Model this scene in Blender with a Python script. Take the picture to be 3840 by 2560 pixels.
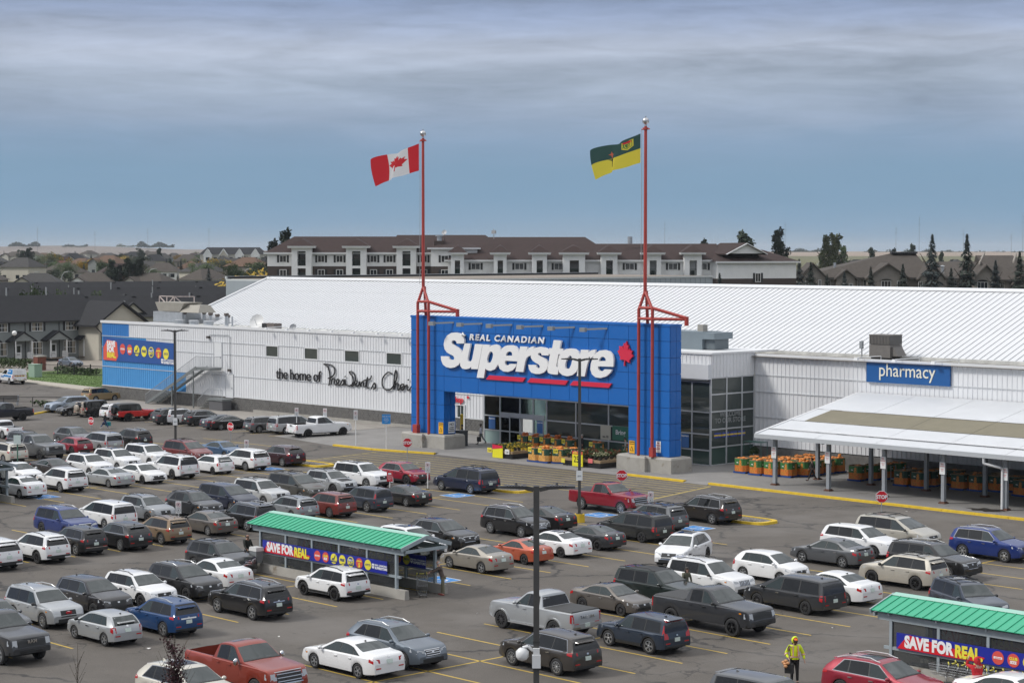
import bpy, bmesh, math, random
from mathutils import Vector, Matrix
from mathutils.bvhtree import BVHTree
R=random.Random(7)
for o in list(bpy.data.objects): bpy.data.objects.remove(o)
SC=bpy.context.scene; COL=SC.collection
# axes: X along the shop front (to the right), Y into the shop, Z up; the shop's kerb is near Y = -1.4
# ---------------------------------------------------------------- camera
cam=bpy.data.objects.new('camera',bpy.data.cameras.new('camera')); COL.objects.link(cam)
CAMP=Vector((103,-114,17.6)); FH=Vector((-0.7234129,0.69041565,0)); RT=Vector((0.69041565,0.7234129,0))
_p=math.radians(2.6459); _f=FH*math.cos(_p)-Vector((0,0,math.sin(_p))); _u=RT.cross(_f)
cam.matrix_world=Matrix((( RT.x,_u.x,-_f.x,CAMP.x),(RT.y,_u.y,-_f.y,CAMP.y),(RT.z,_u.z,-_f.z,CAMP.z),(0,0,0,1)))
cam.data.sensor_width=36; cam.data.lens=36*7400/3840; cam.data.clip_start=1; cam.data.clip_end=40000
SC.camera=cam
# ---------------------------------------------------------------- sky and sun
SC.view_settings.view_transform='Standard'; SC.view_settings.look='None'; SC.view_settings.gamma=1; SC.view_settings.use_curve_mapping=False
SC.view_settings.exposure=0.0
SUN_EL=math.radians(43); SUN_AZ=math.atan2(-0.62,-0.80)     # from the left, in front of the shop
W=bpy.data.worlds.new('World'); SC.world=W; W.use_nodes=True
nt=W.node_tree; nt.nodes.clear()
def nn(t,**k):
    n=nt.nodes.new(t)
    for a,b in k.items(): setattr(n,a,b)
    return n
def lk(a,b): nt.links.new(a,b)
sky=nn('ShaderNodeTexSky'); sky.sky_type='NISHITA'; sky.sun_disc=False; sky.sun_elevation=SUN_EL; sky.sun_rotation=SUN_AZ
sky.air_density=1.0; sky.dust_density=1.2; sky.altitude=500
skm=nn('ShaderNodeVectorMath',operation='SCALE'); skm.inputs['Scale'].default_value=0.085; lk(sky.outputs[0],skm.inputs[0])
tc=nn('ShaderNodeTexCoord'); sep=nn('ShaderNodeSeparateXYZ'); lk(tc.outputs['Generated'],sep.inputs[0])
def mth(op,a,b=None):
    n=nn('ShaderNodeMath',operation=op)
    for i,x in enumerate((a,b)):
        if x is None: continue
        if isinstance(x,(int,float)): n.inputs[i].default_value=x
        else: lk(x,n.inputs[i])
    return n.outputs[0]
zc=mth('MAXIMUM',sep.outputs['Z'],0.0)
def streaks(kx,kz,detail,rough,off,dist=0.0):
    cx=mth('MULTIPLY',sep.outputs['X'],kx); cy=mth('MULTIPLY',sep.outputs['Y'],kx); cz=mth('MULTIPLY',zc,kz)
    cb=nn('ShaderNodeCombineXYZ'); lk(cx,cb.inputs[0]); lk(cy,cb.inputs[1]); lk(mth('ADD',cz,off),cb.inputs[2])
    no=nn('ShaderNodeTexNoise'); no.inputs['Scale'].default_value=1; no.inputs['Detail'].default_value=detail; no.inputs['Roughness'].default_value=rough; no.inputs['Distortion'].default_value=dist
    lk(cb.outputs[0],no.inputs['Vector']); return no.outputs[0]
n1=streaks(7,44,8,.55,3.7,.9); n2=streaks(20,150,6,.62,9.1,.5); n3=streaks(3.0,21,3,.5,21.0,.4)
# elevation warped by the broad cloud banks
el=mth('ADD',zc,mth('MULTIPLY',mth('SUBTRACT',n3,.5),.022))
el=mth('ADD',el,mth('MULTIPLY',mth('SUBTRACT',n1,.5),.016))
def ramp(fac,stops):
    r=nn('ShaderNodeValToRGB'); e=r.color_ramp.elements
    while len(e)<len(stops): e.new(.5)
    for q,(p,c) in zip(e,stops): q.position=p; q.color=(*c,1)
    lk(fac,r.inputs[0]); return r.outputs[0]
S=lambda r,g,b: tuple((x/255/12.92 if x/255<.04045 else ((x/255+.055)/1.055)**2.4) for x in (r,g,b))
base=ramp(el,[(0,S(141,166,188)),(.012,S(127,162,193)),(.022,S(121,158,190)),(.040,S(124,158,189)),(.056,S(134,160,190)),(.067,S(150,167,192)),(.083,S(165,178,198)),(.103,S(173,182,200)),(.116,S(150,163,189)),(.130,S(128,144,176)),(.16,S(150,161,186)),(.30,S(186,191,202)),(.62,S(232,234,238)),(1,S(246,247,250))])
# bright wisps and dusky undersides of the cloud layer, only where the layer is
lay=ramp(zc,[(0,(0,0,0)),(.045,(.02,)*3),(.075,(.55,)*3),(.11,(1,1,1)),(1,(1,1,1))])
wis=mth('SUBTRACT',mth('ADD',mth('MULTIPLY',n1,.65),mth('MULTIPLY',n2,.35)),.5)
gain=mth('ADD',1.0,mth('MULTIPLY',mth('ADD',mth('MULTIPLY',wis,1.7),mth('MULTIPLY',mth('SUBTRACT',n3,.44),1.1)),lay))
gain2=mth('ADD',gain,mth('MULTIPLY',mth('SUBTRACT',n2,.5),.07))
up=nn('ShaderNodeMapRange',interpolation_type='SMOOTHSTEP'); lk(zc,up.inputs['Value']); up.inputs['From Min'].default_value=.16; up.inputs['From Max'].default_value=.85; up.inputs['To Min'].default_value=1; up.inputs['To Max'].default_value=1.4
gain2=mth('MULTIPLY',gain2,up.outputs[0])        # an overcast sky is brightest overhead
cl=nn('ShaderNodeVectorMath',operation='SCALE'); lk(base,cl.inputs[0]); lk(gain2,cl.inputs['Scale'])
mixc=nn('ShaderNodeMix',data_type='RGBA'); mixc.inputs['Factor'].default_value=.90
lk(skm.outputs[0],mixc.inputs['A']); lk(cl.outputs[0],mixc.inputs['B'])
bg=nn('ShaderNodeBackground'); lk(mixc.outputs['Result'],bg.inputs[0]); bg.inputs[1].default_value=1.0
wo=nn('ShaderNodeOutputWorld'); lk(bg.outputs[0],wo.inputs[0])
sl=bpy.data.lights.new('sun','SUN'); sl.energy=2.4; sl.angle=math.radians(10); sl.color=(1,.965,.91)
so=bpy.data.objects.new('sun',sl); COL.objects.link(so); so.location=(0,-60,80)
sd=Vector((math.sin(SUN_AZ)*math.cos(SUN_EL),math.cos(SUN_AZ)*math.cos(SUN_EL),math.sin(SUN_EL)))
so.rotation_euler=sd.to_track_quat('Z','Y').to_euler()
# ---------------------------------------------------------------- materials
_M={}
def mat(name,rgb=(.5,.5,.5),rough=.6,metal=0,var=0,scale=3,bump=0,coat=0,spec=.5,det=4,stretch=None,wear=None,bscale=None):
    if name in _M: return _M[name]
    m=bpy.data.materials.new(name); m.use_nodes=True; t=m.node_tree; b=t.nodes['Principled BSDF']
    b.inputs['Base Color'].default_value=(*rgb,1); b.inputs['Roughness'].default_value=rough; b.inputs['Metallic'].default_value=metal
    b.inputs['Coat Weight'].default_value=coat; b.inputs['Coat Roughness'].default_value=.06; b.inputs['Specular IOR Level'].default_value=spec
    if var or bump or wear:
        c=t.nodes.new('ShaderNodeTexCoord'); mp=t.nodes.new('ShaderNodeMapping'); t.links.new(c.outputs['Object'],mp.inputs[0])
        if stretch: mp.inputs['Scale'].default_value=stretch
        n=t.nodes.new('ShaderNodeTexNoise'); n.inputs['Scale'].default_value=scale; n.inputs['Detail'].default_value=det; n.inputs['Roughness'].default_value=.62
        t.links.new(mp.outputs[0],n.inputs['Vector'])
        r=t.nodes.new('ShaderNodeValToRGB'); r.color_ramp.elements[0].position=.28; r.color_ramp.elements[1].position=.72
        r.color_ramp.elements[0].color=(*[x*(1-var) for x in rgb],1); r.color_ramp.elements[1].color=(*[min(1,x*(1+var)) for x in rgb],1)
        t.links.new(n.outputs[0],r.inputs[0]); out=r.outputs[0]
        if wear:                                          # wear=(colour, threshold, scale): patches of another colour
            n2_=t.nodes.new('ShaderNodeTexNoise'); n2_.inputs['Scale'].default_value=wear[2]; n2_.inputs['Detail'].default_value=6; n2_.inputs['Roughness'].default_value=.7
            t.links.new(mp.outputs[0],n2_.inputs['Vector'])
            r2=t.nodes.new('ShaderNodeValToRGB'); r2.color_ramp.elements[0].position=wear[1]; r2.color_ramp.elements[1].position=min(1,wear[1]+.09)
            t.links.new(n2_.outputs[0],r2.inputs[0])
            mx=t.nodes.new('ShaderNodeMix'); mx.data_type='RGBA'; t.links.new(r2.outputs[0],mx.inputs['Factor']); t.links.new(out,mx.inputs['A']); mx.inputs['B'].default_value=(*wear[0],1)
            out=mx.outputs['Result']
        t.links.new(out,b.inputs['Base Color'])
        if bump:
            bp=t.nodes.new('ShaderNodeBump'); bp.inputs['Strength'].default_value=bump; bp.inputs['Distance'].default_value=.03
            src=n
            if bscale:
                src=t.nodes.new('ShaderNodeTexNoise'); src.inputs['Scale'].default_value=bscale; src.inputs['Detail'].default_value=3; t.links.new(mp.outputs[0],src.inputs['Vector'])
            t.links.new(src.outputs[0],bp.inputs['Height']); t.links.new(bp.outputs[0],b.inputs['Normal'])
    _M[name]=m; return m
def glass(name,rgb=(.012,.02,.02),rough=.03,spec=.6):
    return mat(name,rgb,rough,0,spec=spec)
# ---------------------------------------------------------------- mesh building
class MB:
    def __init__(s): s.v=[];s.f=[];s.m=[]
    def add(s,vs,fs,mi=0):
        n=len(s.v); s.v+= [tuple(p) for p in vs]; s.f+=[tuple(i+n for i in f) for f in fs]; s.m+=[mi]*len(fs); return s
    def box(s,x0,x1,y0,y1,z0,z1,mi=0):
        return s.add([(x0,y0,z0),(x1,y0,z0),(x1,y1,z0),(x0,y1,z0),(x0,y0,z1),(x1,y0,z1),(x1,y1,z1),(x0,y1,z1)],
          [(0,3,2,1),(4,5,6,7),(0,1,5,4),(1,2,6,5),(2,3,7,6),(3,0,4,7)],mi)
    def hexa(s,b,t,mi=0):                       # bottom quad, top quad
        return s.add(list(b)+list(t),[(0,3,2,1),(4,5,6,7),(0,1,5,4),(1,2,6,5),(2,3,7,6),(3,0,4,7)],mi)
    def tube(s,p,q,r,r2=None,n=8,mi=0,cap=True):
        p=Vector(p);q=Vector(q);d=(q-p)
        if d.length<1e-6: return s
        d.normalize(); a=d.orthogonal().normalized(); b=d.cross(a); r2=r if r2 is None else r2
        vs=[];
        for c,rr in((p,r),(q,r2)):
            for i in range(n): t=2*math.pi*i/n; vs.append(c+a*math.cos(t)*rr+b*math.sin(t)*rr)
        fs=[(i,(i+1)%n,n+(i+1)%n,n+i) for i in range(n)]
        if cap: fs+=[tuple(range(n-1,-1,-1)),tuple(range(n,2*n))]
        return s.add(vs,fs,mi)
    def path(s,pts,r,n=6,mi=0):
        for a,b in zip(pts,pts[1:]): s.tube(a,b,r,n=n,mi=mi)
        return s
    def bar(s,p,q,w,h,mi=0,up=(0,0,1)):
        p=Vector(p);q=Vector(q);d=(q-p).normalized(); a=d.cross(Vector(up)); a=(a if a.length>1e-4 else Vector((1,0,0))).normalized(); b=a.cross(d)
        a*=w/2;b*=h/2
        return s.add([p-a-b,p+a-b,p+a+b,p-a+b,q-a-b,q+a-b,q+a+b,q-a+b],[(0,1,2,3),(7,6,5,4),(4,5,1,0),(5,6,2,1),(6,7,3,2),(7,4,0,3)],mi)
    def lathe(s,prof,n=16,c=(0,0,0),axis='Z',mi=0):
        vs=[];k=len(prof)
        for i in range(n):
            t=2*math.pi*i/n; ct,st_=math.cos(t),math.sin(t)
            for r,h in prof:
                vs.append((c[0]+r*ct,c[1]+r*st_,c[2]+h) if axis=='Z' else (c[0]+r*ct,c[1]+h,c[2]+r*st_) if axis=='Y' else (c[0]+h,c[1]+r*ct,c[2]+r*st_))
        fs=[(i*k+j,((i+1)%n)*k+j,((i+1)%n)*k+j+1,i*k+j+1) for i in range(n) for j in range(k-1)]
        return s.add(vs,fs,mi)
    def prism(s,poly,d,mi=0):                   # closed polygon of 3D points pushed along d
        n=len(poly); d=Vector(d); a=[Vector(p) for p in poly]
        return s.add(a+[p+d for p in a],[tuple(range(n-1,-1,-1)),tuple(range(n,2*n))]+[(i,(i+1)%n,n+(i+1)%n,n+i) for i in range(n)],mi)
    def ball(s,c,r,sx=1,sy=1,sz=1,n=8,m=6,mi=0):
        vs=[];fs=[]
        for j in range(m+1):
            f=math.pi*j/m
            for i in range(n): t=2*math.pi*i/n; vs.append((c[0]+r*sx*math.sin(f)*math.cos(t),c[1]+r*sy*math.sin(f)*math.sin(t),c[2]+r*sz*math.cos(f)))
        for j in range(m):
            for i in range(n): fs.append((j*n+i,(j+1)*n+i,(j+1)*n+(i+1)%n,j*n+(i+1)%n))
        return s.add(vs,fs,mi)
    def mesh(s,name,mats,smooth=None):
        me=bpy.data.meshes.new(name); me.from_pydata(s.v,[],s.f)
        for m_ in (mats if isinstance(mats,(list,tuple)) else [mats]): me.materials.append(m_)
        if any(s.m): me.polygons.foreach_set('material_index',s.m)
        if smooth:
            me.polygons.foreach_set('use_smooth',[True]*len(me.polygons))
            if smooth<180: me.set_sharp_from_angle(angle=math.radians(smooth))
        me.update(); return me
    def obj(s,name,mats,parent=None,smooth=None): return link(name,s.mesh(name,mats,smooth),parent)
def link(name,me,parent=None,loc=None,rot=None,scale=None):
    o=bpy.data.objects.new(name,me); COL.objects.link(o)
    if parent is not None: o.parent=parent
    if loc is not None: o.location=loc
    if rot is not None: o.rotation_euler=rot
    if scale is not None: o.scale=scale
    return o
def tag(o,label,cat,group=None,kind=None):
    if label: o['label']=label
    if cat: o['category']=cat
    if group: o['group']=group
    if kind: o['kind']=kind
    return o
def thing(name,label,cat,loc=(0,0,0),rz=0,group=None,scale=None):
    o=link(name,None,None,loc,(0,0,rz),scale); return tag(o,label,cat,group)
def struct(o): o['kind']='structure'; return o
def stuff(o): o['kind']='stuff'; return o
def textmesh(s,size=1,ext=.02,bold=0,shear=0,space=1,align='CENTER',xs=1):
    cu=bpy.data.curves.new('txt','FONT'); cu.body=s; cu.size=size; cu.extrude=ext; cu.offset=bold; cu.shear=shear; cu.space_character=space; cu.align_x=align; cu.resolution_u=3
    cu.fill_mode='BOTH'
    o=bpy.data.objects.new("txt",cu)
    me=bpy.data.meshes.new_from_object(o); bpy.data.objects.remove(o); bpy.data.curves.remove(cu)
    if xs!=1: me.transform(Matrix.Diagonal((xs,1,1,1)))
    return me
def text(s,name,m,parent,loc,rot,size=1,**k):
    me=textmesh(s,size,**k); me.materials.clear(); me.materials.append(m); return link(name,me,parent,loc,rot)
FACE_S=(math.pi/2,0,0)                          # lettering that faces -Y
def at(px,d,z=0):                               # a point d metres ahead of the viewer, px pixels across (photo width 3840)
    p=CAMP+FH*d+RT*((px-1920)/7400*d); return Vector((p.x,p.y,z))
# ================================================================ GROUND
def asphalt():
    m=mat('asphalt',(.092,.081,.070),.88,var=.17,scale=.35,det=8,bump=.25,bscale=60); t=m.node_tree; b=t.nodes['Principled BSDF']
    c=t.nodes.new('ShaderNodeTexCoord'); base=b.inputs['Base Color'].links[0].from_socket
    def noise(sc,det=4,rough=.6,dist=0,st=None):
        n=t.nodes.new('ShaderNodeTexNoise'); n.inputs['Scale'].default_value=sc; n.inputs['Detail'].default_value=det; n.inputs['Roughness'].default_value=rough; n.inputs['Distortion'].default_value=dist
        if st:
            mp=t.nodes.new('ShaderNodeMapping'); mp.inputs['Scale'].default_value=st; t.links.new(c.outputs['Object'],mp.inputs[0]); t.links.new(mp.outputs[0],n.inputs['Vector'])
        else: t.links.new(c.outputs['Object'],n.inputs['Vector'])
        return n
    def rmp(s,a,bv):
        r=t.nodes.new('ShaderNodeMapRange'); r.inputs['From Min'].default_value=a; r.inputs['From Max'].default_value=bv; t.links.new(s,r.inputs['Value']); return r.outputs[0]
    def mix(a,col,f,mode='MIX'):
        x=t.nodes.new('ShaderNodeMix'); x.data_type='RGBA'; x.blend_type=mode; t.links.new(f,x.inputs['Factor']); t.links.new(a,x.inputs['A']); x.inputs['B'].default_value=(*col,1); return x.outputs['Result']
    def mul(a,k):
        x=t.nodes.new('ShaderNodeMath'); x.operation='MULTIPLY'; t.links.new(a,x.inputs[0])
        if isinstance(k,(int,float)): x.inputs[1].default_value=k
        else: t.links.new(k,x.inputs[1])
        return x.outputs[0]
    g=noise(26,3,.7); out=mix(base,(.235,.222,.205),mul(rmp(g.outputs[0],.52,.72),.55))      # aggregate grain
    g2=noise(9,4,.7); out=mix(out,(.05,.047,.044),mul(rmp(g2.outputs[0],.56,.74),.45))
    # cracks: edges of warped cells, masked so that they come and go
    w=noise(.5,4,.6); vm=t.nodes.new('ShaderNodeVectorMath'); vm.operation='MULTIPLY_ADD'; t.links.new(w.outputs['Color'],vm.inputs[0]); vm.inputs[1].default_value=(2.6,2.6,2.6); t.links.new(c.outputs['Object'],vm.inputs[2])
    for sc,wd,lo,st in((.13,.022,.47,.95),(.40,.026,.54,.8)):
        v=t.nodes.new('ShaderNodeTexVoronoi'); v.feature='DISTANCE_TO_EDGE'; v.inputs['Scale'].default_value=sc; t.links.new(vm.outputs[0],v.inputs['Vector'])
        ms=noise(.07 if sc<.2 else .13,3); f=mul(rmp(v.outputs['Distance'],wd,wd*.25),mul(rmp(ms.outputs[0],lo,lo+.06),st)); out=mix(out,(.032,.030,.029),f)
    # oil and damp stains, stretched along the lanes
    s=noise(.55,6,.68,.4,(1,.55,1)); out=mix(out,(.040,.037,.035),mul(rmp(s.outputs[0],.60,.72),.8))
    s2=noise(.11,4,.6); out=mix(out,(.165,.153,.142),mul(rmp(s2.outputs[0],.5,.66),.5))
    s3=noise(2.2,6,.72,.3,(.45,1.3,1)); out=mix(out,(.05,.046,.043),mul(rmp(s3.outputs[0],.61,.70),.75))
    t.links.new(out,b.inputs['Base Color']); return m
ASPH=asphalt()
CONC=mat('concrete',(.33,.315,.285),.85,var=.14,scale=1.1,det=7,bump=.15,wear=((.20,.17,.13),.60,.8))
PAVE=mat('forecourt_paving',(.205,.198,.19),.85,var=.13,scale=.5,det=8,bump=.12,wear=((.12,.11,.10),.62,.7))
YEL=mat('yellow_kerb_paint',(.62,.42,.022),.6,var=.16,scale=2,det=6,bump=.2,wear=((.20,.17,.10),.665,1.9))
LINE=mat('yellow_line_paint',(.50,.345,.055),.7,var=.18,scale=1.2,det=6,wear=((.13,.115,.095),.60,3.5))
XLINE=mat('crossing_line_paint',(.37,.285,.085),.75,var=.18,scale=1.2,det=6,wear=((.12,.11,.095),.55,3.0))
BLUEP=mat('blue_bay_paint',(.028,.20,.52),.65,var=.15,scale=2,wear=((.10,.12,.14),.66,2.5))
WHITEP=mat('white_paint',(.72,.73,.73),.55,var=.06,scale=2)
GRASS=mat('grass',(.075,.13,.024),.9,var=.35,scale=1.6,det=8,bump=.5,bscale=14)
FIELD=mat('field',(.235,.185,.135),.95,var=.28,scale=.004,det=9,stretch=(1,1,1))
def sheet(name,x0,x1,y0,y1,z,m,n=1):
    mb=MB()
    for i in range(n):
        a=x0+(x1-x0)*i/n; b=x0+(x1-x0)*(i+1)/n; mb.add([(a,y0,z),(b,y0,z),(b,y1,z),(a,y1,z)],[(0,1,2,3)])
    return struct(mb.obj(name,m))
sheet('ground',-15000,15000,-6000,16000,-.05,FIELD)
sheet('town_ground',-1200,600,-30,1400,-.04,mat('dry_turf',(.11,.105,.045),.95,var=.35,scale=.05,det=8))
sheet('asphalt_lot',-150,130,-135,34,0,ASPH)
# forecourt slab with a sloped apron where there is no kerb
mb=MB(); mb.box(-46,75,-1.0,20,-.2,.12)
mb.add([(-25,-1.0,.12),(-3,-1.0,.12),(-3,-1.6,.006),(-25,-1.6,.006)],[(0,3,2,1)]); mb.add([(4,-1.0,.12),(6.4,-1.0,.12),(6.4,-1.6,.006),(4,-1.6,.006)],[(0,3,2,1)])
mb.add([(-46,-1,.12),(-36.5,-1,.12),(-36.5,-3.3,.01),(-47.6,-1.5,.008),(-47.6,3,.008),(-46,3,.12)],[(0,5,4,3,2,1)])
struct(mb.obj('forecourt',PAVE))
mb=MB(); mb.add([(-36.5,-1,.121),(-24.5,-1,.121),(-24.5,-1.6,.121),(-31,-3.1,.121),(-36.5,-3.2,.121)],[(0,4,3,2,1)]); struct(mb.obj('kerb_apron',PAVE))
mb=MB(); mb.box(-101,-46.01,5.2,20,-.2,.14); struct(mb.obj('wall_pavement',mat('pavement',(.27,.25,.225),.88,var=.15,scale=.8,det=7,bump=.15)))
mb=MB(); mb.box(-101,-46.02,5.02,5.2,-.2,.145); struct(mb.obj('pavement_kerb',mat('old_kerb',(.15,.135,.12),.9,var=.2,scale=3)))
def kerbstones(pts,w=.34,h=.155,name='kerb',gap=.012,step=2.6):
    root=thing(name,None,None); root['kind']='structure'
    for a,b in zip(pts,pts[1:]):
        a=Vector((*a,0));b=Vector((*b,0)); L=(b-a).length; n=max(1,round(L/step)); d=(b-a)/n; t=d.normalized(); q=Vector((-t.y,t.x,0))*w/2
        for i in range(n):
            p=a+d*i+t*gap; r=a+d*(i+1)-t*gap; j=R.uniform(-.012,.012); z=Vector((0,0,h)); q2=q*.86
            m_=MB().hexa([p-q+Vector((0,0,-.1)),r-q+Vector((0,0,-.1)),r+q+Vector((0,0,-.1)),p+q+Vector((0,0,-.1))],[p-q2+z,r-q2+z*(1+j),r+q2+z*(1+j),p+q2+z])
            m_.obj('kerbstone',YEL,root)
    return root
kerbstones([(-36.3,-3.25),(-31,-3.15),(-27.5,-2.4),(-24.4,-1.62)])
kerbstones([(-3.1,-1.25),(4.0,-1.35)]); kerbstones([(6.3,-1.2),(74,-1.75)])
kerbstones([(-84.6,-6.2),(-86.6,-3.2),(-90,4.9)])
kerbstones([(-96,-8),(-84.8,-6.4)])
# painted lines
mb=MB()
def line(a,b,w=.11,z=.005,m_=None):
    a=Vector((*a,z));b=Vector((*b,z)); d=(b-a).normalized(); q=Vector((-d.y,d.x,0))*w/2; (m_ or mb).add([a-q,b-q,b+q,a+q],[(0,1,2,3)])
NOSE=[(-44.3,[-7.6-2.92*i for i in range(0,10)]),(-24.2,[-18.1-2.98*i for i in range(0,12)]),(-2.2,[-18.6-2.98*i for i in range(0,18)]),(20.6,[-23.6-2.98*i for i in range(0,19)]),(41.3,[-15.6-2.96*i for i in range(0,19)]),(62.5,[-13-2.96*i for i in range(0,19)])]
for x,ys in NOSE:
    for y in ys: line((x-6.1,y),(x+6.3,y+.05))
    line((x,ys[0]),(x,ys[-1]))
for i in range(15): x=-83+3.02*i; line((x-1.1,-1.9),(x,4.9))
struct(mb.obj('parking_lines',LINE))
mb=MB(); P0,P1,Q0,Q1=(-29.7,-3.3),(-27.9,-13.2),(7.2,-2.1),(9.3,-10.9)
for i in range(9):
    t=i/8; line((P0[0]+(P1[0]-P0[0])*t,P0[1]+(P1[1]-P0[1])*t),(Q0[0]+(Q1[0]-Q0[0])*t,Q0[1]+(Q1[1]-Q0[1])*t),.15)
line(P0,P1,.17,.009); line(Q0,Q1,.24,.009); struct(mb.obj('crossing_lines',XLINE))
# blue reserved bays with a white border and a white wheelchair mark
def disc_pts(cx,cy,r,a0,a1,n): return [(cx+r*math.cos(math.radians(a0+(a1-a0)*i/n)),cy+r*math.sin(math.radians(a0+(a1-a0)*i/n))) for i in range(n+1)]
for i,(x,y) in enumerate([(-1.9,-19.3),(12.4,-19.5),(21.0,-19.7),(24.45,-44.55),(-21.7,-41.3),(-25.1,-18.8),(-42.6,.6)]):
    mb=MB(); w=.95
    mb.add([(-w,-w,.006),(w,-w,.006),(w,w,.006),(-w,w,.006)],[(0,1,2,3)],0)
    for a,b in(((-w,-w),(w,-w)),((w,-w),(w,w)),((w,w),(-w,w)),((-w,w),(-w,-w))):
        aa=Vector((*a,.011));bb=Vector((*b,.011)); d=(bb-aa).normalized(); q=Vector((-d.y,d.x,0))*.07; mb.add([aa,bb,bb+q,aa+q],[(0,1,2,3)],1)
    def stroke(pts):
        for a,b in zip(pts,pts[1:]):
            aa=Vector((*a,.0105+.0002*len(mb.f)/9));bb=Vector((*b,aa.z)); d=(bb-aa).normalized(); q=Vector((-d.y,d.x,0))*.05; mb.add([aa-q,bb-q,bb+q,aa+q],[(0,1,2,3)],1)
    stroke(disc_pts(0,-.15,.42,140,390,12)); stroke([(-.12,.55),(-.08,.1),(.3,.1),(.5,-.42)]); stroke(disc_pts(-.12,.68,.07,0,360,8))
    o=mb.obj('reserved_bay_mark',[BLUEP,WHITEP]); o.location=(x,y,0); o.rotation_euler=(0,0,math.pi/2); struct(o)
# tar patch on the lane and stains
mb=MB(); mb.add([(30.7,-55.0,.004),(31.5,-54.9,.004),(32.2,-54.2,.004),(31.6,-53.6,.004),(30.9,-54.1,.004)],[(0,1,2,3,4)]); struct(mb.obj('tar_patch',mat('tar',(.035,.035,.037),.8,var=.2,scale=2)))
mb=MB(); mb.add([(29.3+1.3*math.cos(a*.5236)*(1+.35*math.sin(a*2.3)),.55+.8*math.sin(a*.5236)*(1+.3*math.cos(a*3.1)),.1245) for a in range(12)],[tuple(range(12))]); struct(mb.obj('damp_patch',mat('damp',(.035,.03,.026),.35)))
# gravel islands
GRAV=mat('gravel',(.20,.185,.165),.95,var=.45,scale=14,det=5,bump=.8,bscale=30)
def island(cx,cy,hx,hy,rz):
    root=thing('kerb_island',None,None,(cx,cy,0),rz); root['kind']='structure'; n=28; pts=[]
    for i in range(n):
        t=2*math.pi*i/n; c_,s_=math.cos(t),math.sin(t); k=.55; pts.append((hx*math.copysign(abs(c_)**k,c_),hy*math.copysign(abs(s_)**k,s_)))
    for i in range(0,n,2):
        mb=MB(); seg=[pts[(i+j)%n] for j in range(3)]
        for (ax,ay),(bx,by) in zip(seg,seg[1:]):
            q=.80 if hx<2 else .84
            mb.hexa([(ax,ay,-.05),(bx,by,-.05),(bx*q,by*q,-.05),(ax*q,ay*q,-.05)],[(ax*.985,ay*.985,.16),(bx*.985,by*.985,.16),(bx*(q+.01),by*(q+.01),.16),(ax*(q+.01),ay*(q+.01),.16)])
        mb.obj('kerbstone',YEL,root)
    mb=MB(); mb.add([(x*.82,y*.82,.11) for x,y in pts],[tuple(range(n))]); mb.obj('gravel_bed',GRAV,root)
    mb=MB()
    for k in range(420):
        a=R.uniform(0,6.28); r=math.sqrt(R.random())*.76; x,y=hx*r*math.cos(a),hy*r*math.sin(a); s_=R.uniform(.02,.045)
        mb.add([(x-s_,y-s_,.10),(x+s_,y-s_*.6,.10),(x,y+s_,.10),(x+R.uniform(-.01,.01),y,.11+s_)],[(0,1,3),(1,2,3),(2,0,3)])
    stuff(mb.obj('gravel_stones',GRAV,root))
island(-25.6,-14.4,2.6,1.15,.0); island(-2.0,-14.6,2.5,1.15,0); island(20.7,-14.7,2.5,1.2,0)
# left: lawn, footpath, yard of the row houses
mb=MB(); mb.add([(-150,24,.10),(-131,22.3,.10),(-114.5,21.2,.10),(-106,22.5,.10),(-106,60,.10),(-150,60,.10)],[(0,1,2,3,4,5)]); struct(mb.obj('lawn',GRASS))
mb=MB(); mb.hexa([(-150,21.6,-.1),(-129,19.6,-.1),(-110,17.2,-.1),(-102.5,18.5,-.1)][:4],[(-150,21.6,.13),(-129,19.6,.13),(-110,17.2,.13),(-102.5,18.5,.13)])
mb=MB(); lo=[(-150,21.9),(-129,19.7),(-113,17.7),(-104,17.5)]; hi=[(-150,24),(-131,22.25),(-114.5,21.15),(-104,21.2)]
for (a,b),(c_,d_) in zip(zip(lo,lo[1:]),zip(hi,hi[1:])): mb.hexa([(*a,-.1),(*b,-.1),(*d_,-.1),(*c_,-.1)],[(*a,.14),(*b,.14),(*d_,.14),(*c_,.14)])
struct(mb.obj('footpath',mat('footpath',(.36,.33,.28),.9,var=.12,scale=.7,det=6,bump=.1)))
sheet('yard',-176,-146.5,30,75,.02,mat('yard_gravel',(.25,.22,.19),.95,var=.22,scale=2.2,det=8,bump=.4))
mb=MB()
for k in range(5200):                                     # grass tufts on the part of the lawn that shows
    y=R.uniform(21.6,33); x=R.uniform(-147,-108); h=R.uniform(.06,.16); w=R.uniform(.02,.05); a=R.uniform(0,3.14); dx,dy=w*math.cos(a),w*math.sin(a)
    mb.add([(x-dx,y-dy,.1),(x+dx,y+dy,.1),(x+R.uniform(-.05,.05),y+R.uniform(-.05,.05),.1+h)],[(0,1,2)])
stuff(tag(mb.obj('grass_blades',GRASS),'short green lawn grass left of the store','grass'))
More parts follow.
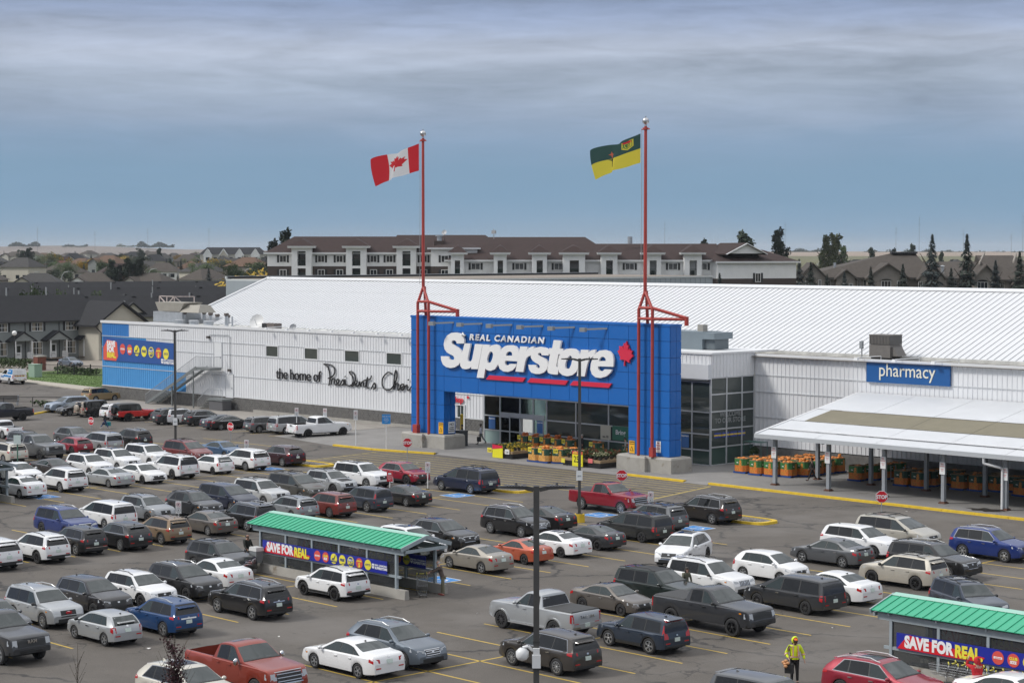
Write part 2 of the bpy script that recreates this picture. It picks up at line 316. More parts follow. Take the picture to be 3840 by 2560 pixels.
# scraps of litter on the lot
LIT=mat('litter_paper',(.75,.74,.72),.8)
for i,(x,y) in enumerate([(14,-38.5),(8.9,-21.2),(33,-49.5),(31,-60),(-8,-8),(-15,-5.5),(31.5,-12),(25.5,-3.2),(29.2,-65.8),(47.2,-40),(5,-28),(-20.3,-7.2)]):
    s=R.uniform(.06,.12); o=MB().add([(-s,-s*.6,.008),(s,-s*.4,.02),(s*.8,s*.6,.012),(-s*.7,s*.5,.045)],[(0,1,2,3)]).add([(-s,-s*.6,.006),(s,-s*.4,.006),(s*.8,s*.6,.006),(-s*.7,s*.5,.006)],[(3,2,1,0)]).obj('litter_scrap',LIT); o.location=(x,y,.0); o.rotation_euler=(0,0,R.uniform(0,6))
    tag(o,'small white paper scrap lying on the asphalt lot','litter','white litter scraps on the asphalt')
o=MB().hexa([(-.17,-.05,.01),(.17,-.04,.01),(.16,.06,.01),(-.15,.05,.01)],[(-.15,-.04,.05),(.14,-.03,.08),(.13,.05,.07),(-.13,.04,.05)]).obj('crushed_carton',mat('red_carton',(.55,.03,.04),.6,var=.3,scale=6)); o.location=(37.9,-58.2,0); tag(o,'crushed red and white drink carton on a yellow line','litter')
# ================================================================ THE STORE
CLAD=mat('white_cladding',(.69,.70,.715),.5,var=.05,scale=.7,det=6,stretch=(1,1,.25))
CLADT=mat('cladding_trim',(.50,.515,.53),.5,var=.06,scale=1)
TRIMW=mat('white_trim',(.68,.69,.70),.45)
BLUEL=mat('light_blue_cladding',(.075,.30,.62),.5,var=.05,scale=.6)
BLUED=mat('deep_blue_cladding',(.035,.19,.50),.5,var=.05,scale=.6)
BLOCK=mat('grey_block',(.135,.131,.125),.92,var=.25,scale=2.5,det=7,bump=.5,bscale=18)
MORT=mat('mortar',(.09,.088,.085),.95)
GALV=mat('galvanised_steel',(.42,.44,.46),.4,.6,var=.12,scale=2)
GREYST=mat('grey_paint_steel',(.28,.30,.315),.5,var=.08,scale=1.5)
DARK=mat('dark_opening',(.012,.012,.014),.5)
ALU=mat('aluminium_frame',(.52,.54,.56),.38,.35)
DGL=glass('dark_glass',(.045,.058,.055))
def clear():
    m=bpy.data.materials.new('clear_glass'); m.use_nodes=True; t=m.node_tree; t.nodes.clear()
    tr=t.nodes.new('ShaderNodeBsdfTransparent'); tr.inputs[0].default_value=(.66,.78,.76,1); g=t.nodes.new('ShaderNodeBsdfGlossy'); g.inputs['Roughness'].default_value=.02
    lw=t.nodes.new('ShaderNodeLayerWeight'); lw.inputs[0].default_value=.28; mx=t.nodes.new('ShaderNodeMixShader'); o=t.nodes.new('ShaderNodeOutputMaterial')
    t.links.new(lw.outputs['Fresnel'],mx.inputs[0]); t.links.new(tr.outputs[0],mx.inputs[1]); t.links.new(g.outputs[0],mx.inputs[2]); t.links.new(mx.outputs[0],o.inputs[0]); return m
CLEAR=clear()
store=thing('superstore_building','long white metal-clad supermarket with grey block base and white ribbed roof','store',(-30,12.7,0))
def S_(mb,name,m,smooth=None,parent=store):
    mb.v=[(x-parent.location.x,y-parent.location.y,z-parent.location.z) for x,y,z in mb.v]; return mb.obj(name,m,parent,smooth)
WY=12.7
_cp={}
def clad(x0,x1,z0,z1,y,m,parent=store,axis='X',name='cladding_panel'):
    # one ribbed sheet; axis 'X' faces -Y, axis 'Y' faces +X (x0..x1 then runs along Y at X = y)
    w=round(x1-x0,3);h=round(z1-z0,3); key=(w,h,m.name)
    if key not in _cp:
        mb=MB(); n=max(1,round(w/.42)); p=w/n; pr=[(0,0)]
        for i in range(n):
            a=i*p; pr+= [(a+p*.10,0),(a+p*.16,-.045),(a+p*.84,-.045),(a+p*.90,0)] if False else [(a+p*.40,0),(a+p*.46,-.045),(a+p*.56,-.045),(a+p*.62,0)]
        pr.append((w,0)); k=len(pr)
        mb.add([(a,b,0) for a,b in pr]+[(a,b,h) for a,b in pr],[(i,i+1,k+i+1,k+i) for i in range(k-1)]); mb.box(0,w,.004,.05,0,h); _cp[key]=mb.mesh('cladding_panel',m)
    o=link(name,_cp[key],parent)
    if axis=='X': o.location=(x0-parent.location.x,y-parent.location.y,z0-parent.location.z)
    else: o.location=(y-parent.location.x,x0-parent.location.y,z0-parent.location.z); o.rotation_euler=(0,0,math.pi/2)
    return o
S_(MB().box(-100.4,-29,WY+.06,20,0,8.9),'wall_core',CLADT)
S_(MB().box(-100.45,-29,WY-.06,WY+.05,0,1.5),'block_backing',MORT)
mb=MB()                                            # split-faced blocks, eight courses
for r in range(8):
    z0=.02+r*.195; x=-100.45-(.2 if r%2 else 0)
    while x<-29:
        a,b=max(x+.01,-100.45),min(x+.39,-29); x+=.4
        if -75.3<a<-73.7 or -37.6<a<-36.2: continue
        d=R.uniform(.012,.035); y=WY-.06; e=.012
        mb.add([(a,y,z0),(b,y,z0),(b,y,z0+.183),(a,y,z0+.183),(a+e,y-d,z0+e),(b-e,y-d,z0+e),(b-e,y-d,z0+.183-e),(a+e,y-d,z0+.183-e)],[(4,5,6,7),(0,1,5,4),(1,2,6,5),(2,3,7,6),(3,0,4,7)])
stuff(S_(mb,'block',BLOCK))
S_(MB().box(-70,-29,WY-.22,WY-.1,.14,.42),'concrete_footing',CONC)
BZ=[1.62,3.86,6.17,7.47,9.0]                       # cladding bands
WIN=[(-67.9,-65.7),(-61.2,-58.9),(-54.5,-52.1),(-47.9,-45.5)]
def blue(x,z): # the blue field of the painted end
    if z<4.0: return x<-83.0
    if z<5.9: return x<-85.0
    if z<7.4: return x<-91
    return x<-94.6
for k,(z0,z1) in enumerate(zip(BZ,BZ[1:])):
    x=-100.4; cuts=[-100.4,-97.5,-94.6,-91.0,-88.0,-85.0,-83.0]+[-83+i*(38.0/8) for i in range(1,9)]
    xs=[c for c in cuts]+[-41,-36.2,-31.8,-29]
    if k==2:                                         # windows sit in the third band
        xs=sorted(set([c for c in xs if not any(a-.6<c<b+.6 for a,b in WIN)]+[q for w in WIN for q in w]))
    for a,b in zip(xs,xs[1:]):
        if k==2 and any(abs(a-w0)<.01 for w0,_ in WIN): continue
        mm=CLAD
        if blue((a+b)/2,(z0+z1)/2): mm=BLUED if k==3 else BLUEL
        clad(a,b,z0+.03,z1-.03,WY,mm)
    S_(MB().box(-100.42,-29,WY-.06,WY+.02,z1-.035,z1+.035),'cladding_trim',CLADT if k<3 else TRIMW)
S_(MB().box(-100.42,-29,WY-.09,WY+.02,1.55,1.63),'base_flashing',TRIMW)
S_(MB().box(-100.6,-29,WY-.12,WY+.22,9.0,9.28),'parapet_cap',TRIMW)
clad(WY,20,1.62,9.0,-100.4,BLUEL,axis='Y') if False else None
for i,(a,b) in enumerate(WIN):
    f=S_(MB().box(a,b,WY-.07,WY-.01,6.2,6.3).box(a,b,WY-.07,WY-.01,7.36,7.45).box(a,a+.09,WY-.07,WY-.01,6.3,7.36).box(b-.09,b,WY-.07,WY-.01,6.3,7.36),'window',TRIMW)
    o=MB().box(a+.09,b-.09,WY+.0,WY+.03,6.3,7.36); o.v=[(x+30,y-WY,z) for x,y,z in o.v]; o.obj('pane',DGL,f)
# upper and lower service doors
for (x0,x1,z0,z1) in((-77.35,-75.95,4.72,7.45),(-75.15,-73.85,1.45,4.0)):
    d=S_(MB().box(x0,x1,WY-.10,WY-.02,z0,z1),'door',TRIMW); h=MB().box(x1-.22,x1-.14,WY-.16,WY-.10,z0+1.0,z0+1.15); h.v=[(x+30,y-WY,z) for x,y,z in h.v]; h.obj('handle',GREYST,d)
    S_(MB().box(x0-.06,x0,WY-.12,WY-.02,z0,z1+.06).box(x1,x1+.06,WY-.12,WY-.02,z0,z1+.06).box(x0,x1,WY-.12,WY-.02,z1,z1+.06),'door_frame',CLADT)
S_(MB().path([(-78.2,WY-.12,8.0),(-78.1,WY-.12,8.25),(-74.6,WY-.12,8.3),(-74.3,WY-.12,8.1),(-74.3,WY-.12,4.6)],.035),'conduit',GREYST)
S_(MB().box(-78.5,-78.1,WY-.35,WY-.08,7.85,8.1).box(-74.6,-74.2,WY-.3,WY-.08,4.35,4.6),'wall_light',mat('bronze_fitting',(.06,.05,.045),.5))
# roof: ribbed sheets from the eave to the ridge, both slopes
RY0,RZ0,RY1,RZ1=17.5,9.15,31.0,14.2; ROOF=mat('white_roof_sheet',(.60,.61,.625),.42,var=.045,scale=.35,det=6,wear=((.50,.515,.53),.62,.5))
RSEAM=mat('roof_seam',(.43,.445,.46),.5,var=.2,scale=.4,det=6,wear=((.10,.12,.11),.585,.9))
L_=math.hypot(RY1-RY0,RZ1-RZ0); ang=math.atan2(RZ1-RZ0,RY1-RY0); p=.64
rm=MB().box(0,p-.004,0,L_,-.03,0,0); rm.box(-.02,.02,0,L_,-.02,.045,1); rme=rm.mesh('roof_panel',[ROOF,RSEAM])
n=int((75+91.8)/p)
for i in range(n): link('roof_panel',rme,store,(-91.8+i*p+30,RY0-WY,RZ0),(ang,0,0))
mb=MB().add([(-91.8,RY1+.01,RZ1-.03),(75,RY1+.01,RZ1-.03),(75,RY1+15,RZ0-.5),(-91.8,RY1+15,RZ0-.5)],[(0,1,2,3)]); S_(mb,'roof_back_slope',ROOF)
S_(MB().hexa([(-92,RY1-.45,RZ1-.1),(75.2,RY1-.45,RZ1-.1),(75.2,RY1+.5,RZ1-.1),(-92,RY1+.5,RZ1-.1)],[(-92,RY1-.4,RZ1+.06),(75.2,RY1-.4,RZ1+.06),(75.2,RY1+.4,RZ1+.16),(-92,RY1+.4,RZ1+.16)]),'ridge_cap',TRIMW)
S_(MB().bar((-91.95,RY0-.2,RZ0),( -91.95,RY1,RZ1+.04),.3,.28),'verge_trim',TRIMW)
S_(MB().add([(-91.8,RY0,0),(-91.8,RY1,0),(-91.8,RY1+15,0),(-91.8,RY1+15,RZ0-.5),(-91.8,RY1,RZ1-.05),(-91.8,RY0,RZ0-.05)],[(0,5,4,3,2,1)]),'gable_wall',CLADT)
S_(MB().box(-91.8,75,RY0-.28,RY0+.02,RZ0-.42,RZ0-.03),'gutter',mat('stained_gutter',(.55,.55,.52),.6,var=.35,scale=.9,det=7))
S_(MB().box(-100.4,75,WY+.25,RY0,8.82,8.86),'flat_roof',mat('roof_gravel',(.13,.115,.10),.95,var=.3,scale=.8,det=6))
# ---- right wall and glazed vestibule
RW=13.4
XE=70
S_(MB().box(-1.3,XE,RW-.05,RW+.05,0,1.35),'block_base',BLOCK)
RB=[1.4,3.82,5.91,7.3,8.85]
for k,(z0,z1) in enumerate(zip(RB,RB[1:])):
    for j in range(12): clad(-1.3+j*5.94,-1.3+(j+1)*5.94,z0+.03,z1-.03,RW,CLAD)
    S_(MB().box(-1.3,XE,RW-.06,RW+.02,z1-.035,z1+.035),'cladding_trim',CLADT)
S_(MB().box(-1.3,XE,RW-.12,RW+.2,8.85,9.05),'parapet_cap',TRIMW)
VX0,VX1,VY=-28.6,-1.35,7.85
S_(MB().box(VX0,VX1,VY+.12,RW+3,7.45,8.85),'vestibule_head',CLADT)
for j in range(5): clad(VX0+j*5.45,VX0+(j+1)*5.45,7.45,9.15,VY+.1,CLAD)
clad(VY+.1,RW,7.3,9.15,VX1+.02,CLAD,axis='Y')
S_(MB().box(VX0,VX1+.1,VY-.02,RW+3,9.15,9.3),'parapet_cap',TRIMW)
S_(MB().box(VX0,VX1+.12,VY-.45,VY-.02,7.15,8.35),'fascia',mat('fascia_panel',(.62,.64,.67),.5,var=.04,scale=1))
S_(MB().box(VX0,VX1-.1,VY-.4,VY+.1,7.05,7.15),'soffit',GREYST)
S_(MB().box(VX0,VX1,VY+.3,RW+5,0,.15),'vestibule_floor',PAVE)
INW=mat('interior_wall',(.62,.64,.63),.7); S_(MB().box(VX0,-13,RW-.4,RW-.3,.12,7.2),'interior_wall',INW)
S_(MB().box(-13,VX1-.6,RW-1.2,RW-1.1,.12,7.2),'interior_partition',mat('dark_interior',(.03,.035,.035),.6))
S_(MB().box(VX0,VX1-.3,VY+.3,RW-.3,7.0,7.05),'interior_ceiling',INW)
EM=bpy.data.materials.new('added_fill_glow'); EM.use_nodes=True; _b=EM.node_tree.nodes['Principled BSDF']; _b.inputs['Emission Color'].default_value=(1,.97,.92,1); _b.inputs['Emission Strength'].default_value=5
for x in(-26.5,-23,-19.5,-16): S_(MB().box(x-.3,x+.3,8.6,12.6,6.9,6.96),'added_fill_panel',EM)  # added glowing panels to brighten the interior behind the clear panes
def glaze(xs,zs,y,axis='X',skip=(),gm=CLEAR,fr=.13):
    mb=MB()
    def bx(a,b,c,d): 
        if axis=='X': mb.box(a,b,y-.07,y+.07,c,d)
        else: mb.box(y-.07,y+.07,a,b,c,d)
    for x in xs: bx(x-fr/2,x+fr/2,zs[0],zs[-1])
    for z in zs:
        for a,b in zip(xs,xs[1:]): bx(a+fr/2,b-fr/2,z-.055,z+.055)
    S_(mb,'glazing_frame',ALU)
    for i,(a,b) in enumerate(zip(xs,xs[1:])):
        for j,(c,d) in enumerate(zip(zs,zs[1:])):
            if (i,j) in skip: continue
            g=gm(i,j) if callable(gm) else gm; m_=MB()
            if axis=='X': m_.box(a+fr/2,b-fr/2,y-.012,y+.012,c+.055,d-.055)
            else: m_.box(y-.012,y+.012,a+fr/2,b-fr/2,c+.055,d-.055)
            S_(m_,'window_pane',g)
FROST=mat('frosted_glass',(.34,.46,.44),.25,spec=.6); GRNGL=mat('green_tinted_glass',(.05,.085,.075),.12,spec=.7)
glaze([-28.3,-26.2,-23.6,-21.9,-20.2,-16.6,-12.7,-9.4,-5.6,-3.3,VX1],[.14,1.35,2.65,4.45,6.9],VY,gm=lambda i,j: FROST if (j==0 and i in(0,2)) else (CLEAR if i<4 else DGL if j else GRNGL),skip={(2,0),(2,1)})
glaze([VY,VY+1.95,VY+3.9,RW-.1],[.14,1.6,3.05,4.5,5.9,7.25],VX1,axis='Y',gm=lambda i,j: GRNGL if j==0 else DGL)
# sliding door leaves, header, posters behind the glass
S_(MB().box(-26.1,-20.4,VY-.16,VY-.08,2.7,3.05),'door_header',ALU)
for a,b in((-26.1,-24.8),(-21.8,-20.5),(-5.5,-4.4)):
    d=S_(MB().box(a,a+.09,VY-.15,VY-.09,.16,2.68).box(b-.09,b,VY-.15,VY-.09,.16,2.68).box(a+.09,b-.09,VY-.15,VY-.09,.16,.3).box(a+.09,b-.09,VY-.15,VY-.09,1.3,1.4).box(a+.09,b-.09,VY-.15,VY-.09,2.58,2.68),'door_leaf',ALU)
def poster(x0,x1,z0,z1,y,col,words=(),parent=store,name='poster'):
    o=S_(MB().box(x0,x1,y-.012,y+.004,z0,z1),name,mat('print_'+'_'.join(str(int(c*99)) for c in col),col,.5),parent=parent)
    for w,sz,zz,c in words:
        t=text(w,'lettering',mat('ink_'+'_'.join(str(int(q*99)) for q in c),c,.5),o,((x0+x1)/2-parent.location.x,y-.016-parent.location.y,zz-parent.location.z),FACE_S,sz,ext=.002,bold=.01)
    return o
WH=(.8,.8,.8); BK=(.02,.02,.02); RD=(.6,.02,.03); YL=(.85,.62,.02); NV=(.02,.05,.35)
for x in(-27.2,-20.95,-4.0): poster(x-.42,x+.42,1.45,2.55,VY-.09,(.05,.16,.42),[('Superstore',.17,2.35,WH)])
poster(-12.2,-10.3,1.5,2.7,VY-.09,(.03,.16,.10),[('Bring',.55,2.0,WH)]); poster(-10.25,-9.5,1.4,2.75,VY-.10,(.5,.03,.04),[('SAVE',.2,2.4,WH)])
poster(-13.6,-12.4,1.45,2.7,VY-.09,(.55,.52,.42),[('no.10',.3,1.62,BK)]); 
poster(-8.1,-7.4,1.9,2.3,VY-.09,RD,[('SALE',.2,2.05,YL)])
for j,(y0) in enumerate((8.3,9.3,10.3,11.3)):          # price strips on the side glazing
    o=S_(MB().box(VX1+.03,VX1+.045,y0,y0+.85,2.35,2.75),'price_strip',mat('strip_blue',(.02,.05,.33),.5)); text('SUPER PRICE','lettering',mat('ink_y',YL,.5),o,(VX1+.05+30,y0+.42-WY,2.48),(math.pi/2,0,math.pi/2),.17,ext=.002,bold=.01)
for w,z in(('WELCOME',4.05),('TO OUR STORE',3.55)): text(w,'lettering',mat('ink_grey',(.20,.215,.215),.5),store,(VX1+.03+30,10.3-WY,z),(math.pi/2,0,math.pi/2),.55,ext=.004,bold=.02)
S_(MB().box(-37.4,-36.35,WY-.02,WY+.02,.14,2.75),'shop_door',DGL); S_(MB().box(-36.35,-36.2,WY-.12,WY+.02,.14,2.85).box(-37.6,-36.35,WY-.12,WY+.02,2.75,2.85),'door_frame',TRIMW)
text('shop','lettering',mat('shop_red',(.62,.03,.05),.5),store,(-37.15+30,-.14,3.05),FACE_S,.78,ext=.04,bold=.02,shear=.15)
def leaf_pts(s):
    half=[(0,1),(.13,.72),(.30,.80),(.24,.42),(.46,.60),(.52,.47),(.80,.52),(.70,.30),(.92,.18),(.52,-.16),(.58,-.32),(.06,-.24),(.045,-.30),(.05,-.62)]
    return [(x*s,z*s) for x,z in half]+[(-x*s,z*s) for x,z in reversed(half[1:])]
o=S_(MB().prism([(-35.72+x,WY-.1,3.55+z) for x,z in leaf_pts(.2)],(0,-.05,0)),'maple_leaf_mark',mat('shop_red')); 
# ---- black script lettering on the left wall
BLK=mat('black_letter',(.014,.013,.015),.4)
text('the home of','lettering',BLK,store,(-65.95+30,-.16,3.98),FACE_S,1.62,ext=.05,bold=-.004,align='LEFT',xs=1.02,space=.93)
def script(strokes,x,z,s,r=.11):
    mb=MB()
    for st in strokes:
        pts=[(x+a*s,WY-.16,z+b*s) for a,b in st]
        for a,b in zip(pts,pts[1:]): mb.tube(a,b,r,n=6)
        for p_ in pts: mb.ball(p_,r,n=6,m=4)
    return S_(mb,'script_lettering',BLK,60)
def crv(pts,n=5):                                       # smooth stroke through points
    o=[];P=[pts[0]]+pts+[pts[-1]]
    for i in range(1,len(P)-2):
        for k in range(n):
            t=k/n; a,b,c_,d=P[i-1],P[i],P[i+1],P[i+2]
            o.append(tuple(.5*(2*b[j]+(c_[j]-a[j])*t+(2*a[j]-5*b[j]+4*c_[j]-d[j])*t*t+(3*b[j]-a[j]-3*c_[j]+d[j])*t**3) for j in(0,1)))
    return o+[pts[-1]]
def px(pts,x0=1690,z0=850): # points traced in metres from the letter line
    return [((a-x0)/45.7,(z0+(a-x0)*.072-b)/69.) for a,b in pts]
script([crv(px(p_)) for p_ in [
 [(1728,855),(1735,800),(1728,745),(1712,715),(1690,706),(1700,704),(1745,712),(1770,735),(1768,775),(1740,800),(1722,806)],
 [(1745,845),(1752,815),(1768,808),(1772,818),(1768,845),(1785,850),(1800,832),(1802,815),(1790,814),(1786,835),(1796,852),(1812,850),(1832,815),(1838,840),(1826,852)],
 [(1826,852),(1842,845),(1848,815),(1850,850),(1862,850)],[(1848,795),(1850,793)],
 [(1862,850),(1880,858),(1905,840),(1905,800),(1888,775),(1880,762),(1900,760),(1918,780),(1925,815),(1905,858),(1890,858)],
 [(1905,850),(1930,845),(1936,825),(1924,822),(1920,842),(1932,862),(1950,852)],
 [(1950,852),(1956,830),(1962,860),(1972,832),(1982,832),(1986,862),(2000,862)],
 [(2000,862),(2012,800),(2006,862),(2022,872)],[(1985,822),(2030,812)],[(2040,790),(2036,808)],
 [(2040,878),(2062,838),(2070,870),(2056,880)],
 [(2188,775),(2160,765),(2125,800),(2118,845),(2135,880),(2170,885),(2195,862)],
 [(2195,862),(2222,800),(2215,752),(2205,790),(2200,880),(2215,845),(2230,845),(2228,885),(2240,880)],
 [(2240,880),(2250,852),(2268,848),(2272,872),(2258,888),(2250,870),(2280,858),(2292,852)],
 [(2292,852),(2294,885),(2310,882),(2322,862)],[(2300,818),(2302,816)],
 [(2322,862),(2345,850),(2352,880),(2375,885)]]],-57.75,3.74,1.0,.072)
# ---- floodlights on arms along the parapets
for i,(x,y) in enumerate([(-66.9,WY),(-63.3,WY),(-59.6,WY),(-55.8,WY),(-52.3,WY),(-48.5,WY),(-44.8,WY),(9.5,RW),(13.1,RW),(16.7,RW)]):
    z=9.28 if y==WY else 9.05
    t=thing('floodlight','white floodlight on an arm along the store parapet','floodlight',(x,y,z),0,'white floodlights leaning over the parapet')
    MB().path([(1.2,.9,-.1),(1.2,.9,.22),(0,-.6,.1)],.03).obj('arm',TRIMW,t); MB().hexa([(-.18,-.85,-.1),(.18,-.85,-.1),(.18,-.6,-.06),(-.18,-.6,-.06)],[(-.14,-.80,.12),(.14,-.80,.12),(.14,-.58,.1),(-.14,-.58,.1)]).obj('lamp_head',TRIMW,t)
# ---- big printed banner on the blue end
bx0,bx1,bz0,bz1=-100.0,-85.2,4.55,7.35
ban=thing('wall_banner','blue printed vinyl sheet with seven round badges on the painted end wall','banner',(-92.6,WY-.12,5.9))
BANB=mat('banner_blue',(.022,.085,.30),.45,var=.06,scale=1.2); mb=MB(); mb.add([(bx0+92.6,0,bz0-5.9),(bx1+92.6,0,bz0-5.9+.0),(bx1+92.6,0,bz1-5.9-.3),(bx0+92.6,0,bz1-5.9)],[(0,1,2,3)]); mb.add([(bx0+92.6,.03,bz0-5.9),(bx1+92.6,.03,bz0-5.9),(bx1+92.6,.03,bz1-6.2),(bx0+92.6,.03,bz1-5.9)],[(3,2,1,0)]); mb.obj('sheet',BANB,ban)
REDO=mat('print_red',(.66,.085,.065),.5); YELP=mat('print_yellow',(.80,.70,.06),.5); WHP=mat('print_white',(.82,.82,.82),.5); NVP=mat('print_navy',(.02,.045,.19),.5)
def flat(name,poly,m,parent,d=.012): return MB().prism([(a,0,b) for a,b in poly],(0,-d,0)).obj(name,m,parent)
def badge(parent,x,z,r,kind,y=-.02,sx=1.0):
    cp=[(x+r*sx*math.cos(2*math.pi*i/24),z+r*math.sin(2*math.pi*i/24)) for i in range(24)]
    col={'o':REDO,'c':REDO,'m':YELP,'f':YELP,'b':YELP,'a':REDO,'n':YELP}[kind]
    o=flat('badge',cp,col,parent); o.location=(0,y,0)
    def w(s,sz,dz,m,dx=0): text(s,'lettering',m,o,(x+dx,-.016,z+dz),FACE_S,sz*r,ext=.002,bold=.03*r)
    if kind=='o': flat('stripe',[(x-r*.72*sx,z-r*.16),(x+r*.72*sx,z-r*.16),(x+r*.72*sx,z+r*.16),(x-r*.72*sx,z+r*.16)],WHP,o,.015); text('optimum','lettering',REDO,o,(x,-.018,z-r*.09),FACE_S,.30*r,ext=.002)
    if kind=='c': w('CLUB',.55,.06*r,YELP); w('SIZE',.58,-.5*r,WHP)
    if kind=='m': w('AD',.42,-.22*r,NVP,-.3*r); w('MATCH',.46,-.68*r,NVP); MB().bar((x-.18*r,-.02,z+.18*r),(x+.08*r,-.02,z-.12*r),.02,.12*r,up=(0,1,0)).bar((x+.05*r,-.02,z-.12*r),(x+.5*r,-.02,z+.75*r),.02,.13*r,up=(0,1,0)).obj('tick',NVP,o)
    if kind=='f': w('FREE',.66,-.2*r,NVP)
    if kind=='b':
        q=[(x+.82*r*sx*math.cos(2*math.pi*i/24),z+.82*r*math.sin(2*math.pi*i/24)) for i in range(24)]; flat('disc',q,NVP,o,.015); 
        text('MULTI','lettering',WHP,o,(x,-.02,z+.12*r),FACE_S,.48*r,ext=.002,bold=.02*r); text('BUY','lettering',YELP,o,(x,-.02,z-.45*r),FACE_S,.72*r,ext=.002,bold=.03*r)
    if kind=='a': w('ALWAYS',.36,.28*r,YELP); w('$',1.15,-.72*r,YELP)
    if kind=='n': flat('stripe',[(x-r*.72*sx,z-r*.17),(x+r*.72*sx,z-r*.17),(x+r*.72*sx,z+r*.17),(x-r*.72*sx,z+r*.17)],NVP,o,.015); text('no name','lettering',YELP,o,(x,-.018,z-r*.1),FACE_S,.34*r,ext=.002,bold=.01*r)
    return o
def brand(parent,x,z,s,y=-.02):
    text('REAL CANADIAN','lettering',WHP,parent,(x,y,z+.36*s),FACE_S,.36*s,ext=.002,bold=.012*s,align='LEFT'); text('SUPERSTORE','lettering',WHP,parent,(x,y,z-.12*s),FACE_S,.50*s,ext=.002,bold=.022*s,align='LEFT')
    q=[(x-.12*s,z+.62*s),(x-.12*s,z+.05*s),(x-.38*s,z-.16*s),(x-.64*s,z+.05*s),(x-.64*s,z+.62*s)]; o=flat('shield',q,WHP,parent); o.location=(0,y,0); flat('leaf_mark',[(x-.38*s+a*.16*s,z+.28*s+b*.16*s) for a,b in leaf_pts(1)],NVP,o,.016)
S1=mat('banner_red',(.68,.10,.06),.5)
flat('red_slab',[(-7.35,-1.28),(-4.6,-1.32),(-4.15,-.75),(-4.4,.9),(-6.5,1.12),(-7.35,.15)],S1,ban).location=(0,-.004,0)
for w,z,m in(('SAVE',.38,WHP),('FOR',-.28,WHP),('REAL.',-.95,YELP)): text(w,'lettering',m,ban,(-6.55,-.02,z),FACE_S,.86,ext=.002,bold=.055,align='LEFT',xs=.92)
for i,k in enumerate('ocmfban'): badge(ban,-3.15+1.5*i,.13-.04*i,.62,k,sx=.92)
brand(ban,5.35,-1.15,.72)
# ================================================================ ENTRANCE PORTAL
PB=mat('portal_blue_panel',(.004,.118,.43),.42,var=.05,scale=.5,det=6,stretch=(1,1,.3)); PBJ=mat('portal_joint',(.006,.03,.14),.6)
por=thing('entrance_portal','tall blue panelled entrance portal with big white store name on concrete piers','portal',(-15.7,1.6,0))
def PP(mb,name,m,smooth=None): mb.v=[(x+15.7,y-1.6,z) for x,y,z in mb.v]; return mb.obj(name,m,por,smooth)
X0,X1,O0,O1,PY0,PY1,PT,PO=-31.25,-.2,-26.8,-4.62,1.6,2.95,11.78,5.21
PP(MB().box(X0+.05,O0-.05,PY0+.05,PY1-.05,1.3,PT-.05).box(O1+.05,X1-.05,PY0+.05,PY1-.05,1.3,PT-.05).box(O0-.05,O1+.05,PY0+.05,PY1-.05,PO+.05,PT-.05),'core',PBJ)
cx=[X0,-29.0]+[O0+i*(O1-O0)/10 for i in range(11)]+[-2.4,X1]; rz=[1.34,2.66,3.95,PO,6.52,7.85,9.15,10.45,11.6]
g=.018
_pm={}
def panel(a,b,c,d,face):
    key=(round(b-a,3),round(d-c,3),face)
    if key not in _pm:
        w,h=b-a-2*g,d-c-2*g; _pm[key]=(MB().box(0,w,0,.05,0,h) if face=='F' else MB().box(-.05,0,0,w,0,h)).mesh('panel',PB)
    return key
for i,(a,b) in enumerate(zip(cx,cx[1:])):
    for c,d in zip(rz,rz[1:]):
        if O0-.01<a<O1-.01 and d<=PO+.01: continue
        k=panel(a,b,c,d,'F'); link('panel',_pm[k],por,(a+g+15.7,0,c+g))
for c,d in zip(rz,rz[1:]):                                   # ends and inner reveals
    for a,b in((PY0+.06,PY0+.75),(PY0+.75,PY1)):
        k=panel(a,b,c,d,'S'); link('panel',_pm[k],por,(X1+15.7,a+g-1.6,c+g)); 
        if d<=PO+.01: link('panel',_pm[k],por,(O0+15.7,a+g-1.6,c+g)); link('panel',_pm[k],por,(O1+15.7,b-g-1.6,c+g),(0,0,math.pi))
PP(MB().box(X0-.04,X1+.04,PY0-.04,PY1+.02,11.6,PT),'top_cap',PB); PP(MB().box(O0,O1,PY0+.02,PY1-.02,PO-.04,PO+.05),'soffit',PB)
def pier(x0,x1,px_):
    # stepped concrete base: wider body, chamfered top, a projecting block under the pipes
    mb=MB(); 
    for (a,b,y0,y1,h) in((x0,x1,1.0,3.45,1.33),(px_-.95,px_+.95,.62,1.0,1.33)):
        mb.hexa([(a,y0,0),(b,y0,0),(b,y1,0),(a,y1,0)],[(a,y0,h-.14),(b,y0,h-.14),(b,y1,h-.14),(a,y1,h-.14)]); mb.hexa([(a,y0,h-.14),(b,y0,h-.14),(b,y1,h-.14),(a,y1,h-.14)],[(a+.1,y0+.12,h),(b-.1,y0+.12,h),(b-.1,y1-.1,h),(a+.1,y1-.1,h)])
    PP(mb,'concrete_pier',CONC)
pier(-31.95,-26.1,-29.6); pier(-5.35,.5,-2.9)
